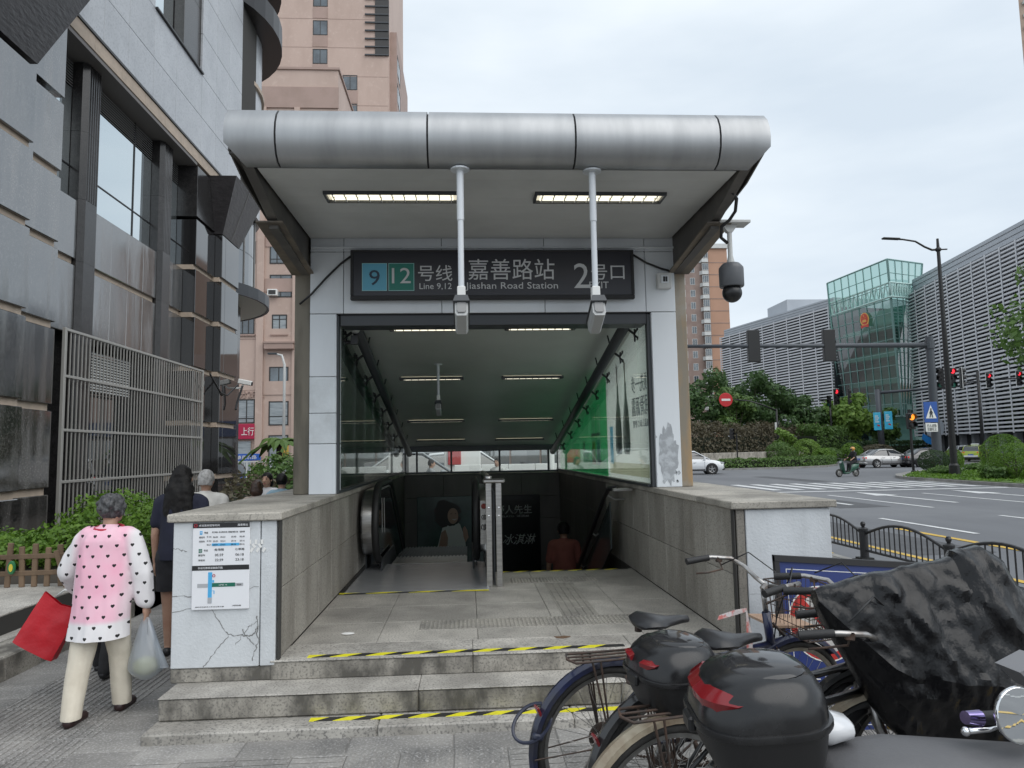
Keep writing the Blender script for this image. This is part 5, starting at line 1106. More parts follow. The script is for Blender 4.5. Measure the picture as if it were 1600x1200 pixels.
# ================================================================ vegetation
m_lfd = leafmat('leaf_dark', (.03, .075, .025), (.10, .18, .055)); m_lfm = leafmat('leaf_mid', (.05, .115, .028), (.15, .25, .06)); m_lfl = leafmat('leaf_light', (.09, .19, .03), (.24, .37, .07))
m_lfb = leafmat('leaf_box', (.05, .13, .012), (.17, .30, .03), .3); m_lfbr = leafmat('leaf_bronze', (.085, .075, .05), (.16, .14, .085)); m_lfdk = leafmat('leaf_boxdark', (.015, .04, .015), (.05, .10, .03))
m_bark = M('bark', (.085, .068, .052), .9, c2=(.05, .04, .032), ns=6, st=(1, 1, .3), bump=.5, bs=20)
def crown_pts(blobs, n, shell=.55, rough=.28, fr=1.0):
    out = []; nr = []
    w = np.array([b[1][0] * b[1][1] + b[1][2] * b[1][0] for b in blobs]); w = w / w.sum()
    for (c, r_), k in zip(blobs, w):
        m = int(n * k); d = rng.normal(size=(m, 3)); d /= np.linalg.norm(d, axis=1)[:, None]
        rad = np.power(rng.uniform(shell ** 3, 1, size=m), 1 / 3)
        bump = np.array([noise.noise(Vector((q[0] * 2.4 * fr + c[0], q[1] * 2.4 * fr + c[1], q[2] * 2.4 * fr + c[2]))) for q in d])
        keep = bump > -.38
        p = np.array(c) + d * (rad * (1 + rough * bump * 1.6))[:, None] * np.array(r_)
        out.append(p[keep]); nr.append(d[keep])
    return np.concatenate(out), np.concatenate(nr)
def tree(x, y, h, rad, label, mat, name='broadleaf_tree', n=3800, leaf=.28, base=.28, z0=0.0, group=None, nb=9, flat=.8, trunk=.17):
    t = thing(name, label, 'tree', (x, y, z0), group); bl = []
    zc = h * (.5 + base / 2); hh = h * (1 - base) / 2
    for i in range(nb):
        a = 2 * PI * i / nb * 1.618 + x; rr = rad * (.25 + .5 * ((i * 37 % 11) / 11)); zz = zc + hh * (-.62 + 1.25 * ((i * 53 % nb) / max(1, nb - 1))); s_ = rad * (.38 + .22 * ((i * 29 % 7) / 7)) * (1 - .28 * max(0, (zz - zc) / hh))
        bl.append(((x + rr * math.cos(a), y + rr * math.sin(a), z0 + zz), (s_, s_, s_ * flat)))
    q = MB(); q.tube([(x, y, z0 - .1), (x + .05, y, z0 + h * base * .6), (x - .05, y + .05, z0 + h * base * 1.2), (x, y, z0 + h * .72)], [trunk, trunk * .8, trunk * .65, .03], 8)
    for i, (c, r_) in enumerate(bl): q.tube([(x, y, z0 + h * base * (.8 + .05 * i)), ((x + c[0]) / 2 + .1, (y + c[1]) / 2, (z0 + h * base + c[2]) / 2 + .15), c], [trunk * .4, trunk * .25, .015], 5)
    q.build('trunk', m_bark, t)
    p, d = crown_pts(bl, n); leaves(p, leaf, mat, 'crown', t, nrm=d); return t
tree(29.5, 90, 12.4, 4.2, 'tallest dark tree beside the terracotta tower, at the left end of the row', m_lfd, group='trees in front of the courthouse', base=.2)
tree(32.6, 87, 9.9, 2.4, 'narrow light green tree in front of the tall dark trees', m_lfm, 'young_tree', n=2600, group='trees in front of the courthouse')
tree(35.6, 91, 12.2, 4.0, 'broad dark tree with a pointed top behind the no entry sign', m_lfd, group='trees in front of the courthouse', base=.2)
tree(39.8, 92, 11.0, 3.6, 'dark rounded tree in front of the farther louvred wing', m_lfd, group='trees in front of the courthouse', base=.2)
tree(43.6, 93, 9.0, 3.2, 'lower dark tree behind the tall twin traffic signal', m_lfd, group='trees in front of the courthouse', base=.2)
tree(49.0, 92, 8.8, 3.8, 'bright green broad tree in front of the teal glass hall', m_lfl, n=4200, leaf=.33, group='trees in front of the courthouse', base=.22)
tree(54.8, 94, 7.0, 2.8, 'dark tree right of the blue banners, below the glass hall', m_lfm, group='trees in front of the courthouse', base=.15)
tree(24.6, 92, 10.5, 3.6, 'dark tree half hidden behind the rusty canopy post', m_lfd, group='trees in front of the courthouse', base=.2)
tree(27.4, 31.5, 10.6, 2.9, 'leafy tree reaching in from the right edge before the louvred wing', m_lfm, 'street_tree', n=2800, leaf=.17, base=.35, flat=1.1)
tree(74, 96, 7.0, 3.2, 'small dark tree at the foot of the nearer louvred wing', m_lfdk, n=2200, base=.15)
tree(33.2, 74.8, 4.0, 1.25, 'small bright lime coloured tree before the brown hedge', m_lfl, 'young_tree', n=1600, leaf=.17, base=.12)
def shrub(name, x, y, r_, h, label, mat, n=1400, leaf=.06, z0=0.0, group=None, shell=.86, rough=.06, cat='shrub', fr=1.0, r2=None):
    t = thing(name, label, cat, (x, y, z0), group)
    q = MB(); q.tube([(x, y, z0 - .05), (x, y, z0 + h * .55)], [.05, .03], 6)
    for i in range(5): a = i * 1.26; q.tube([(x, y, z0 + .05), (x + r_ * .5 * math.cos(a), y + r_ * .5 * math.sin(a), z0 + h * .55)], [.03, .012], 5)
    q.build('stem', m_bark, t)
    p, d = crown_pts([((x, y, z0 + h * .5), (r_, r2 or r_, h * .5))], n, shell, rough, fr); k = p[:, 2] > z0; leaves(p[k], leaf, mat, 'foliage', t, nrm=d[k], jit=.6)
    return t
ISZ = RZ + .16
for (x, y, r_, h, lb, m_) in ((25.6, 33.6, 1.0, 2.05, 'bright clipped dome bush on the traffic island, the taller one at the back', m_lfb), (24.8, 31.8, 1.02, 1.62, 'bright clipped dome bush on the traffic island, in front of the taller dome', m_lfb), (25.2, 30.0, .85, 1.25, 'dark clipped dome bush at the right edge of the island', m_lfdk), (27.0, 41.0, .85, 1.3, 'dark clipped bush at the foot of the mast pole, by the island tip', m_lfdk), (28.6, 41.6, .55, 1.35, 'bright clipped bush between the mast pole and the lamp post', m_lfb), (27.6, 31.0, .9, 1.3, 'small bright clipped bush at the far right edge of the island', m_lfb)):
    shrub('dome_bush', x, y, r_, h, lb, m_, 9000, .032, ISZ, 'clipped bushes on the traffic island', .95, .03)
for (x, y, r_, h, lb) in ((25.9, 38.4, .8, .42, 'low spreading shrub at the foot of the lamp post'), (23.9, 31.9, .6, .6, 'low grassy shrub in front of the bright dome bushes'), (31.2, 43.0, .9, .45, 'low grey green ground shrub behind the lamp post')):
    shrub('low_shrub', x, y, r_, h, lb, m_lfm, 1600, .08, ISZ, 'low shrubs on the traffic island', .5, .35)
for (x, y, r_, h, lb, m_) in ((31.9, 73.0, 1.5, 2.2, 'large dark clipped dome bush left of the light one', m_lfm), (34.8, 73.4, 1.4, 2.5, 'large light green dome bush above the stone planter wall', m_lfl), (38.2, 75, 1.1, 1.5, 'middle sized green dome bush right of the planter wall', m_lfm), (41.0, 76, 1.1, 2.0, 'bright yellow green dome bush behind the scooter rider', m_lfb), (35.3, 70.6, 1.1, 1.5, 'low bright yellow bush at the end of the planter wall', m_lfb), (43.2, 80, 1.2, 2.3, 'dark dome bush behind the bright one', m_lfdk), (45.5, 79, 1.9, 1.8, 'dark reddish brown bush behind the silver car', m_lfbr)):
    shrub('dome_bush', x, y, r_, h, lb, m_, 4200, .085, 0, 'clipped bushes across the junction', .94, .04)
def hedge(name, pts, w, h, label, mat, n, leaf, z0=0.0, top_var=.15, cat='hedge', rough=.3):
    L_ = [Vector((p[0], p[1], 0)) for p in pts]; seg = [(b_ - a).length for a, b_ in zip(L_[:-1], L_[1:])]; tot = sum(seg); P = []; D = []
    for (a, b_), s_ in zip(zip(L_[:-1], L_[1:]), seg):
        m = int(n * s_ / tot); t = rng.uniform(0, 1, m); u = rng.uniform(-1, 1, m); v = rng.uniform(0, 1, m); side = rng.uniform(0, 1, m)
        top = side < .42; u = np.where(top, u, np.sign(u) * rng.uniform(.75, 1, m)); v = np.where(top, rng.uniform(.82, 1.0, m), v)
        nn = (b_ - a).normalized().cross(Vector((0, 0, 1)))
        x = a.x + (b_.x - a.x) * t; y = a.y + (b_.y - a.y) * t
        hv = np.array([1 + top_var * (noise.noise(Vector((xx * .9, yy * .9, 0))) + .6 * noise.noise(Vector((xx * 2.6, yy * 2.6, 4)))) for xx, yy in zip(x, y)])
        uu = u * w / 2 * (1 - .3 * np.power(v, 3)) * (1 + rough * .5 * rng.normal(size=m) * .5)
        P.append(np.stack([x + nn.x * uu, y + nn.y * uu, z0 + v * h * hv], 1)); D.append(np.stack([nn.x * np.where(top, 0, np.sign(u)), nn.y * np.where(top, 0, np.sign(u)), np.where(top, 1, .25)], 1))
    P = np.concatenate(P); D = np.concatenate(D); t = thing(name, label, cat, (pts[0][0], pts[0][1], z0))
    q = MB()
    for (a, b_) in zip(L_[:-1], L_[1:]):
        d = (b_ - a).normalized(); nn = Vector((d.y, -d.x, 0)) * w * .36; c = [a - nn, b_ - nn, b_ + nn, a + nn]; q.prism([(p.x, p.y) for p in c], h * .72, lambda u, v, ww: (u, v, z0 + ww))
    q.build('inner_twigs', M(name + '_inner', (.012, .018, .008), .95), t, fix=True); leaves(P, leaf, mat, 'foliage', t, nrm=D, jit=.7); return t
hedge('tall_hedge', [(20, 73), (30, 80), (37, 86), (44, 88)], 3.4, 4.0, 'tall brownish bushy hedge behind the stone planter wall', m_lfbr, 15000, .16, 0, .25)
hedge('tall_hedge', [(39, 82), (46, 88)], 3.0, 4.0, 'olive green bushy hedge behind the dome bushes', m_lfm, 5000, .17, 0, .25)
hedge('clipped_hedge', [(46.5, 84), (60, 92), (78, 95)], 1.6, 2.2, 'dark flat clipped hedge along the foot of the courthouse', m_lfdk, 9000, .14, 0, .05)
hedge('low_planting', [(20.5, 58.8), (27, 60), (30.8, 62.6), (34, 67)], 1.3, .75, 'low leafy planting along the far kerb of the junction', m_lfm, 5200, .10, .02, .35)
PW = thing('planter_wall', 'pale stone planter wall of upright slabs across the junction', 'planter wall', (29, 72, 0))
for i in range(26):
    a = Vector((21.3, 65.4, 0)).lerp(Vector((37.3, 79.0, 0)), i / 26); b_ = Vector((21.3, 65.4, 0)).lerp(Vector((37.3, 79.0, 0)), (i + .97) / 26); c = (a + b_) / 2; ang = math.atan2(b_.y - a.y, b_.x - a.x)
    q = MB(); q.obox((c.x, c.y, .62), ((b_ - a).length, .3, 1.2), (0, 0, ang), .03); q.build('stone_slab', m_cope, PW)
# left side: bright hedge in the bed, shrubs and palm farther on
def bushrow(xs_):
    for (x, y, r_, h, lb, n) in xs_: shrub('box_bush', x, y, r_, h, lb, m_lfb, n, .035, .34, 'bright green bushes in the planting bed', .55, .30, r2=r_)
bushrow(((-5.75, 9.6, .62, .42, 'low bright green bush at the left end of the row behind the picket fence', 2600), (-5.05, 9.7, .62, .50, 'low bright green bush behind the woman in the heart print blouse', 2600), (-4.75, 10.4, .75, .88, 'taller bright green bush in front of the bar grille', 3800), (-4.05, 9.9, .52, .70, 'bright green bush beside the long haired woman', 2600), (-4.1, 11.2, .6, .72, 'bright green bush half hidden by the long haired woman', 2200), (-6.5, 10.2, .6, .40, 'low bright green bush against the granite wall at the left', 1800)))
hedge('mixed_hedge', [(-3.9, 12.6), (-4.2, 16), (-4.4, 24)], 1.0, .85, 'reddish mixed hedge beyond the old man in white', m_lfbr, 5200, .05, .3, .3)
shrub('round_bush', -3.75, 15.5, .95, 1.7, 'round green bush beyond the passers-by, beside the stained post', m_lfm, 3600, .06, .0, None, .75, .12)
PL = thing('palm', 'small fan palm at the corner of the dark granite building', 'palm', (-6.1, 24.2, 0)); q = MB(); q.tube([(-6.1, 24.2, 0), (-6.1, 24.2, 2.0)], [.12, .09], 8); q.build('trunk', m_bark, PL)
for i in range(16):
    a = i * 2.4; e = .3 + .5 * (i % 4) / 3; q = MB(); L_ = 1.3; P = [(-6.1 + L_ * t * math.cos(a) * math.cos(e), 24.2 + L_ * t * math.sin(a) * math.cos(e), 2.0 + L_ * (t * math.sin(e) - .75 * t * t)) for t in (0, .35, .7, 1)]
    rings = [[(p[0] - math.sin(a) * w, p[1] + math.cos(a) * w, p[2]), (p[0], p[1], p[2] + .05), (p[0] + math.sin(a) * w, p[1] - math.cos(a) * w, p[2]), (p[0], p[1], p[2] - .01)] for p, w in zip(P, (.02, .16, .14, .01))]; q.loft(rings); q.build('frond', m_lfm, PL)
# lawn grass
gp = np.stack([rng.uniform(22.3, 33, 9000), rng.uniform(17, 43, 9000), np.full(9000, ISZ + .03)], 1); ok = (gp[:, 0] > 22.3 + np.clip((gp[:, 1] - 36.5), 0, 99) * .75); gp = gp[ok]
leaves(gp, .09, m_lfb, 'grass', None, 'stuff', .5)

# ================================================================ picket fence on the left
m_wood = M('weathered_wood', (.20, .135, .085), .8, c2=(.12, .08, .05), ns=5, st=(1, 1, .25), thr=(.35, .65), bump=.3, bs=40, rv=.18)
PF = thing('picket_fence', 'low rustic wooden picket fence with a yellow and green badge, in front of the bushes', 'fence', (-4.8, 7.95, .345))
i = 0; x = -6.3
while x < -3.55:
    y = 8.02 - (x + 6.3) * -.02; hgt = .40 + .07 * ((i * 7) % 5) / 5; tl = .06 * math.sin(i * 2.7); q = MB(); q.obox((x, y - .03, .345 + hgt / 2), (.055, .028, hgt), (0, tl, 0), .006); q.build('picket', m_wood, PF); x += .128; i += 1
for z in (.47, .64):
    for k_, (xa, xb) in enumerate(((-6.4, -5.1), (-5.15, -3.6))): q = MB(); q.obox(((xa + xb) / 2, 8.02, z + .02 * (k_ % 2)), (xb - xa, .03, .05), (0, .012 * (1 - 2 * k_), 0), .005); q.build('fence_rail', m_wood, PF)
for xx, tl in ((-4.93, .35), (-4.2, -.3)): q = MB(); q.obox((xx, 7.95, .52), (.045, .025, .42), (0, tl, 0), .005); q.build('brace', m_wood, PF)
q = MB(); q.lathe([(.001, .02), (.045, .02), (.05, .01), (.05, 0)], frame((-4.70, 7.965, .555), (1, 0, 0), (0, 0, 1)) @ Matrix.Diagonal((.8, 1.4, 1, 1)), 18); q.build('badge', M('badge_green', (.02, .16, .06), .5), PF); q = MB(); q.lathe([(.001, .026), (.028, .026), (.028, .018)], frame((-4.70, 7.965, .555), (1, 0, 0), (0, 0, 1)) @ Matrix.Diagonal((.7, 1.4, 1, 1)), 14); q.build('badge_face', M('badge_yellow', (.62, .50, .05), .5), PF)

# ================================================================ arched railing along the kerb
FX = 5.36
RL = thing('kerb_railing', 'black railing with arched bays along the kerb on the right', 'railing', (FX, 8, 0))
def bay(y0, y1):
    n = 15; q = MB(); zt = lambda y: .47 + .17 * math.sin(PI * (y - y0) / (y1 - y0))
    P = [(FX, y0 + (y1 - y0) * i / 12, zt(y0 + (y1 - y0) * i / 12)) for i in range(13)]
    q = MB(); q.tube(P, .019, 6); q.build('arched_rail', m_black, RL, smooth=True)
    q = MB(); q.tube([(FX, y0, .24), (FX, y1, .24)], .017, 6); q.build('lower_rail', m_black, RL)
    for i in range(1, n): y = y0 + (y1 - y0) * i / n; q = MB(); q.cyl((FX, y, .24), (FX, y, zt(y)), .0095, n=6); q.build('baluster', m_black, RL)
yp = [3.0, 4.65, 6.3, 7.98, 9.76, 11.5, 13.2]
for a, b_ in zip(yp[:-1], yp[1:]): bay(a + .06, b_ - .06)
for y in yp:
    q = MB(); q.lathe([(.055, .12), (.055, .50), (.062, .505), (.062, .53), (.04, .545), (.018, .55), (.03, .575), (.034, .595), (.022, .62), (.001, .626)], Matrix.Translation((FX, y, 0)), 16); q.build('post', m_black, RL, smooth=35)
    q = MB(); q.loft([[(FX - a, y - a, z), (FX + a, y - a, z), (FX + a, y + a, z), (FX - a, y + a, z)] for a, z in ((.20, 0), (.20, .03), (.115, .115), (.085, .125), (.085, .145))]); q.build('post_foot', m_rubber, RL)

q = MB(); q.cbox(FX - .012, FX + .012, 7.80, 7.90, .25, .47, .004); q.build('marker_plate', M('marker_orange', (.70, .25, .02), .5), RL)
# ================================================================ signals, lamp, signs
m_pole = M('street_pole_grey', (.075, .083, .095), .5, .3); m_sigb = M('signal_black', (.012, .012, .013), .45)
def lampmat(n_, c, e): return M(n_, c, .4, emit=c, es=e)
m_lred = lampmat('signal_red', (.95, .03, .05), 1.1); m_lamb = lampmat('signal_amber', (1.0, .30, .03), 1.2); m_lgrn = M('signal_green_off', (.02, .13, .09), .3); m_loff = M('signal_lens_off', (.03, .03, .032), .25)
def signal(t, x, y, z, ang, lamps, w=.42, h=1.25, board=True, d=.22):
    # housing, backing board edge, visors and lenses, facing direction ang (0 = towards -y)
    Mx = Matrix.Translation((x, y, z)) @ Matrix.Rotation(ang, 4, 'Z')
    q = MB(); q.cbox(-w / 2, w / 2, -d / 2, d / 2, -h / 2, h / 2, .03, Mx); q.build('signal_housing', m_sigb, t)
    if board:
        q = MB()
        for a in ((-w / 2 - .06, -w / 2 - .03, -h / 2 - .06, h / 2 + .06), (w / 2 + .03, w / 2 + .06, -h / 2 - .06, h / 2 + .06), (-w / 2 - .03, w / 2 + .03, -h / 2 - .06, -h / 2 - .03), (-w / 2 - .03, w / 2 + .03, h / 2 + .03, h / 2 + .06)): q.cbox(a[0], a[1], -.02, .02, a[2], a[3], .004, Mx)
        q.build('board_edge', m_wpaint, t)
    n = len(lamps); s_ = h / n
    for i, m_ in enumerate(lamps):
        zz = h / 2 - s_ * (i + .5); Fm = Mx @ frame((0, -d / 2 - .002, zz), (1, 0, 0), (0, 0, 1)); r_ = min(w, s_) * .40
        q = MB(); q.lathe([(r_, -.01), (r_ * .95, .012), (r_ * .6, .03), (.001, .035)], Fm, 16); q.build('lens', m_, t)
        q = MB(); q.lathe([(r_ * 1.1, 0), (r_ * 1.08, .2), (r_ * 1.02, .2), (r_ * 1.03, 0)], Fm, 16, -.5, PI + .5); q.build('visor', m_sigb, t)
MS = thing('signal_mast', 'grey mast with a long arm carrying two traffic signals seen from behind', 'traffic signal', (29.9, 45, ISZ))
q = MB(); q.lathe([(.36, ISZ), (.36, ISZ + .1), (.30, ISZ + .12), (.26, 4), (.235, 8.6), (.001, 8.65)], Matrix.Translation((29.9, 45, 0)), 12); q.build('pole', m_pole, MS, smooth=30)
q = MB(); q.tube([(29.9, 45, 8.05), (12.5, 45, 8.12)], [.17, .10], 10); q.build('arm', m_pole, MS, smooth=True); q = MB(); q.lathe([(.30, 7.8), (.30, 8.3)], Matrix.Translation((29.9, 45, 0)), 12); q.build('collar', m_pole, MS)
for xx in (18.25, 23.2): signal(MS, xx, 45.0, 8.08, PI, [m_loff, m_loff, m_loff], .78, 2.05, False, .3)
CS = thing('crossing_sign', 'blue pedestrian crossing sign with a small text plate, fixed on the signal mast', 'sign', (29.45, 44.62, 3.7))
q = MB(); q.cbox(28.95, 29.85, 44.60, 44.63, 3.05, 4.35, .02); q.build('panel', M('sign_panel_blue', (.02, .09, .36), .45), CS)
q = MB(); q.prism([(29.05, 3.30), (29.75, 3.30), (29.40, 4.15)], .01, lambda u, v, w: (u, 44.585 + w, v)); q.build('triangle', m_wpaint, CS, fix=True)
q = MB(); q.prism([(29.34, 3.36), (29.40, 3.6), (29.46, 3.36), (29.52, 3.36), (29.44, 3.72), (29.5, 3.6), (29.53, 3.62), (29.44, 3.82), (29.36, 3.82), (29.28, 3.62), (29.31, 3.6), (29.36, 3.72), (29.28, 3.36)], .008, lambda u, v, w: (u, 44.57 + w, v)); q.lathe([(.055, 0), (.055, .01), (.001, .01)], frame((29.40, 44.578, 3.89), (1, 0, 0), (0, 0, 1)), 10); q.build('walking_figure', m_black, CS, fix=True)
q = MB(); q.cbox(29.0, 29.8, 44.60, 44.63, 2.45, 3.0, .015); q.build('text_plate', m_wpaint, CS); txt('行人过街\n注意礼让', .2, frame((29.4, 44.59, 2.73), (1, 0, 0), (0, 0, 1)), m_black, 'plate_lettering', CS, .004, box=(.62, .42))
LP = thing('street_lamp', 'tall dark street lamp with a curved arm over the road', 'street lamp', (25.45, 37, ISZ))
q = MB(); q.lathe([(.26, ISZ), (.25, ISZ + .5), (.17, ISZ + .6), (.15, 4), (.085, 12.0), (.06, 12.7), (.001, 12.72)], Matrix.Translation((25.45, 37, 0)), 12); q.build('pole', m_sigb, LP, smooth=30)
q = MB(); q.tube([(25.45, 37, 12.1), (25.1, 37, 12.08), (24.7, 37, 12.25), (24.2, 37, 12.55), (23.5, 37, 12.66), (23.0, 37, 12.68)], [.06, .06, .055, .05, .05, .05], 8); q.build('arm', m_sigb, LP, smooth=True)
q = MB(); q.ell((25.45, 37, 12.1), (.16, .16, .14), 12, 8); q.tube([(25.45, 37, 12.1), (25.95, 37, 12.12)], .04, 6); q.build('knuckle', m_sigb, LP, smooth=True); q = MB(); q.obox((22.85, 37, 12.70), (.95, .26, .09), (0, .04, 0), .03); q.build('lamp_head', m_sigb, LP)
LS = thing('traffic_signal', 'cluster of traffic signals with one red light on a post behind the street lamp', 'traffic signal', (43.9, 60, 0))
q = MB(); q.cyl((43.97, 60, 0), (43.97, 60, 7.9), .15, .11, 12); q.build('pole', m_sigb, LS, smooth=True); q = MB(); q.tube([(43.97, 60, 7.4), (42.4, 60, 7.5)], .05, 6); q.build('arm', m_sigb, LS)
signal(LS, 41.6, 59.9, 7.3, .15, [m_lred, m_loff, m_lgrn], .55, 1.75); signal(LS, 42.5, 60.0, 7.3, 1.2, [m_loff, m_loff, m_loff], .55, 1.75); signal(LS, 40.8, 60.2, 7.3, -1.3, [m_loff, m_loff, m_lgrn], .5, 1.75, False)
T2 = thing('traffic_signal', 'red traffic signal on the arm right of the street lamp', 'traffic signal', (50, 66, 0)); signal(T2, 49.4, 66, 7.6, .1, [m_lred, m_loff, m_loff], .45, 1.35)
q = MB(); q.tube([(45, 66, 7.3), (54, 66, 7.9)], .06, 6); q.cyl((54, 66, 0), (54, 66, 8), .14, .10, 10); q.build('pole', m_sigb, T2)
T3 = thing('traffic_signal', 'red traffic signal at the right edge of the photo beside the tree', 'traffic signal', (53, 67, 0)); signal(T3, 52.4, 66.0, 7.75, .1, [m_lred, m_loff, m_loff], .45, 1.35); q = MB(); q.tube([(52.4, 66.1, 7.75), (53.4, 66.1, 7.86)], .04, 6); q.build('bracket', m_sigb, T3)
PSG = thing('pedestrian_signal', 'pedestrian signal with an amber figure lit, on a thin black post at the island tip', 'pedestrian signal', (26.3, 41.9, ISZ))
q = MB(); q.cyl((26.3, 41.9, ISZ - .02), (26.3, 41.9, 3.75), .075, .07, 10); q.lathe([(.14, ISZ - .02), (.14, ISZ + .06), (.08, ISZ + .12)], Matrix.Translation((26.3, 41.9, 0)), 10); q.build('post', m_sigb, PSG, smooth=35); signal(PSG, 26.28, 41.8, 3.05, .1, [m_lamb, m_loff], .5, .95, False)
TS = thing('traffic_signal', 'tall post with twin traffic signals, one red, left of the teal glass hall', 'traffic signal', (46, 90, 0)); q = MB(); q.cyl((46.1, 90, 0), (46.1, 90, 7.6), .17, .12, 10); q.build('pole', m_sigb, TS, smooth=True); signal(TS, 46.9, 89.9, 7.9, .3, [m_lred, m_loff, m_loff], .85, 2.0); signal(TS, 48.6, 90, 7.9, 1.1, [m_loff, m_loff, m_loff], .8, 2.0, False); q = MB(); q.obox((46.1, 89.8, 7.6), (3.2, .1, .1), (0, 0, 0)); q.build('bracket', m_sigb, TS); signal(TS, 46.0, 90, 7.4, -1, [m_loff, m_loff, m_lgrn], .5, 1.4, False); q = MB(); q.cbox(46.3, 46.8, 89.7, 89.95, 2.6, 4.0, .04); q.build('control_box', m_sigb, TS)
SS = thing('traffic_signal', 'small dark traffic signal on a short post behind the white car', 'traffic signal', (24.9, 66.5, 0)); q = MB(); q.cyl((24.95, 66.5, 0), (24.95, 66.5, 3.0), .07, n=8); q.build('pole', m_sigb, SS); signal(SS, 24.5, 66.5, 2.95, .3, [m_loff, m_loff, m_loff], .36, 1.0, False)
NE = thing('no_entry_sign', 'red no entry sign on the curved arm of a dark pole before the trees', 'sign', (34.73, 80, 0)); q = MB(); q.cyl((34.73, 80, 0), (34.73, 80, 5.95), .15, .11, 10); q.tube([(34.73, 80, 5.75), (33.1, 80, 6.45), (31.5, 80, 6.92), (29.9, 80, 7.04)], [.10, .08, .07, .06], 8); q.build('pole', m_sigb, NE, smooth=True)
q = MB(); q.lathe([(.001, .05), (.75, .05), (.78, .03), (.78, 0)], frame((28.94, 79.9, 7.04), (1, 0, 0), (0, 0, 1)), 28); q.build('disc', M('noentry_red', (.52, .02, .025), .45), NE); q = MB(); q.box(28.44, 29.44, 79.83, 79.845, 6.92, 7.16); q.build('bar', m_wpaint, NE)
q = MB(); q.cbox(34.4, 34.55, 79.7, 79.9, 3.2, 4.4, .02); q.build('plate', m_wpaint, NE)
BN = thing('banner_post', 'grey signal mast with a pair of light blue banners', 'banner', (46.8, 80, 0)); q = MB(); q.cyl((46.75, 80, 0), (46.6, 80, 8.0), .36, .28, 12); q.tube([(46.6, 80, 7.6), (52.5, 80, 8.0), (55, 80, 8.1)], [.18, .14, .12], 8); q.build('pole', m_pole, BN, smooth=True)
for xa, xb, dz in ((45.7, 46.55, .0), (46.95, 47.9, .1)):
    q = MB(); q.cbox(xa, xb, 79.55, 79.6, 3.35 + dz, 5.35 + dz, .02); q.build('banner', M('banner_cyan', (.03, .42, .68), .5, c2=(.10, .55, .78), ns=1.4), BN)
    q = MB()
    for i in range(4): q.box(xa + .15, xa + .15 + .12 * (3 + i % 2), 79.535, 79.545, 4.9 + dz - i * .22, 5.0 + dz - i * .22)
    q.build('printed_line', m_wpaint, BN); q = MB(); q.obox(((xa + xb) / 2 + .1, 79.54, 3.9 + dz), (.3, .01, .16), (0, .4, 0)); q.build('printed_mark', m_red, BN)
DS = thing('direction_sign', 'round sign seen from behind with a small blue flag sign below it', 'sign', (56.5, 86, 0)); q = MB(); q.cyl((55.9, 86, 0), (55.9, 86, 4.2), .09, n=8); q.build('pole', m_sigb, DS); q = MB(); q.lathe([(.001, .05), (1.25, .05), (1.28, .03), (1.28, 0)], frame((57.0, 86, 3.7), (1, 0, 0), (0, 0, 1)), 24); q.build('disc', m_pp, DS); q = MB(); q.prism([(55.2, 3.0), (56.9, 2.0), (56.7, 1.5), (55.6, 1.8), (55.0, 2.4)], .05, lambda u, v, w: (u, 85.5 + w, v)); q.build('flag', M('flag_blue', (.02, .2, .55), .5), DS, fix=True)
WSN = thing('warning_sign', 'small round yellow warning sign behind the parked cars', 'sign', (62, 88, 0)); q = MB(); q.cyl((63.0, 88, 0), (63.0, 88, 2.4), .05, n=6); q.build('pole', m_sigb, WSN); q = MB(); q.lathe([(.001, .05), (.62, .05), (.62, 0)], frame((63.0, 87.9, 2.6), (1, 0, 0), (0, 0, 1)), 20); q.build('disc', M('warn_yellow', (.62, .36, .06), .5), WSN); q = MB(); q.obox((63.0, 87.83, 2.6), (.3, .01, .6), ch=0); q.build('symbol', m_black, WSN)
# left background: street lamp, name plate, railing
WL = thing('street_lamp', 'thin white street lamp in front of the pink building', 'street lamp', (-10.4, 40, 0)); q = MB(); q.tube([(-9.85, 40, 0), (-9.85, 40, 6.6), (-10.0, 40, 7.1), (-10.4, 40, 7.2)], [.09, .07, .06, .05], 8); q.build('pole', m_soffit, WL, smooth=True); q = MB(); q.obox((-10.5, 40, 7.2), (.5, .18, .1), ch=.02); q.build('lamp_head', m_dkgrey, WL); q = MB(); q.cbox(-10.0, -9.55, 39.86, 39.9, 1.5, 2.4, .02); q.build('notice', M('notice_yellow', (.55, .36, .06), .5), WL); txt('注意\n安全', .2, frame((-9.78, 39.85, 1.95), (1, 0, 0), (0, 0, 1)), m_black, 'notice_lettering', WL, .004, box=(.32, .6))
NP = thing('street_name_sign', 'small blue street name plate in front of the pink building', 'sign', (-11.5, 38, 0)); q = MB(); q.cbox(-11.9, -10.5, 38, 38.05, 1.45, 1.80, .01); q.build('plate', M('plate_blue', (.02, .10, .42), .5), NP); q = MB(); q.cyl((-11.2, 38.02, 0), (-11.2, 38.02, 1.45), .03, n=6); q.build('post', m_soffit, NP); txt('肇嘉浜路', .2, frame((-11.2, 37.99, 1.62), (1, 0, 0), (0, 0, 1)), m_wpaint, 'plate_lettering', NP, .004, box=(1.0, .2))
SR = thing('steel_railing', 'pale steel railing in front of the pink building', 'railing', (-14, 42, 0))
for i in range(34): q = MB(); q.cyl((-16 + i * .16, 42, 0), (-16 + i * .16, 42, 1.35), .018, n=5); q.build('baluster', m_soffit, SR)
for z in (.15, 1.35): q = MB(); q.tube([(-16.05, 42, z), (-10.6, 42, z)], .03, 6); q.build('rail', m_soffit, SR)

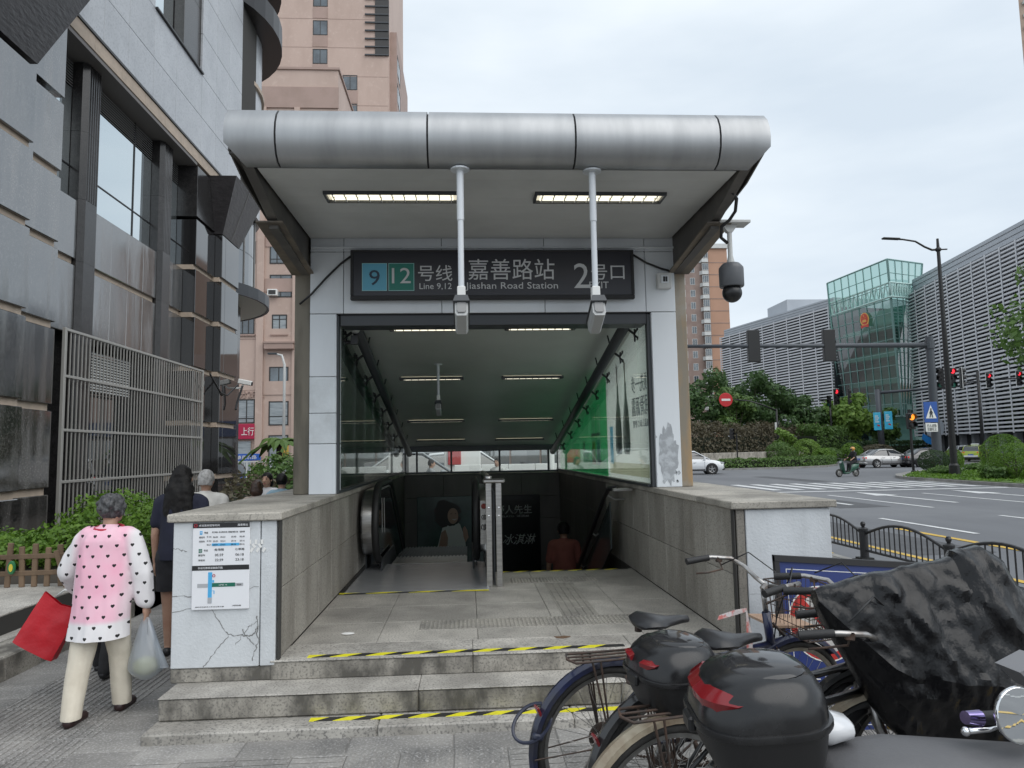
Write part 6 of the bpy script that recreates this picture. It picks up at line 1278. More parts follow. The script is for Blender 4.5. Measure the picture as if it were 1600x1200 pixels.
# ================================================================ vehicles
m_carw = M('car_white', (.72, .74, .76), .2, coat=1.0); m_cars = M('car_silver', (.36, .36, .36), .22, .6, coat=1.0); m_cark = M('car_black', (.012, .012, .014), .15, coat=1.0); m_caro = M('car_taxi_lime', (.42, .52, .03), .25, coat=1.0)
m_carg = M('car_glass', (.012, .016, .02), .03, ior=2.0); m_tail = M('tail_lamp', (.40, .015, .02), .2, emit=(.9, .03, .02), es=.25); m_head = M('head_lamp', (.55, .58, .60), .08, .4); m_plate = M('number_plate_blue', (.02, .09, .42), .4); m_trim = M('car_trim', (.02, .02, .022), .5); m_vb = M('van_grey', (.25, .27, .29), .3, coat=.6)
def ring(x, w, zb, zt, tum=.12, n=5):
    # rounded body section at station x: half width w, bottom zb, top zt; tumblehome on the upper half
    zm = zb + (zt - zb) * .52; P = [(x, -w * .90, zb), (x, -w, zb + .10), (x, -w, zm), (x, -w * (1 - tum * .45), zb + (zt - zb) * .86), (x, -w * (1 - tum * 1.15), zt - .005), (x, -w * .45, zt + .012)]
    return P + [(a, -b_, c) for a, b_, c in P[::-1]]
def car(label, paint, kind='sedan', loc=(0, 0, 0), rot=0.0, group='cars at the junction', name='parked_car', plate='沪A·12'):
    t = thing(name, label, 'car', (0, 0, 0), group); suv = kind in ('suv', 'van'); H = {'sedan': 1.47, 'suv': 1.62, 'van': 1.75, 'hatch': 1.52}[kind]; L2 = {'sedan': 2.42, 'suv': 2.2, 'van': 2.3, 'hatch': 2.1}[kind]
    belt = .93 if not suv else 1.04; rr = .335 if not suv else .36; wb = L2 * .60
    S = [(-L2, .62, .42, belt - .28), (-L2 + .06, .80, .30, belt - .02), (-L2 + .35, .88, .24, belt + (.06 if kind == 'sedan' else .03)), (-wb, .90, .22, belt + .03), (0, .91, .22, belt), (wb * .72, .91, .22, belt - .01), (wb, .90, .22, belt - .05), (L2 - .45, .86, .24, belt - .13), (L2 - .10, .78, .28, belt - .25), (L2, .60, .36, belt - .38)]
    q = MB(); q.loft([ring(*s_) for s_ in S]); body = q.build('body', paint, t, smooth=45, fix=True)
    if kind == 'sedan': G = [(-L2 + .62, .60, belt + .03), (-L2 + 1.42, .58, H - .04), (-.35, .58, H), (.35, .57, H - .03), (1.28, .62, belt - .02)]
    else: G = [(-L2 + .12, .62, belt + .0), (-L2 + .40, .60, H - .10), (-.5, .60, H), (.25, .58, H - .02), (1.22, .64, belt - .02)]
    # greenhouse: glass shell with painted roof and pillars over it
    base = [(g[0], .80) for g in G]
    rings = []
    for (gx, gw, gz) in G[1:-1]: rings.append([(gx, -.80 if False else -.78, belt - .02), (gx, -gw - .05, gz - .10), (gx, -gw + .06, gz), (gx, gw - .06, gz), (gx, gw + .05, gz - .10), (gx, .78, belt - .02)])
    f0 = [(G[0][0], y, belt - .01) for y in (-.72, -.70, -.6, .6, .70, .72)]; f1 = [(G[-1][0], y, belt - .03) for y in (-.74, -.72, -.62, .62, .72, .74)]
    q = MB(); q.loft([f0] + rings + [f1]); q.build('window_glass', m_carg, t, smooth=40, fix=True)
    q = MB(); q.loft([[(gx, -gw + .02, gz - .03), (gx, -gw + .07, gz + .012), (gx, gw - .07, gz + .012), (gx, gw - .02, gz - .03)] for gx, gw, gz in G[1:-1]]); q.build('roof', paint, t, smooth=45, fix=True)
    for sy in (-1, 1):
        q = MB(); q.tube([(G[0][0], sy * .73, belt), (G[1][0], sy * (G[1][1] + .045), G[1][2] - .06), (G[2][0], sy * (G[2][1] + .045), G[2][2] - .05), (G[3][0], sy * (G[3][1] + .045), G[3][2] - .05), (G[4][0], sy * .74, belt - .02)], .035, 6); q.build('roof_pillar', paint, t, smooth=True)
        q = MB(); q.obox((-.22, sy * .715, (belt + H) / 2 - .03), (.07, .05, H - belt - .08), (sy * .33, 0, 0)); q.build('door_pillar', m_trim, t)
        q = MB(); q.obox((.86, sy * .93, belt + .05), (.16, .18, .13), (0, 0, 0), .03); q.build('mirror', paint, t)
        for xx in (-.15, .85, -.95): q = MB(); q.obox((xx, sy * .913, .62), (.012, .006, .52)); q.build('door_joint', m_trim, t)
        for xx in (.18, -.75): q = MB(); q.obox((xx, sy * .915, .80), (.18, .02, .03)); q.build('door_handle', m_chrome, t)
        q = MB(); q.obox((0, sy * .905, .30), (wb * 1.3, .03, .10)); q.build('sill', m_trim, t)
        q = MB(); q.obox((-L2 + .13, sy * .66, belt - .14), (.16, .32, .15), (0, 0, sy * -.35), .03); q.build('tail_light', m_tail, t); q = MB(); q.obox((L2 - .17, sy * .62, belt - .26), (.26, .34, .11), (0, .15, sy * .5), .03); q.build('headlight', m_head, t)
        for xx in (-wb, wb):
            q = MB(); Fm = frame((xx, sy * .905, rr), (1, 0, 0), (0, 0, 1)); q.lathe([(rr + .055, -.012), (rr + .055, .012), (.001, .012)], Fm, 24); q.lathe([(rr + .055, .012), (rr + .055, -.012), (.001, -.012)], Fm, 24); q.build('wheel_arch', m_trim, t)
            w = MB(); Fm = frame((xx, sy * .90, rr), (1, 0, 0), (0, 0, 1)); w.lathe([(rr * .66, -.10), (rr * .93, -.11), (rr, -.07), (rr, .07), (rr * .93, .11), (rr * .66, .10)], Fm, 24); wh = w.build('wheel', m_rubber, t, smooth=40)
            k = MB(); sg = -sy; 
            k.lathe([(rr * .67, .09), (rr * .64, .112), (rr * .58, .10), (rr * .55, .05)], Fm @ Matrix.Diagonal((1, 1, 1 if sy < 0 else -1, 1)), 24)
            for i in range(5):
                a = 2 * PI * i / 5; Mx = Fm @ Matrix.Rotation(a, 4, 'Z'); k.cbox(-.035, .035, 0, rr * .62, (.075 if sy < 0 else -.10), (.10 if sy < 0 else -.075), .01, Mx)
            k.build('rim', m_cars, wh)
    q = MB(); q.cbox(-L2 - .012, -L2 + .02, -.24, .24, .62, .76, .006); q.build('number_plate', m_plate, t); txt(plate, .1, frame((-L2 - .014, 0, .69), (0, -1, 0), (0, 0, 1)), m_wpaint, 'plate_lettering', t, .001, box=(.38, .09))
    q = MB(); q.cbox(-L2 - .03, -L2 + .25, -.84, .84, .30, .46, .04); q.build('rear_bumper', m_trim if suv or kind == 'hatch' else paint, t); q = MB(); q.cbox(L2 - .28, L2 + .02, -.76, .76, .28, .42, .04); q.build('front_bumper', m_trim, t); q = MB(); q.cbox(L2 - .05, L2 + .01, -.42, .42, .44, .58, .01); q.build('radiator_grille', m_trim, t)
    t.location = loc; t.rotation_euler = (0, 0, rot); return t
RG = RZ + .004
car('white suv crossing the junction behind the rusty post', m_carw, 'suv', (15.6, 50.6, RG), -.18)
car('silver saloon waiting with its brake lights on, left of the black saloon', m_cars, 'sedan', (33.6, 57.2, RG), .12)
car('black saloon between the silver car and the mast pole', m_cark, 'sedan', (36.9, 56.9, RG), .12)
tx = car('lime green and white taxi behind the island bushes', m_caro, 'suv', (51.2, 71.0, RG), .75)
q = MB(); q.cbox(-.15, .15, -.35, .35, 1.64, 1.78, .03); o = q.build('roof_light', m_carw); o.parent = tx; q = MB(); q.cbox(-2.24, -2.1, -.6, .6, .45, .62, .02); o = q.build('bumper_panel', m_carw); o.parent = tx
car('dark car partly hidden between the mast pole and the lamp post', m_cark, 'sedan', (47.5, 72.5, RG), .3)
car('pale car in the queue beyond the taxi', m_carw, 'suv', (56.0, 79.0, RG), .2)
car('dark hatchback parked before the pink building', m_cark, 'hatch', (-13.4, 38.5, RG), 2.9)
car('silver van parked in the street behind the entrance, seen through its rear window', m_vb, 'van', (-1.7, 23.5, RG + .1), .1, name='parked_van')
car('white van parked behind the silver van, seen through the rear window', m_carw, 'van', (.3, 31, RG + .1), .05, name='parked_van')
# things behind the rear window: shop front, white hoarding, posts
SF = thing('glazed_shop', 'dark blue glazed shop front in the street behind the entrance', 'shop', (2, 38.5, 0)); q = MB(); q.box(-7.5, 6, 38.6, 39, 0, 7.0); q.build('wall', m_pinkd, SF)
for i in range(8): q = MB(); q.box(-7.3 + i * 1.6, -5.8 + i * 1.6, 38.5, 38.58, .3, 2.6); q.build('window', m_wg, SF)
q = MB(); q.box(-7.5, 6, 38.3, 38.55, 2.7, 3.5); q.build('fascia', M('fascia_navy', (.03, .05, .12), .4), SF)
HD = thing('hoarding', 'low white hoarding panels behind the rear window', 'hoarding', (1.2, 19.6, 0))
for i in range(4): q = MB(); q.cbox(-.35 + i * .72, .36 + i * .72, 19.6, 19.64, .1, 1.33, .01); q.build('panel', m_wpaint, HD)
q = MB(); q.cyl((2.1, 18.4, 0), (2.1, 18.4, 4), .09, n=10); o = q.build('white_post', m_wpaint, at=(2.1, 18.4, 0)); tag(o, 'round white post behind the rear window on the right', 'post')
RS = thing('red_vehicle', 'red and white kiosk in the street behind the rear window', 'vehicle', (-.4, 29, 0)); q = MB(); q.cbox(-.9, .5, 28.2, 28.6, 0, 2.6, .03); q.build('wall', m_wpaint, RS); q = MB(); q.cbox(-.75, -.25, 28.05, 28.2, 1.2, 1.9, .02); q.build('panel', M('vehicle_red', (.42, .03, .03), .5), RS)  # plain block with a red panel, added to stand for a red vehicle

# ================================================================ people
m_skin = M('skin', (.46, .28, .20), .5, c2=(.40, .22, .155), ns=9, thr=(.45, .7)); m_skin2 = M('skin_tan', (.36, .21, .14), .5, c2=(.31, .17, .115), ns=9)
m_hairb = M('hair_black', (.007, .0065, .0065), .5, c2=(.014, .012, .011), ns=40, st=(6, 6, .4), bump=.5, bs=50, bst=(6, 6, .25), ior=1.3); m_hairg = M('hair_grey', (.10, .10, .105), .5, c2=(.028, .028, .03), ns=30, st=(2, 2, 1), thr=(.35, .6), bump=.7, bs=70); m_hairw = M('hair_silver', (.42, .41, .40), .5, c2=(.22, .21, .20), ns=30, bump=.7, bs=70); m_hairbr = M('hair_brown', (.06, .03, .018), .4, c2=(.025, .014, .01), ns=30, bump=.6, bs=60)
m_eye = M('eye_dark', (.02, .015, .012), .2); m_lip = M('lip', (.34, .12, .10), .5)
def capsule(q, p0, p1, r0, r1, n=12):
    p0, p1 = Vector(p0), Vector(p1); d = p1 - p0; L_ = d.length
    if L_ < 1e-6: return q.ell(p0, (r0, r0, r0), n, 8)
    d.normalize(); P = []; Rr = []
    for i in range(4): a = PI / 2 * (1 - i / 4 * .97); P.append(p0 - d * r0 * math.sin(a)); Rr.append(max(.0005, r0 * math.cos(a)))
    P += [p0, p1]; Rr += [r0, r1]
    for i in range(1, 5): a = PI / 2 * (i / 4 * .97 + .03 * (i == 4)); P.append(p1 + d * r1 * math.sin(a)); Rr.append(max(.0005, r1 * math.cos(a)))
    return q.tube(P, Rr, n)
def blob(q, voxel, name, mat, parent=None, smooth=6, disp=0.0, dsc=9.0, cuts=(), at=None, dz=1.0):
    import bmesh
    me = bpy.data.meshes.new(name); me.from_pydata(q.v, [], q.f); fixn(me); ob = bpy.data.objects.new(name + '_tmp', me); COL.objects.link(ob)
    r_ = ob.modifiers.new('r', 'REMESH'); r_.mode = 'VOXEL'; r_.voxel_size = voxel
    if smooth: s_ = ob.modifiers.new('s', 'SMOOTH'); s_.factor = .5; s_.iterations = smooth
    dg = bpy.context.evaluated_depsgraph_get(); dg.update(); m2 = bpy.data.meshes.new_from_object(ob.evaluated_get(dg), depsgraph=dg); bpy.data.objects.remove(ob)
    n = len(m2.vertices); co = np.empty(n * 3); m2.vertices.foreach_get('co', co); co = co.reshape(-1, 3)
    if disp:
        no = np.empty(n * 3); m2.vertices.foreach_get('normal', no); no = no.reshape(-1, 3)
        f = np.array([noise.noise(Vector((p[0] * dsc, p[1] * dsc, p[2] * dsc * dz))) + .5 * noise.noise(Vector((p[0] * dsc * 2.1 + 5, p[1] * dsc * 2.1, p[2] * dsc * 2.1 * dz))) for p in co]); co += no * (f * disp)[:, None]
        m2.vertices.foreach_set('co', co.ravel())
    if cuts:
        b = bmesh.new(); b.from_mesh(m2)
        for (pc, pn) in cuts: bmesh.ops.bisect_plane(b, geom=b.verts[:] + b.edges[:] + b.faces[:], plane_co=pc, plane_no=pn, clear_outer=True)
        b.to_mesh(m2); b.free()
    o = Vector(ORG.get(parent.name, (0, 0, 0))) if parent else Vector(at if at is not None else (0, 0, 0))
    m2.transform(Matrix.Translation(-o)); m2.materials.clear(); m2.materials.append(mat); m2.polygons.foreach_set('use_smooth', [True] * len(m2.polygons)); m2.name = name
    return link(name, m2, parent, o)
def human(label, loc, rot, H, skin=None, hair='short', hairm=None, top=('tee', None), bottom=('trousers', None), shoes=None, lean=.05, legs=((.25, .1), (-.2, .25)), arms=((.1, .12, .2), (-.1, .12, .2)), vox=.016, w=1.0, group=None, sit=None, yaw=0.0, nod=0.0, face=True, sleeve=.75, hem=-.02, loose=.012, ground=True, twist=0):
    skin = skin or m_skin; shoes = shoes or m_black; J = {}
    P = Vector((0, 0, .525 * H)); up = Vector((0, math.sin(lean), math.cos(lean)))
    for s, (a, k_), nm in ((-1, legs[0], 'l'), (1, legs[1], 'r')):
        hp = P + Vector((s * .052 * H * w, 0, -.01 * H)); kn = hp + Vector((s * .006, math.sin(a), -math.cos(a))) * .245 * H; an = kn + Vector((0, math.sin(a - k_), -math.cos(a - k_))) * .235 * H; J[nm] = [hp, kn, an]
    dz = min(J['l'][2].z, J['r'][2].z) - .045 * H
    if not ground: dz = 0
    P.z -= dz
    for nm in 'lr':
        for v in J[nm]: v.z -= dz
    C_ = P + up * .285 * H; Nk = P + up * .33 * H; hd = Nk + Vector((0, math.sin(lean + nod + .12), math.cos(lean + nod + .12))) * .078 * H
    q = MB()
    for nm, k_ in (('l', legs[0]), ('r', legs[1])):
        hp, kn, an = J[nm]; capsule(q, hp, kn, .056 * H * w, .037 * H); capsule(q, kn, an, .036 * H, .023 * H)
        pitch = min(.0, (k_[0] - k_[1])) if an.z > .06 * H else 0
        fd = Vector((0, math.cos(pitch), math.sin(pitch))); he = an + Vector((0, -.02 * H, -.022 * H)); J[nm].append(he); J[nm].append(fd)
        capsule(q, he, an + fd * .085 * H + Vector((0, 0, -.028 * H)), .021 * H, .017 * H)
    q.ell(P + up * .015 * H, (.090 * H * w, .068 * H * w, .075 * H)); q.ell(P + up * .12 * H, (.080 * H * w, .060 * H * w, .10 * H)); q.ell(P + up * .22 * H, (.092 * H * w, .062 * H * w, .095 * H))
    capsule(q, C_ + Vector((-.075 * H * w, 0, -.005 * H)), C_ + Vector((.075 * H * w, 0, -.005 * H)), .040 * H, .040 * H); capsule(q, Nk - up * .03 * H, hd - Vector((0, .005 * H, .03 * H)), .034 * H, .030 * H)
    Ry = Matrix.Rotation(yaw, 3, 'Z')
    q.ell(hd, (.047 * H, .056 * H, .066 * H), 20, 14); q.ell(hd + Ry @ Vector((0, .018 * H, -.030 * H)), (.035 * H, .036 * H, .036 * H)); capsule(q, hd + Ry @ Vector((0, .052 * H, .004 * H)), hd + Ry @ Vector((0, .064 * H, -.014 * H)), .006 * H, .010 * H)
    for s in (-1, 1): q.ell(hd + Ry @ Vector((s * .047 * H, -.004 * H, -.006 * H)), (.008 * H, .014 * H, .02 * H), 8, 6)
    A = {}
    for s, (fa, oa, eb), nm in ((-1, arms[0], 'l'), (1, arms[1], 'r')):
        sh = C_ + Vector((s * .105 * H * w, 0, -.012 * H)); d1 = Vector((s * math.sin(oa), math.sin(fa) * math.cos(oa), -math.cos(fa) * math.cos(oa))); el = sh + d1 * .17 * H
        d2 = Vector((s * math.sin(oa) * .5 - s * .06, math.sin(fa + eb), -math.cos(fa + eb))).normalized(); wr = el + d2 * .15 * H; A[nm] = (sh, el, wr, d2)
        capsule(q, sh, el, .030 * H, .023 * H); capsule(q, el, wr, .023 * H, .015 * H)
        side = Vector((s, 0, 0)); side = (side - d2 * side.dot(d2)).normalized(); fw = d2.cross(side).normalized()
        if fw.y < 0: fw = -fw
        pc = wr + d2 * .03 * H; q.ell(pc, (.013 * H, .024 * H, .032 * H), 10, 8, Matrix((side, fw, d2)).transposed())
        for i in range(4):
            b0 = wr + d2 * .052 * H + fw * (.017 - .0115 * i) * H; L_ = (.036, .042, .039, .030)[i] * H; k1 = b0 + d2 * L_ * .55 - side * .004 * H; k2 = k1 + (d2 * .75 - side * .66).normalized() * L_ * .5
            capsule(q, b0, k1, .0062 * H, .0056 * H, 8); capsule(q, k1, k2, .0056 * H, .0046 * H, 8)
        t0 = wr + d2 * .018 * H + fw * .020 * H; t1 = t0 + (fw * .7 + d2 * .7).normalized() * .03 * H; capsule(q, t0, t1, .0075 * H, .006 * H, 8); capsule(q, t1, t1 + (d2 - side * .3).normalized() * .022 * H, .006 * H, .005 * H, 8)
    J['arm'] = A; J['hd'] = hd; J['P'] = P; J['C'] = C_
    body = blob(q, vox if vox < .012 else vox * .8, 'person', skin, None, 3)
    tag(body, label, 'person', group)
    if face:
        q = MB()
        for s in (-1, 1): q.ell(hd + Ry @ Vector((s * .019 * H, .0485 * H, .008 * H)), (.008 * H, .005 * H, .0042 * H), 8, 6); q.obox(hd + Ry @ Vector((s * .019 * H, .051 * H, .021 * H)), (.02 * H, .004 * H, .004 * H), (0, 0, yaw))
        q.build('eyes', m_eye, body); q = MB(); q.ell(hd + Ry @ Vector((0, .0515 * H, -.036 * H)), (.016 * H, .006 * H, .005 * H), 10, 6); q.build('mouth', m_lip, body)
    # trousers / shorts / skirt
    kind, mat = bottom
    q = MB(); lo = {'trousers': 1.0, 'shorts': .0, 'skirt': .0}[kind]; cuts = []
    q.ell(P + up * .0 * H, (.100 * H * w, .080 * H * w, .085 * H))
    for nm in 'lr':
        hp, kn, an = J[nm][:3]
        if kind == 'trousers': capsule(q, hp, kn, .066 * H * w, .050 * H * w); capsule(q, kn, an + (an - kn).normalized() * .012 * H, .049 * H * w, .040 * H * w)
        else: capsule(q, hp, hp.lerp(kn, .85), .070 * H * w, .060 * H * w)
    if kind == 'skirt': q.loft([[(x * .095 * H * w * f, y * .075 * H * w * f, z) for x, y in [(math.cos(2 * PI * i / 16), math.sin(2 * PI * i / 16)) for i in range(16)]] for z, f in ((P.z + .06 * H, .8), (P.z - .06 * H, 1.1), (P.z - .24 * H, 1.2))])
    cut = [((0, 0, P.z + .055 * H), (0, 0, 1))]
    if kind == 'trousers':
        zl = min(J['l'][2].z, J['r'][2].z) - .012 * H; cut.append(((0, 0, zl), (0, 0, -1)))
    else: cut.append(((0, 0, P.z - .19 * H), (0, 0, -1)))
    blob(q, vox, kind, mat, body, 4, .005 * H if vox > .01 else .007 * H, 11 if vox > .01 else 9, cut, dz=.8 if vox > .01 else .3)
    # top
    kind, mat = top; q = MB(); lo_ = loose * H / 1.6
    q.ell(P + up * .235 * H, (.098 * H * w + lo_, .070 * H * w + lo_, .10 * H)); capsule(q, C_ + Vector((-.085 * H * w, 0, -.002 * H)), C_ + Vector((.085 * H * w, 0, -.002 * H)), .042 * H + lo_ * .4, .042 * H + lo_ * .4)
    zb = hem * H
    q.loft([[(P.x + up.x * t * H + (.094 * w * f * H + lo_ * f2) * math.cos(2 * PI * i / 20), (P + up * t * H).y + (.070 * w * f * H + lo_ * f2) * math.sin(2 * PI * i / 20), (P + up * t * H).z) for i in range(20)] for t, f, f2 in ((.27, .98, 1), (.18, .98, 1.2), (.08, 1.0, 1.5), (hem, 1.06, 1.9), (hem - .03, 1.07, 1.9))])
    cl = sleeve
    for nm in 'lr':
        sh, el, wr, d2 = A[nm]
        if cl <= 1: capsule(q, sh, sh.lerp(el, cl), .036 * H + lo_ * .5, .033 * H + lo_ * .6)
        else: capsule(q, sh, el, .036 * H + lo_ * .5, .033 * H + lo_ * .9); capsule(q, el, el.lerp(wr, cl - 1), .033 * H + lo_ * .9, .026 * H + lo_ * .9)
    capsule(q, Nk - up * .03 * H, Nk - up * .004 * H, .040 * H, .037 * H)
    blob(q, vox, {'tee': 'shirt'}.get(kind, kind), mat, body, 5, .005 * H if vox > .01 else .011 * H, 9 if vox > .01 else 10, [((0, 0, (P + up * hem * H).z), (0, 0, -1)), (tuple(Nk + up * .006 * H), tuple(up))], dz=.5 if vox > .01 else .25)
    # shoes
    for nm in 'lr':
        q = MB(); he, fd = J[nm][3], J[nm][4]; an = J[nm][2]; capsule(q, he + Vector((0, 0, -.002 * H)), an + fd * .09 * H + Vector((0, 0, -.030 * H)), .026 * H, .022 * H)
        blob(q, max(.007, vox * .5), 'shoe', shoes, body, 2)
    # hair
    hm = hairm or m_hairb; q = MB(); q.ell(hd + Ry @ Vector((0, -.008 * H, .010 * H)), (.0535 * H, .060 * H, .066 * H), 20, 14); hc = []
    if hair == 'short': q.ell(hd + Ry @ Vector((0, -.025 * H, -.012 * H)), (.049 * H, .042 * H, .05 * H)); hc = [(tuple(hd + Ry @ Vector((0, .03 * H, .012 * H))), tuple(Ry @ Vector((0, .8, -.6)))), (tuple(hd + Vector((0, 0, -.042 * H))), (0, -.2, -1))]
    elif hair == 'perm':
        for i in range(26): a = i * 2.4; e = -.35 + 1.6 * i / 26; q.ell(hd + Vector((.050 * H * math.cos(a) * math.cos(e), -.012 * H + .054 * H * math.sin(a) * math.cos(e), .008 * H + .058 * H * math.sin(e))), (.018 * H,) * 3, 8, 6)
        hc = [(tuple(hd + Vector((0, .035 * H, .01 * H))), (0, .8, -.6)), (tuple(hd + Vector((0, 0, -.045 * H))), (0, -.2, -1))]
    elif hair == 'long':
        q.ell(hd + Vector((0, -.035 * H, -.03 * H)), (.062 * H, .038 * H, .08 * H)); capsule(q, hd + Vector((-.03 * H, -.045 * H, -.06 * H)), hd + Vector((-.05 * H, -.065 * H, -.20 * H)), .045 * H, .03 * H); capsule(q, hd + Vector((.03 * H, -.045 * H, -.06 * H)), hd + Vector((.05 * H, -.065 * H, -.22 * H)), .045 * H, .03 * H); capsule(q, hd + Vector((0, -.05 * H, -.08 * H)), hd + Vector((0, -.075 * H, -.25 * H)), .045 * H, .03 * H)
        hc = [(tuple(hd + Vector((0, .034 * H, .015 * H))), (0, .85, -.5))]
    elif hair == 'bob': q.ell(hd + Ry @ Vector((0, -.022 * H, -.03 * H)), (.060 * H, .047 * H, .06 * H)); hc = [(tuple(hd + Ry @ Vector((0, .034 * H, .012 * H))), tuple(Ry @ Vector((0, .85, -.5)))), (tuple(hd + Vector((0, 0, -.075 * H))), (0, 0, -1))]
    elif hair == 'bun': q.ell(hd + Ry @ Vector((0, -.062 * H, .005 * H)), (.026 * H, .024 * H, .026 * H), 10, 8); hc = [(tuple(hd + Ry @ Vector((0, .03 * H, .012 * H))), tuple(Ry @ Vector((0, .8, -.6)))), (tuple(hd + Vector((0, 0, -.042 * H))), (0, -.2, -1))]
    if hair != 'none': blob(q, vox * .8, 'hair', hm, body, 2, .0035 * H, 30, hc)
    body.location = loc; body.rotation_euler = (0, 0, rot); ORG[body.name] = tuple(loc)
    Mw = Matrix.Translation(Vector(loc)) @ Matrix.Rotation(rot, 4, 'Z'); J['M'] = Mw; return body, J
def cloth(n, c, c2=None, r=.85): return M(n, c, r, c2=c2 or tuple(x * .75 for x in c), ns=7, thr=(.4, .7), bump=.15, bs=120, local=True)
# heart printed sheer blouse: small black hearts on white, with the pink vest showing through
mh = bpy.data.materials.new('heart_print_blouse'); mh.use_nodes = True; nt_ = mh.node_tree; N = nt_.nodes; L = nt_.links; pb = N['Principled BSDF']
tc = N.new('ShaderNodeTexCoord'); sx = N.new('ShaderNodeSeparateXYZ'); L.new(tc.outputs['Object'], sx.inputs[0])
def mth(op, a, b_=None, c=None):
    q = N.new('ShaderNodeMath'); q.operation = op
    for i, v in enumerate((a, b_, c)):
        if v is None: continue
        if isinstance(v, (int, float)): q.inputs[i].default_value = v
        else: L.new(v, q.inputs[i])
    return q.outputs[0]
rowf = mth('DIVIDE', sx.outputs[2], .062); row = mth('FLOOR', rowf); odd = mth('MULTIPLY', mth('MODULO', mth('ABSOLUTE', row), 2.0), .5)
uu = mth('ADD', mth('ADD', mth('DIVIDE', sx.outputs[0], .092), mth('MULTIPLY', sx.outputs[1], 3.0)), odd); cu_ = mth('MULTIPLY', mth('SUBTRACT', mth('FRACT', mth('ADD', uu, 40.0)), .5), .092); cv_ = mth('MULTIPLY', mth('SUBTRACT', mth('FRACT', mth('ADD', rowf, 40.0)), .52), .062)
jx = mth('MULTIPLY', mth('SINE', mth('MULTIPLY', row, 7.3)), .006); cu2 = mth('ABSOLUTE', mth('ADD', cu_, jx))
hv = mth('SUBTRACT', mth('MULTIPLY', cv_, 1.15), mth('MULTIPLY', mth('SQRT', mth('MULTIPLY', cu2, .013)), .62)); hh = mth('ADD', mth('MULTIPLY', cu2, cu2), mth('MULTIPLY', hv, hv)); hm_ = mth('LESS_THAN', hh, .000125)
px_ = N.new('ShaderNodeMapRange'); px_.interpolation_type = 'SMOOTHSTEP'; px_.inputs[1].default_value = .21; px_.inputs[2].default_value = .13; L.new(mth('ABSOLUTE', sx.outputs[0]), px_.inputs[0])
pz_ = N.new('ShaderNodeMapRange'); pz_.interpolation_type = 'SMOOTHSTEP'; pz_.inputs[1].default_value = .60; pz_.inputs[2].default_value = .64; L.new(sx.outputs[2], pz_.inputs[0])
nzz = N.new('ShaderNodeTexNoise'); nzz.inputs['Scale'].default_value = 6; L.new(tc.outputs['Object'], nzz.inputs['Vector'])
m1 = N.new('ShaderNodeMix'); m1.data_type = 'RGBA'; m1.inputs[6].default_value = (.76, .74, .75, 1); m1.inputs[7].default_value = (.84, .40, .53, 1); L.new(mth('MULTIPLY', mth('MULTIPLY', px_.outputs[0], pz_.outputs[0]), mth('ADD', .40, mth('MULTIPLY', nzz.outputs[0], .75))), m1.inputs[0])
m2_ = N.new('ShaderNodeMix'); m2_.data_type = 'RGBA'; m2_.inputs[7].default_value = (.012, .011, .012, 1); L.new(m1.outputs[2], m2_.inputs[6]); L.new(hm_, m2_.inputs[0]); L.new(m2_.outputs[2], pb.inputs['Base Color']); pb.inputs['Roughness'].default_value = .75
bm_ = N.new('ShaderNodeBump'); bm_.inputs['Strength'].default_value = .25; bm_.inputs['Distance'].default_value = .02; n5 = N.new('ShaderNodeTexNoise'); n5.inputs['Scale'].default_value = 7; mpz = N.new('ShaderNodeMapping'); mpz.inputs['Scale'].default_value = (2.2, 2.2, .5); L.new(tc.outputs['Object'], mpz.inputs[0]); L.new(mpz.outputs[0], n5.inputs['Vector']); L.new(n5.outputs[0], bm_.inputs['Height']); L.new(bm_.outputs[0], pb.inputs['Normal'])
lady, JL = human('old woman with curly grey hair and a white blouse printed with black hearts', (-2.39, 5.02, 0), R(-3), 1.42, hair='perm', hairm=m_hairg, top=('blouse', mh), bottom=('trousers', cloth('cream_trousers', (.70, .64, .53), (.60, .54, .44))), shoes=M('brown_shoe', (.03, .014, .014), .4), lean=.12, legs=((-.22, .02), (.26, .10)), arms=((.10, .46, .75), (.02, .30, .10)), vox=.009, w=1.04, sleeve=1.85, hem=-.165, loose=.026, nod=.12)
Mw = JL['M']
q = MB(); hdw = Mw @ JL['hd']; nk = Mw @ (JL['C'] + Vector((0, .01, .05)))
q.tube([(nk.x + .085 * math.cos(2 * PI * i / 20), nk.y + .075 * math.sin(2 * PI * i / 20), nk.z + .012 * math.sin(2 * PI * i / 20)) for i in range(20)], .012, 6, closed=True); o = q.build('collar', M('red_collar', (.45, .03, .06), .7), None, smooth=True); o.parent = lady; o.matrix_parent_inverse = Mw.inverted()
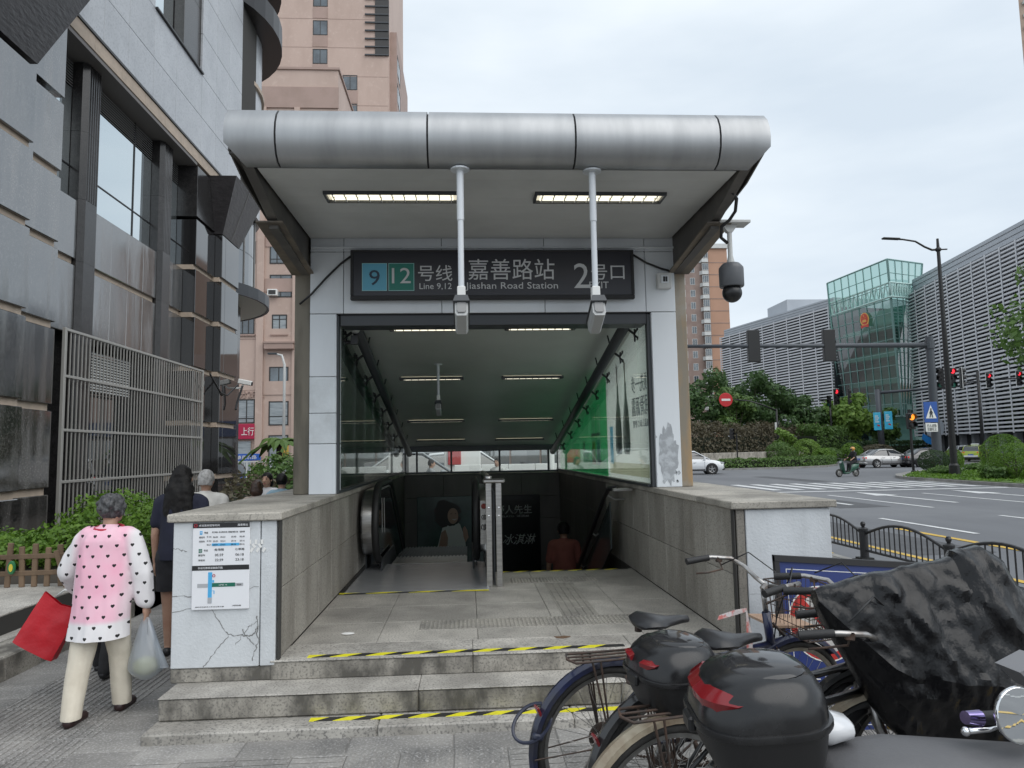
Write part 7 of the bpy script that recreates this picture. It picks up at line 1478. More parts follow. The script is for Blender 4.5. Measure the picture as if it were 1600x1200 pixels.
# red bag held in the left hand
m_rb = M('red_bag', (.50, .008, .018), .35, c2=(.40, .006, .014), ns=5, bump=.3, bs=9, bd=.02)
hl = Mw @ (JL['arm']['l'][2] + JL['arm']['l'][3] * .05)
RB = thing('shopping_bag', 'shiny red shopping bag swinging from the left hand of the old woman', 'bag', tuple(hl)); bc = hl + Vector((-.10, .0, -.05)); rr = Matrix.Rotation(R(28), 4, 'Y')
def bagmesh(nx, nz, f):
    q = MB(); rows = []
    for side in (1, -1):
        for j in range(nz + 1): rows.append([f(i / nx, j / nz, side) for i in range(nx + 1)])
    k = nx + 1; V = [p for r_ in rows for p in r_]; F = []; half = (nz + 1) * k
    for s_ in (0, 1):
        for j in range(nz):
            for i in range(nx): a = s_ * half + j * k + i; F.append((a, a + 1, a + k + 1, a + k) if s_ == 0 else (a, a + k, a + k + 1, a + 1))
    for j in range(nz):
        for i in (0, nx): a = j * k + i; F.append((a, half + a, half + a + k, a + k) if i else (a, a + k, half + a + k, half + a))
    for i in range(nx): a = nz * k + i; F.append((a, a + 1, half + a + 1, half + a))
    q.add(V, F); return q
def rbf(u, v, s): 
    wv = .055 * (.25 + .75 * v) * (1 - abs(2 * u - 1) ** 4 * .3) + .008 * noise.noise(Vector((u * 3, v * 4, s * 2)))
    p = rr @ Vector(((u - .5) * .27 * (1 + .08 * v), s * wv, -v * .37 - .03 * (1 - abs(2 * u - 1)) * (1 - v))); return tuple(bc + p)
bagmesh(14, 16, rbf).build('bag_body', m_rb, RB, smooth=50, fix=True)
q = MB(); tl, tr = bc + rr @ Vector((-.06, .02, 0)), bc + rr @ Vector((.10, .02, -.01)); q.tube([tl, (tl + hl) / 2 + Vector((-.02, 0, .03)), hl, (tr + hl) / 2 + Vector((.02, 0, .02)), tr], .007, 6); q.build('bag_handle', m_wpaint, RB, smooth=True)
# thin plastic bag with a melon in the right hand
hr = Mw @ (JL['arm']['r'][2] + JL['arm']['r'][3] * .06)
m_pl = glassmat('thin_plastic', (.80, .84, .88), .10, .25)
_t = m_pl.node_tree; _o = [n for n in _t.nodes if n.type == 'OUTPUT_MATERIAL'][0]; _src = _o.inputs[0].links[0].from_socket; _tl = _t.nodes.new('ShaderNodeBsdfTranslucent'); _tl.inputs[0].default_value = (.85, .88, .92, 1); _df = _t.nodes.new('ShaderNodeBsdfDiffuse'); _df.inputs[0].default_value = (.80, .83, .88, 1); _a = _t.nodes.new('ShaderNodeMixShader'); _a.inputs[0].default_value = .5; _t.links.new(_df.outputs[0], _a.inputs[1]); _t.links.new(_tl.outputs[0], _a.inputs[2]); _b = _t.nodes.new('ShaderNodeMixShader'); _b.inputs[0].default_value = .38; _t.links.new(_src, _b.inputs[1]); _t.links.new(_a.outputs[0], _b.inputs[2]); _t.links.new(_b.outputs[0], _o.inputs[0])
PLB = thing('plastic_bag', 'thin white plastic bag with a pale melon in the right hand of the old woman', 'bag', tuple(hr))
q = MB(); rings = []
for j in range(18):
    t = j / 17; rad = .018 + .085 * min(1, t * 1.5) ** .8 * (1 if t < .8 else (1 - ((t - .8) / .2) ** 2 * .85)); rings.append([(hr.x + .01 * t + rad * math.cos(2 * PI * i / 28) * (1 + .20 * noise.noise(Vector((i * .9, t * 2, 1)))) , hr.y + rad * .85 * math.sin(2 * PI * i / 28) * (1 + .20 * noise.noise(Vector((i * .9, t * 2, 5)))), hr.z - .02 - t * .40) for i in range(28)])
q.loft(rings, cap=False); q.build('bag_skin', m_pl, PLB, smooth=60)
q = MB(); rings = []
for j in range(8): t = j / 7; rings.append([(hr.x + .02 + .10 * t + (.004 + .03 * t) * math.cos(a) , hr.y + .02 * math.sin(a), hr.z - .05 - .30 * t) for a in [2 * PI * i / 12 for i in range(12)]])
q.loft(rings); q.build('loose_handle', m_pl, PLB, smooth=60)
q = MB(); q.ell((hr.x + .005, hr.y, hr.z - .335), (.078, .07, .062), 18, 12); q.build('melon', M('melon', (.42, .42, .20), .5, c2=(.52, .50, .30), ns=9), PLB, smooth=True)
# the others on the pavement
human('long haired woman in navy polo and dark shorts walking away behind the timetable pier', (-2.45, 6.45, 0), R(4), 1.57, hair='long', top=('tee', cloth('navy_polo', (.014, .016, .035))), bottom=('shorts', cloth('dark_shorts', (.025, .025, .03))), arms=((.05, .16, .12), (-.15, .1, .2)), sleeve=.62, vox=.014, legs=((.1, .05), (-.2, .25)))
human('child in a black jacket half hidden in front of the old woman', (-2.83, 6.0, 0), R(8), 1.16, hair='bob', top=('jacket', cloth('black_jacket', (.014, .014, .016))), bottom=('trousers', cloth('black_trousers', (.016, .016, .018))), sleeve=1.9, vox=.014, arms=((.1, .35, .3), (.1, .35, .3)))
human('old man with silver hair in a white polo shirt walking away', (-2.70, 7.75, 0), R(0), 1.52, hair='short', hairm=m_hairw, top=('tee', cloth('white_polo', (.62, .60, .56))), bottom=('trousers', cloth('grey_trousers', (.12, .12, .12))), skin=m_skin2, vox=.015, w=1.1)
human('woman with reddish brown hair seen from behind beyond the coping', (-2.62, 9.3, 0), R(0), 1.36, hair='bob', hairm=m_hairbr, top=('tee', cloth('beige_top', (.40, .33, .28))), bottom=('trousers', cloth('dark_trousers', (.03, .03, .035))), vox=.016)
human('woman in a white top facing the camera behind the brown haired woman', (-2.82, 10.6, 0), R(170), 1.42, hair='bob', top=('tee', cloth('white_top', (.60, .59, .60))), bottom=('trousers', cloth('blue_trousers', (.05, .07, .12))), vox=.015)
human('black haired woman with a bun in a light blue shirt beside the stained post', (-2.46, 9.9, 0), R(10), 1.42, hair='bun', top=('tee', cloth('light_blue_shirt', (.26, .38, .46))), bottom=('trousers', cloth('dark_trousers2', (.03, .03, .035))), vox=.016)
human('man in a brick red t-shirt walking down the stairs', (1.43, 11.05, -1.095), R(0), 1.68, hair='short', top=('tee', cloth('brick_shirt', (.26, .085, .065))), bottom=('trousers', cloth('dark_trousers3', (.02, .02, .022))), skin=m_skin2, vox=.015, arms=((.02, .2, .12), (.02, .2, .12)))
human('man in a grey shirt in profile seen through the rear window of the entrance', (-.95, 18.6, 0), R(-80), 1.50, hair='short', top=('tee', cloth('grey_shirt', (.30, .31, .32))), bottom=('trousers', cloth('dark_trousers4', (.03, .03, .035))), vox=.02)
human('woman with dark hair behind the hoarding, seen through the rear window', (.78, 18.9, 0), R(150), 1.50, hair='bob', top=('tee', cloth('pale_shirt', (.5, .5, .48))), bottom=('trousers', cloth('dark_trousers5', (.03, .03, .035))), vox=.02)
human('distant pedestrian in pale blue walking past the end of the planter wall', (36.2, 66.8, 0), R(60), 1.66, hair='short', top=('tee', cloth('pale_blue', (.40, .50, .60))), bottom=('trousers', cloth('jeans', (.06, .12, .20))), vox=.03)

# ================================================================ bicycles and scooters in the foreground
m_blue = M('bike_blue', (.010, .015, .055), .3, coat=.5, c2=(.018, .02, .032), ns=6); m_bblk = M('bike_black', (.014, .014, .015), .3, coat=.5); m_rust = M('rusty_steel', (.085, .05, .035), .65, c2=(.04, .033, .03), ns=20, thr=(.35, .65), bump=.3, bs=80)
m_cream = M('cream_fender', (.34, .30, .225), .4, c2=(.17, .115, .07), ns=7, thr=(.45, .7)); m_alu = M('dull_alloy', (.42, .42, .41), .4, .9, c2=(.28, .27, .26), ns=14); m_sad = M('saddle_vinyl', (.022, .022, .024), .35, bump=.2, bs=90); m_tyre = M('tyre', (.018, .018, .018), .7, c2=(.05, .048, .045), ns=8, bump=.4, bs=120)
m_spoke = M('spoke_wire', (.30, .29, .28), .4, .9); m_refl = M('red_reflector', (.20, .008, .012), .15, coat=.4); m_grip = M('grip_rubber', (.02, .02, .021), .6, bump=.4, bs=160); m_silv = M('silver_tube', (.40, .39, .38), .3, .8, c2=(.20, .17, .15), ns=12, thr=(.5, .7))
def bicycle(label, frame_m, fender_m, steer=0.0, barz=0.0, rear_refl=True, basket=True, saddle=True, rack=True, lock=False, cap_text=None, seed=0, group='parked bicycles'):
    t = thing('bicycle', label, 'bicycle', (0, 0, 0), group); r_ = .34; wb = 1.06
    def wheel(x, par):
        Fm = frame((x, 0, r_), (1, 0, 0), (0, 0, 1))
        w = MB(); w.tube([(x + (r_ - .018) * math.cos(2 * PI * i / 48), 0, r_ + (r_ - .018) * math.sin(2 * PI * i / 48)) for i in range(48)], .019, 8, closed=True); wh = w.build('wheel', m_tyre, par, smooth=True)
        k = MB(); k.lathe([(r_ - .034, -.012), (r_ - .034, .012), (r_ - .052, .010), (r_ - .056, 0), (r_ - .052, -.010), (r_ - .034, -.012)], Fm, 48); k.build('rim', m_alu, wh, smooth=40)
        k = MB(); k.lathe([(.012, -.05), (.02, -.045), (.02, -.032), (.013, -.03), (.013, .03), (.02, .032), (.02, .045), (.012, .05)], Fm, 14); k.build('hub', m_rust, wh, smooth=40)
        k = MB()
        for i in range(36):
            a = 2 * PI * i / 36; b_ = a + (.55 if i % 4 < 2 else -.55); s = -1 if i % 2 else 1; k.tube([(x + .019 * math.cos(b_), s * .036, r_ + .019 * math.sin(b_)), (x + (r_ - .055) * math.cos(a), 0, r_ + (r_ - .055) * math.sin(a))], .0013, 4, cap=False)
        k.build('spokes', m_spoke, wh)
        if x == 0: k = MB(); k.lathe([(.062, -.046), (.062, -.040), (.05, -.035), (.03, -.035)], Fm, 20); k.build('brake_drum', m_rust, wh, smooth=40)
    wheel(0, t); wheel(wb, t)
    def fender(x, a0, a1, nm='fender'):
        rings = []
        for i in range(25):
            a = a0 + (a1 - a0) * i / 24; R0 = r_ + .030; ring_ = []
            for s, dr in ((-.032, -.022), (-.026, -.004), (0, .006), (.026, -.004), (.032, -.022), (.024, -.010), (0, .001), (-.024, -.010)): ring_.append((x + (R0 + dr) * math.cos(a), s, r_ + (R0 + dr) * math.sin(a)))
            rings.append(ring_)
        q = MB(); q.loft(rings); q.build(nm, fender_m, t, smooth=40, fix=True)
        for s in (-1, 1):
            for aa in (a0 + .45 * (a1 - a0), a1 - .12 * (a1 - a0)): q = MB(); q.tube([(x, s * .058, r_), (x + (r_ + .02) * math.cos(aa), s * .034, r_ + (r_ + .02) * math.sin(aa))], .0035, 5); q.build('fender_stay', m_rust, t)
    fender(0, R(20), R(205)); fender(wb, R(-12), R(160)) if False else fender(wb, R(40), R(200))
    T = lambda a, b_, r0, nm='frame_tube', mm=None: MB().tube([a, b_], r0, 10).build(nm, mm or frame_m, t, smooth=True)
    bb = (.44, 0, .29); st_ = (.30, 0, .70); hb = (.93, 0, .62); ht = (.885, 0, .84)
    T(bb, st_, .017); T(bb, hb, .020); T((.33, 0, .62), (.92, 0, .68), .017); T(hb, ht, .021, 'head_tube')
    for s in (-1, 1): T((0, s * .06, r_), (.43, s * .035, .29), .010); T((0, s * .06, r_), (.31, s * .02, .66), .009); q = MB(); q.tube([(.925, s * .035, .66), (.95, s * .05, .56), (1.0, s * .052, .46), (wb, s * .052, r_)], [.014, .014, .012, .010], 8); q.build('fork', m_silv, t, smooth=True)
    T((.34, 0, .60), (.27, 0, .84), .013, 'seat_post', m_silv); T(ht, (.865, 0, .95), .013, 'stem', m_silv)
    q = MB(); q.tube([(.865, 0, .95), (.89, 0, .97)], .022, 8); q.build('stem_clamp', m_silv, t)
    for s in (-1, 1):
        q = MB(); P = [(.885, 0, .97), (.90, s * .10, .985), (.90, s * .19, 1.02), (.86, s * .25, 1.05), (.76, s * .285, 1.055), (.64, s * .30, 1.04)]; q.tube(P, .0115, 8); q.build('handlebar', m_silv, t, smooth=True)
        q = MB(); q.tube([(.745, s * .287, 1.053), (.62, s * .302, 1.037)], [.0165, .018], 10); q.build('grip', m_grip, t, smooth=40)
        q = MB(); q.tube([(.80, s * .27, 1.04), (.80, s * .24, 1.00), (.72, s * .25, .985), (.66, s * .27, .98)], .005, 6); q.obox((.80, s * .272, 1.045), (.035, .02, .03), ch=.004); q.build('brake_lever', m_rust, t, smooth=True)
        q = MB(); q.tube([(.80, s * .25, 1.02), (.90, s * .16, 1.10), (.98, s * .05, 1.02), (.95, 0, .80), (.93, 0, .62)], .0035, 5); q.build('brake_cable', m_black, t, smooth=True)
    if saddle:
        q = MB(); n = 12; rings = []
        for (x, w_, z_, th) in ((.14, .03, .855, .02), (.155, .085, .862, .045), (.20, .105, .868, .055), (.26, .085, .858, .05), (.32, .042, .852, .042), (.38, .027, .855, .036), (.425, .018, .853, .03), (.435, .006, .848, .012)): rings.append([(x, w_ * math.cos(2 * PI * i / n), z_ + th * .5 * (math.sin(2 * PI * i / n) if math.sin(2 * PI * i / n) > 0 else 1.2 * math.sin(2 * PI * i / n))) for i in range(n)])
        q.loft(rings); q.build('saddle', m_sad, t, smooth=50, fix=True)
        for s in (-1, 1): q = MB(); q.tube([(.19, s * .05, .82), (.19, s * .05, .80)], .018, 8); q.build('saddle_spring', m_rust, t)
    if rack:
        q = MB(); q.tube([(.26, .05, .715), (-.18, .055, .73), (-.20, 0, .73), (-.18, -.055, .73), (.26, -.05, .715)], .006, 6)
        for y in (-.018, .018): q.tube([(.25, y, .715), (-.19, y, .73)], .005, 6)
        q.build('rack', m_rust, t, smooth=True)
        for s in (-1, 1):
            for x in (-.10, -.06): q = MB(); q.tube([(x, s * .055, .725), (.0, s * .062, r_)], .005, 6); q.build('rack_stay', m_rust, t)
    # crank, chain, pedals
    Fm = frame((.44, -.05, .29), (1, 0, 0), (0, 0, 1)); q = MB(); q.lathe([(.10, -.003), (.10, .003), (.082, .003), (.082, -.003), (.10, -.003)], Fm, 28)
    for i in range(5): a = i * 2 * PI / 5; q.tube([(.44, -.05, .29), (.44 + .09 * math.cos(a), -.05, .29 + .09 * math.sin(a))], .006, 5)
    q.build('chainring', m_rust, t)
    q = MB()
    for i in range(60):
        f = i / 60; 
        if f < .42: p = (.44 - .44 * (f / .42), .39 - (.39 - .375) * (f / .42))
        elif f < .5: a = PI / 2 + PI * (f - .42) / .08; p = (.035 * math.cos(a), r_ + .035 * math.sin(a))
        elif f < .92: p = (.44 * ((f - .5) / .42), .305 - (.305 - .19) * ((f - .5) / .42))
        else: a = -PI / 2 + PI * (f - .92) / .08; p = (.44 + .10 * math.cos(a), .29 + .10 * math.sin(a))
        q.obox((p[0], -.05, p[1]), (.012, .008, .008))
    q.build('chain', m_rust, t)
    for s, a in ((-1, -1.0), (1, 2.14)):
        e = (.44 + .17 * math.cos(a), s * .075, .29 + .17 * math.sin(a)); T((.44, s * .06, .29), e, .009, 'crank', m_rust); q = MB(); q.cbox(e[0] - .045, e[0] + .045, e[1] + s * .055 - .045, e[1] + s * .055 + .045, e[2] - .012, e[2] + .012, .006); q.build('pedal', m_rubber, t)
    T((.02, .06, .33), (-.10, .15, .02), .008, 'kickstand', m_silv)
    if basket:
        def bk(u, v, z): 
            f = .82 + .18 * z; return (1.13 + (u - .5) * .25 * f, (v - .5) * .34 * f, .72 + z * .23)
        q = MB()
        for j in range(5):
            z = j / 4; q.tube([bk(0, 0, z), bk(1, 0, z), bk(1, 1, z), bk(0, 1, z)], .0042 if j in (0, 4) else .0022, 4, closed=True)
        for i in range(9):
            for v in (0, 1): q.tube([bk(i / 8, v, 0), bk(i / 8, v, 1)], .002, 4)
            q.tube([bk(i / 8, 0, 0), bk(i / 8, 1, 0)], .002, 4)
        for i in range(11):
            for u in (0, 1): q.tube([bk(u, i / 10, 0), bk(u, i / 10, 1)], .002, 4)
            q.tube([bk(0, i / 10, 0), bk(1, i / 10, 0)], .002, 4)
        q.build('basket', m_rust, t)
        T((1.0, 0, .71), (.93, 0, .78), .007, 'basket_bracket', m_rust)
    Ms = Matrix.Translation((.9, 0, barz if False else 0)) @ Matrix.Rotation(R(steer), 4, 'Z') @ Matrix.Translation((-.9, 0, 0))
    for o in t.children_recursive:
        nm = o.name.split('.')[0]; lx = max((v.co.x for v in o.data.vertices), default=0); mn = min((v.co.x for v in o.data.vertices), default=0)
        if nm in ('fork', 'stem', 'stem_clamp', 'handlebar', 'grip', 'brake_lever', 'brake_cable', 'basket', 'basket_bracket') or (mn > .6 and nm in ('wheel', 'rim', 'hub', 'spokes', 'fender', 'fender_stay')):
            o.data.transform(Ms)
            if nm in ('stem_clamp', 'handlebar', 'grip', 'brake_lever') and barz: o.data.transform(Matrix.Translation((0, 0, barz)))
    if rear_refl: q = MB(); q.obox((-.335, 0, .52), (.012, .045, .05), (0, -.45, 0), .006); q.build('rear_reflector', m_refl, t)
    if cap_text: txt(cap_text, .05, Matrix.Translation((.70, -.024, .47)) @ Matrix.Rotation(R(-34), 4, 'Y') @ frame((0, 0, 0), (1, 0, 0), (0, 0, 1)), m_wpaint, 'frame_lettering', t, .001, box=(.22, .035))
    return t
def put(t, x, y, z, rz, roll=0.0): t.location = (x, y, z); t.rotation_euler = (R(roll), 0, R(rz)); t.rotation_mode = 'XYZ'; ORG[t.name] = (x, y, z)
A_ = bicycle('dark blue bicycle with wire basket and cable lock, nearest to the steps', m_blue, m_blue); put(A_, .60, 3.46, 0, 17, 6)
B_ = bicycle('black bicycle with cream mudguards carrying the plain black top box', m_bblk, m_cream, basket=False, steer=-36, barz=-.07); put(B_, .69, 2.74, 0, 17, 6)
C_ = bicycle('black bicycle with white frame lettering between the blue one and the cream mudguards', m_bblk, m_bblk, basket=False, cap_text='battle', steer=-30, barz=-.06); put(C_, .80, 3.10, 0, 15, 6)
D_ = bicycle('bicycle mostly hidden under the black plastic cover', m_bblk, m_bblk, basket=False, steer=20, barz=-.1); put(D_, 1.82, 3.04, 0, 4, 4)
# things on the blue bicycle
q = MB(); q.tube([(.60 - .33 + .085 * math.cos(2 * PI * i / 24), 3.33 + .05 * math.sin(2 * PI * i / 24), .46 + .06 * math.sin(2 * PI * i / 24) + .03 * math.cos(2 * PI * i / 24)) for i in range(24)], .008, 6, closed=True); q.obox((.29, 3.29, .415), (.05, .03, .025), (0, .3, .3), .006); o = q.build('cable_lock', M('lock_dark_blue', (.03, .035, .06), .35), at=(.27, 3.33, .45), smooth=50); tag(o, 'dark cable lock looped round the rear wheel of the blue bicycle', 'bicycle lock')
q = MB(); q.obox((1.615, 3.80, .752), (.27, .20, .012), (.1, .1, .3)); o = q.build('cardboard', M('cardboard', (.40, .27, .19), .8), at=(1.6, 3.8, .75)); tag(o, 'piece of brown cardboard lying in the wire basket of the blue bicycle', 'cardboard')
q = MB(); q.loft([[(1.20, 3.62, .93), (1.20, 3.63, .93), (1.21, 3.625, .955)], [(1.27, 3.60, .955), (1.27, 3.61, .955), (1.28, 3.605, .985)], [(1.345, 3.62, .97), (1.345, 3.63, .97), (1.35, 3.625, .99)], [(1.335, 3.60, .85), (1.365, 3.60, .85), (1.36, 3.605, .855)], [(1.325, 3.59, .70), (1.355, 3.59, .70), (1.34, 3.595, .705)]]); q.v = [(a + .02, b_, .60 + (c - .70) * .9) for a, b_, c in q.v]; o = q.build('ribbon', M('tape_ribbon', (.62, .56, .55), .5, c2=(.55, .16, .14), ns=22, thr=(.5, .6)), at=(1.34, 3.61, .9)); tag(o, 'scrap of white and red barrier tape tied to the stem of the blue bicycle', 'ribbon')
# ---- top boxes
m_box = M('top_box_plastic', (.013, .013, .014), .42, bump=.08, bs=220); m_lid = M('top_box_gloss', (.012, .012, .013), .22, c2=(.022, .022, .023), ns=9, thr=(.5, .75), r2=.34); m_tint = M('top_box_tinted', (.03, .03, .032), .08)
def rrect(w, d, r_, n=6):
    P = []
    for cx, cy, a0 in ((w / 2 - r_, d / 2 - r_, 0), (-w / 2 + r_, d / 2 - r_, PI / 2), (-w / 2 + r_, -d / 2 + r_, PI), (w / 2 - r_, -d / 2 + r_, 1.5 * PI)):
        for i in range(n + 1): a = a0 + PI / 2 * i / n; P.append((cx + r_ * math.cos(a), cy + r_ * math.sin(a)))
    return P
def top_box(label, s, red):
    # rear of the box faces -x in its own axes
    t = thing('top_box', label, 'top box', (0, 0, 0), 'black top boxes'); L_ = lambda lv: [[(x * 1.0 + dx, y, z) for x, y in rrect(w * s, d * s, min(w, d) * s * rr)] for (w, d, z, rr, dx) in [(a, b_, c * s, e, f * s) for a, b_, c, e, f in lv]]
    q = MB(); q.loft(L_(((.24, .26, 0, .30, .02), (.29, .31, .012, .32, .015), (.34, .36, .08, .34, .005), (.37, .39, .145, .36, 0), (.375, .395, .152, .36, 0)))); q.build('base', m_box, t, smooth=40, fix=True)
    q = MB(); q.loft(L_(((.375, .395, .152, .36, 0), (.395, .415, .156, .37, 0), (.40, .42, .166, .37, 0), (.395, .415, .176, .37, 0), (.38, .40, .178, .37, 0)))); q.build('rim', m_lid, t, smooth=50, fix=True)
    q = MB(); q.loft(L_(((.378, .398, .178, .37, 0), (.372, .392, .21, .38, .002), (.345, .37, .255, .42, .008), (.295, .325, .288, .45, .014), (.20, .24, .306, .47, .018), (.08, .10, .312, .48, .02)))); q.build('lid', m_lid, t, smooth=50, fix=True)
    q = MB(); q.loft(L_(((.235, .262, .3005, .47, .03), (.215, .245, .309, .47, .03), (.15, .18, .318, .47, .03), (.04, .06, .321, .48, .03)))); q.build('lid_panel', m_tint, t, smooth=50, fix=True)
    for sg in (-1, 1):
        q = MB(); P = [(-.166, .0, .245), (-.160, sg * .08, .245), (-.135, sg * .135, .250), (-.08, sg * .172, .248)] if red else [(-.174, .04 * sg, .232), (-.166, sg * .09, .236), (-.15, sg * .13, .238)]
        hh = [.026, .030, .026, .004] if red else [.018, .022, .006]; rings = [[(p[0] * s - .012, p[1] * s, (p[2] - h_) * s), (p[0] * s - .016, p[1] * s * 1.02, p[2] * s), (p[0] * s + .016, p[1] * s * .98, (p[2] + h_) * s), (p[0] * s + .03, p[1] * s * .9, p[2] * s)] for p, h_ in zip(P, hh)]
        q.loft(rings); q.build('reflector', m_refl, t, smooth=60, fix=True)
    q = MB(); q.obox((-.20 * s, 0, .15 * s), (.02, .07, .04), ch=.006); q.build('lock_catch', m_box, t)
    return t
def setrot(t, x, y, z, rz, rx=0, ry=0): t.location = (x, y, z); t.rotation_euler = (R(rx), R(ry), R(rz))
setrot(top_box('smaller plain black top box with small red corner reflectors on a bicycle rack', .80, False), .745, 2.78, .70, 17, 4)
# ---- scooters
m_seat = M('seat_grey_vinyl', (.10, .10, .105), .5, c2=(.12, .12, .125), ns=4, bump=.25, bs=140); m_scw = M('scooter_white', (.62, .63, .65), .2, coat=.8); m_sck = M('scooter_black', (.014, .014, .015), .2, coat=.8)
def scooter(label, body_m, seat_m, name='electric_scooter', mirrors=True, group='electric scooters'):
    t = thing(name, label, 'scooter', (0, 0, 0), group)
    for x in (0, 1.22):
        w = MB(); Fm = frame((x, 0, .23), (1, 0, 0), (0, 0, 1)); w.lathe([(.15, -.04), (.20, -.05), (.228, -.03), (.232, 0), (.228, .03), (.20, .05), (.15, .04)], Fm, 28); wh = w.build('wheel', m_tyre, t, smooth=40); k = MB(); k.lathe([(.15, -.035), (.14, -.01), (.05, -.02), (.03, -.05), (.001, -.05)], Fm, 20); k.lathe([(.15, .035), (.14, .01), (.05, .02), (.03, .05), (.001, .05)], Fm, 20); k.build('rim', m_alu, wh, smooth=40)
    n = 14
    def sec(x, w_, zb, zt): return [(x, w_ * math.cos(2 * PI * i / n), (zb + zt) / 2 + (zt - zb) / 2 * math.sin(2 * PI * i / n)) for i in range(n)]
    q = MB(); q.loft([sec(-.22, .07, .55, .74), sec(-.12, .13, .42, .78), (sec(.1, .15, .34, .79)), sec(.34, .16, .25, .78), sec(.46, .15, .18, .64), sec(.52, .14, .16, .34), sec(.85, .15, .15, .28), sec(.95, .14, .18, .34)]); q.build('body_shell', body_m, t, smooth=60, fix=True)
    q = MB(); q.loft([sec(.92, .17, .22, .5), [(p[0] + .02, p[1], p[2]) for p in sec(.96, .20, .30, .80)], sec(1.02, .17, .55, .95), sec(1.06, .09, .80, 1.0)]); q.build('front_apron', body_m, t, smooth=60, fix=True)
    q = MB(); q.loft([sec(-.24, .05, .78, .83), sec(-.20, .12, .75, .86), sec(0, .15, .74, .875), sec(.22, .155, .74, .855), sec(.42, .13, .73, .845), sec(.52, .08, .71, .82), sec(.56, .03, .71, .77)]); q.build('seat', seat_m, t, smooth=60, fix=True)
    for s in (-1, 1):
        q = MB(); q.tube([(-.20, s * .13, .81), (0, s * .153, .81), (.22, s * .158, .80), (.42, s * .133, .79)], .004, 5); q.build('seat_piping', m_lou, t)
    q = MB(); q.tube([(1.0, 0, .9), (.96, 0, 1.02)], .03, 8); q.tube([(.96, 0, 1.02), (.95, .18, 1.05), (.90, .33, 1.06)], .014, 8); q.tube([(.96, 0, 1.02), (.95, -.18, 1.05), (.90, -.33, 1.06)], .014, 8); q.build('handlebar', m_sck, t, smooth=True)
    for s in (-1, 1):
        q = MB(); q.tube([(.93, s * .25, 1.055), (.89, s * .36, 1.06)], .019, 10); q.build('grip', m_grip, t, smooth=40); q = MB(); q.cyl((.888, s * .362, 1.06), (.876, s * .395, 1.062), .017, n=12); q.build('bar_end', m_rubber, t, smooth=40)
        q = MB(); q.tube([(.97, s * .22, 1.05), (1.03, s * .26, 1.05), (1.05, s * .30, 1.04)], .004, 5); q.build('brake_lever', m_alu, t, smooth=True)
        if mirrors:
            q = MB(); q.tube([(.95, s * .16, 1.06), (.955, s * .20, 1.16), (.955, s * .27, 1.23)], .006, 6); q.build('mirror_stem', m_black, t, smooth=True); Fm = frame((.95, s * .30, 1.25), (0, -1, 0), (.12, 0, 1)); q = MB(); q.lathe([(.001, -.02), (.04, -.018), (.060, -.006), (.062, .004)], Fm, 24); q.build('mirror_shell', m_black, t, smooth=50); q = MB(); q.lathe([(.062, .004), (.058, .006), (.001, .006)], Fm, 24); q.build('mirror_glass', M('mirror_silvered', (.78, .80, .80), .02, 1.0), t)
    q = MB(); q.obox((-.245, 0, .60), (.05, .14, .10), (0, .35, 0), .02); q.build('tail_light', m_refl, t); q = MB(); q.cbox(-.24, -.10, -.10, .10, .40, .47, .01); q.build('rear_guard', m_sck, t); q = MB(); q.obox((1.09, 0, .84), (.05, .16, .12), (0, -.3, 0), .03); q.build('headlight', m_head, t)
    q = MB(); q.cbox(.5, .95, -.14, .14, .285, .30, .005); q.build('footboard', m_rubber, t); q = MB(); q.tube([(.3, .1, .2), (.28, .16, .01)], .01, 6); q.build('side_stand', m_alu, t)
    q = MB(); q.tube([(-.05, -.12, .78), (-.42, -.11, .815), (-.50, 0, .815), (-.42, .11, .815), (-.05, .12, .78)], .010, 6); q.build('grab_rail', m_alu, t, smooth=True)
    return t
S1 = scooter('scooter with a grey seat under the glossy top box, mostly below the frame', m_sck, m_seat, mirrors=False); S1.location = (1.12, 1.93, .0); S1.rotation_euler = (0, 0, R(-4))
setrot(top_box('glossy black top box with large red reflector band on the grey seated scooter', .86, True), .745, 1.93, .83, -4, 3, -3)
q = MB(); q.loft([[(.885 + dx, 1.99 + y * w, .90 + z * h) for y, z in [(math.cos(2 * PI * i / 12), math.sin(2 * PI * i / 12)) for i in range(12)]] for dx, w, h in ((-.02, .02, .01), (0, .06, .035), (.06, .075, .045), (.12, .06, .03), (.14, .02, .01))]); o = q.build('helmet', m_scw, at=(.98, 1.99, .88), smooth=60); tag(o, 'white scooter fairing between the glossy top box and the grey seat', 'helmet')  # rounded shape stands for the scooter's white fairing
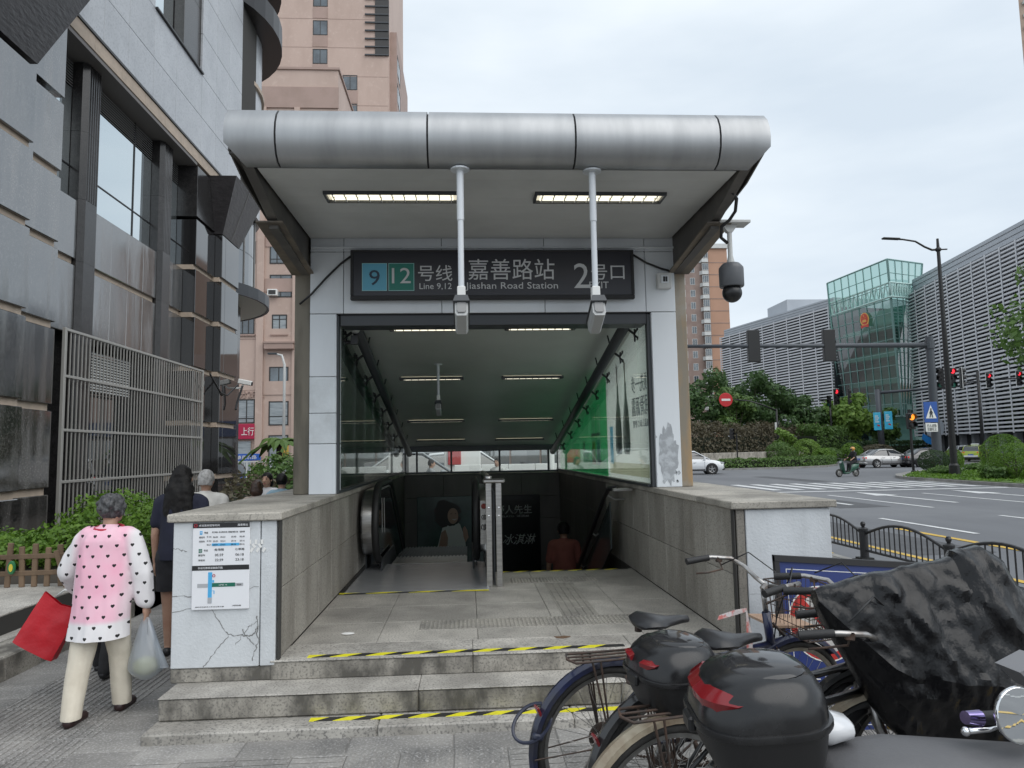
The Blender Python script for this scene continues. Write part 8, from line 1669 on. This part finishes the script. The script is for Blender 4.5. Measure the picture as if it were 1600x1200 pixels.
# near scooter's mirror and bar reaching into the frame from the lower right
MR = thing('scooter_handlebar', 'round chrome rimmed mirror and grip with a purple bar end at the lower right', 'handlebar', (1.42, 1.93, 0)); Fm = frame((1.405, 1.86, .955), (1, .12, .03), (-.02, .12, 1))
q = MB(); q.lathe([(.001, -.035), (.045, -.03), (.066, -.012), (.071, .0), (.069, .004)], Fm, 32); q.build('mirror_shell', m_chrome, MR, smooth=50); q = MB(); q.lathe([(.069, .002), (.066, .004), (.001, .005)], Fm, 32); q.build('mirror_glass', M('mirror_silvered2', (.80, .82, .82), .015, 1.0), MR)
q = MB(); q.tube([(1.44, 1.88, .91), (1.50, 1.90, .86), (1.56, 1.95, .88)], .007, 8); q.build('mirror_stem', m_chrome, MR, smooth=True); q = MB(); q.tube([(1.345, 1.93, .925), (1.62, 2.00, .90)], .018, 12); q.build('grip', m_grip, MR, smooth=40); q = MB(); q.tube([(1.30, 1.92, .932), (1.345, 1.93, .926)], [.017, .021], 14); q.build('bar_end', M('bar_end_violet', (.30, .25, .48), .12, 1.0), MR, smooth=40); q = MB(); q.tube([(1.29, 1.90, .905), (1.36, 1.92, .90), (1.5, 1.99, .90)], .008, 8); q.ell((1.285, 1.90, .905), (.012, .012, .012), 10, 8); q.build('brake_lever', m_chrome, MR, smooth=True)
q = MB(); q.tube([(1.62, 2.0, .90), (1.70, 2.05, .85), (1.74, 2.1, .6), (1.80, 2.12, .25)], .03, 8); q.build('steering_stem', m_sck, MR, smooth=True); q = MB(); q.prism([(1.56, 1.00), (1.64, 1.035), (1.75, 1.0), (1.72, .93), (1.62, .94)], .10, lambda u, v, w: (u, 2.05 + w, v)); q.build('windshield_fairing', M('fairing_grey', (.20, .20, .21), .4), MR, fix=True)
for xx in (1.80,): q = MB(); Fm2 = frame((1.82, 2.12, .23), (1, 0, 0), (0, 0, 1)); q.lathe([(.15, -.04), (.20, -.05), (.228, -.03), (.232, 0), (.228, .03), (.20, .05), (.15, .04)], Fm2, 28); q.build('front_wheel', m_tyre, MR, smooth=40)
# ---- crumpled black plastic cover thrown over the hidden bicycle
m_cov = M('black_polythene', (.006, .006, .007), .17, ior=1.42, bump=.5, bs=38, bst=(1, 1, .6), bd=.008, c2=(.008, .008, .009), ns=3, r2=.28)
prof_ = [(1.355, 1.085, 1.03, .04), (1.39, 1.10, .95, .07), (1.44, 1.108, .86, .09), (1.52, 1.122, .72, .12), (1.60, 1.138, .58, .15), (1.68, 1.15, .50, .17), (1.76, 1.162, .50, .20), (1.84, 1.175, .46, .22), (1.93, 1.195, .44, .26), (1.98, 1.235, .40, .27), (2.06, 1.24, .34, .28), (2.12, 1.20, .24, .29), (2.20, 1.08, .16, .30), (2.32, 1.02, .12, .30), (2.46, 1.0, .10, .29), (2.62, 1.02, .14, .26), (2.78, .90, .25, .20), (2.90, .7, .4, .10)]
N_ = 110; rings = []; SUB = 8
pp = []
for a, b_ in zip(prof_[:-1], prof_[1:]):
    for i in range(SUB): t = i / SUB; pp.append([a[j] + (b_[j] - a[j]) * t for j in range(4)])
pp.append(list(prof_[-1]))
for (x, zt, zb, dp) in pp:
    R_ = []
    for i in range(N_):
        a = 2 * PI * i / N_; ca, sa = math.cos(a), math.sin(a); zc, hz = (zt + zb) / 2, (zt - zb) / 2
        fy = ca * (abs(ca) ** -.25 if abs(ca) > .05 else 1); v = sa; taper = .30 + .70 * (.5 - .5 * sa) if sa > -.2 else .72 - .22 * (-sa)
        p = Vector((x, 2.86 + .05 * (x - 1.4) - fy * dp * taper, zc + hz * v))
        rid = 1 - abs(noise.noise(Vector((p.x * 3.2 + p.z * 3.2, p.y * 2, (p.z - p.x) * 1.6)))) * 2; rid2 = 1 - abs(noise.noise(Vector(((p.x + p.z) * 8, p.y * 5, (p.z - p.x) * 3.5 + 3)))) * 2; rid3 = 1 - abs(noise.noise(Vector(((p.x - p.z * .6) * 20, p.y * 12, p.z * 9 + 8)))) * 2
        am = min(1, dp * 6); vd = noise.voronoi(Vector(((p.x + p.z * .5) * 9, p.y * 4, (p.z - p.x * .4) * 6)))[0]; vd2 = noise.voronoi(Vector(((p.x - p.z * .4) * 21, p.y * 8, (p.z + p.x * .5) * 15)))[0]
        p.y -= (rid * .024 + rid2 * .007 + (vd[1] - vd[0]) * .028 + (vd2[1] - vd2[0]) * .011) * am * (1 if ca > 0 else -1) * min(1, abs(ca) * 2); p.z += .012 * rid2 * am * (1 if abs(sa) > .6 else 0)
        R_.append(tuple(p))
    rings.append(R_)
q = MB(); q.loft(rings); o = q.build('plastic_cover', m_cov, at=(2.0, 2.88, .1), smooth=24, fix=True); tag(o, 'large crumpled black plastic sheet draped over a parked bicycle at the right', 'plastic cover')
q = MB(); q.tube([(1.56, 2.86, .30), (1.66, 2.86, .42), (1.77, 2.86, .56)], [.05, .07, .03], 10)
for i, v in enumerate(q.v): q.v[i] = (v[0] + .02 * noise.noise(Vector(v) * 14), v[1] + .02 * noise.noise(Vector(v) * 13), v[2])
o2 = q.build('cover_knot', m_cov, o, smooth=True)
# ---- no parking sign board behind the bicycles
NS = thing('no_parking_board', 'blue no parking board with a red ring, standing behind the bicycles against the stone pier', 'sign', (2.2, 4.35, 0))
ux = Vector((1, .06, -.085)).normalized(); vz = Vector((0, .10, 1)).normalized(); o0 = Vector((1.865, 4.30, .02))
Bf = lambda u, v, w=0.0: tuple(o0 + ux * u + vz * v - Vector((0, 1, 0)) * w)
def nsq(u0, u1, v0, v1, w0, w1, nm, mm): q = MB(); q.prism([(u0, v0), (u1, v0), (u1, v1), (u0, v1)], w1 - w0, lambda u, v, w: Bf(u, v, w0 + w)); return q.build(nm, mm, NS, fix=True)
m_nb = M('board_royal_blue', (.018, .035, .16), .4, c2=(.025, .045, .18), ns=3)
nsq(0, 1.05, 0, .95, 0, .02, 'panel', m_nb); nsq(-.03, 0, -.02, .98, -.005, .03, 'frame', m_matte); nsq(1.05, 1.08, -.02, .98, -.005, .03, 'frame', m_matte); nsq(-.03, 1.08, .95, .985, -.005, .032, 'frame', m_matte)
for a in ((.04, 1.01, .905, .909), (.04, 1.01, .04, .044)): nsq(a[0], a[1], a[2], a[3], .02, .0215, 'white_line', m_wpaint)
for a in ((.04, .044, .044, .905), (1.006, 1.01, .044, .905)): nsq(a[0], a[1], a[2], a[3], .02, .0215, 'white_line', m_wpaint)
cx, cz, rr_ = .245, .60, .21
def ringmesh(r0, r1, w0, w1, nm, mm, n=40):
    q = MB(); V = []; F = []
    for i in range(n): a = 2 * PI * i / n; V += [Bf(cx + r0 * math.cos(a), cz + r0 * math.sin(a), w1), Bf(cx + r1 * math.cos(a), cz + r1 * math.sin(a), w1), Bf(cx + r1 * math.cos(a), cz + r1 * math.sin(a), w0), Bf(cx + r0 * math.cos(a), cz + r0 * math.sin(a), w0)]
    for i in range(n):
        j = (i + 1) % n
        for k in range(4): F.append((4 * i + k, 4 * j + k, 4 * j + (k + 1) % 4, 4 * i + (k + 1) % 4))
    q.add(V, F); return q.build(nm, mm, NS, fix=True)
q = MB(); q.prism([(cx + (rr_ - .035) * math.cos(2 * PI * i / 36), cz + (rr_ - .035) * math.sin(2 * PI * i / 36)) for i in range(36)], .002, lambda u, v, w: Bf(u, v, .0202 + w)); q.build('disc', M('board_offwhite', (.58, .57, .55), .5, c2=(.40, .39, .37), ns=12), NS, fix=True)
ringmesh(rr_ - .04, rr_, .0203, .0235, 'red_ring', M('ring_red', (.46, .025, .02), .45)); ringmesh(rr_, rr_ + .008, .0203, .0225, 'white_ring', m_wpaint)
q = MB(); d_ = (rr_ - .03) * .7071; q.prism([(cx - d_ - .012, cz + d_ - .012), (cx - d_ + .012, cz + d_ + .012), (cx + d_ + .012, cz - d_ + .012), (cx + d_ - .012, cz - d_ - .012)], .002, lambda u, v, w: Bf(u, v, .0225 + w)); q.build('slash', M('ring_red2', (.46, .025, .02), .45), NS, fix=True)
for dx in (-.07, .07):
    q = MB(); q.tube([Bf(cx + dx + .04 * math.cos(2 * PI * i / 20), cz - .05 + .04 * math.sin(2 * PI * i / 20), .0235) for i in range(20)], .004, 4, closed=True); q.build('printed_bicycle', m_black, NS)
q = MB(); q.tube([Bf(cx - .07, cz - .05, .0235), Bf(cx - .03, cz + .03, .0235), Bf(cx + .05, cz + .03, .0235), Bf(cx + .07, cz - .05, .0235)], .004, 4); q.tube([Bf(cx - .03, cz + .03, .0235), Bf(cx, cz - .05, .0235), Bf(cx + .05, cz + .03, .0235)], .004, 4); q.build('printed_bicycle', m_black, NS)
Tf = lambda u, v: frame(Bf(u, v, .0225), tuple(ux), tuple(vz))
for s_, u, v, bx in (('禁止', .70, .70, (.36, .16)), ('停车', .70, .48, (.36, .16)), ('非机动车禁止停放', .52, .26, (.84, .085)), ('违者后果自负', .50, .13, (.62, .075))): txt(s_, .1, Tf(u, v), m_wpaint, 'board_lettering', NS, .0008, box=bx)
for u in (.12, .93):
    q = MB(); q.tube([Bf(u, .9, -.01), (o0.x + ux.x * u, 4.72, .0)], .014, 6); q.build('prop_leg', m_matte, NS)
# parking bay lines painted on the pavement
q = MB(); q.box(2.44, 2.56, 2.4, 4.6, .001, .005); q.build('parking_line', m_ymark, kind='structure')

# ---- scooter rider crossing the junction
S2 = scooter('dark green scooter ridden across the junction', M('scooter_green', (.02, .10, .06), .25, coat=.8), m_sad, mirrors=True); S2.location = (22.4, 41.2, RZ + .004); S2.rotation_euler = (0, 0, R(196))
rider, JR = human('scooter rider in black with an orange helmet crossing the junction', (22.35, 41.2, RZ + .30), R(106), 1.66, hair='none', top=('tee', cloth('rider_black', (.014, .014, .016))), bottom=('trousers', cloth('rider_dark', (.02, .02, .024))), lean=.08, legs=((1.25, 1.15), (1.25, 1.15)), arms=((.55, .2, .5), (.55, .2, .5)), vox=.025, sleeve=.95)
q = MB(); h = JR['hd']; q.ell(h + Vector((0, -.005, .02)), (.125, .14, .125), 16, 10); o = q.build('helmet', M('helmet_orange', (.60, .28, .03), .25, coat=.6), None, smooth=True); o.parent = rider; q = MB(); q.obox(h + Vector((0, .12, .0)), (.19, .05, .09), ch=.02); o = q.build('visor', m_carg); o.parent = rider
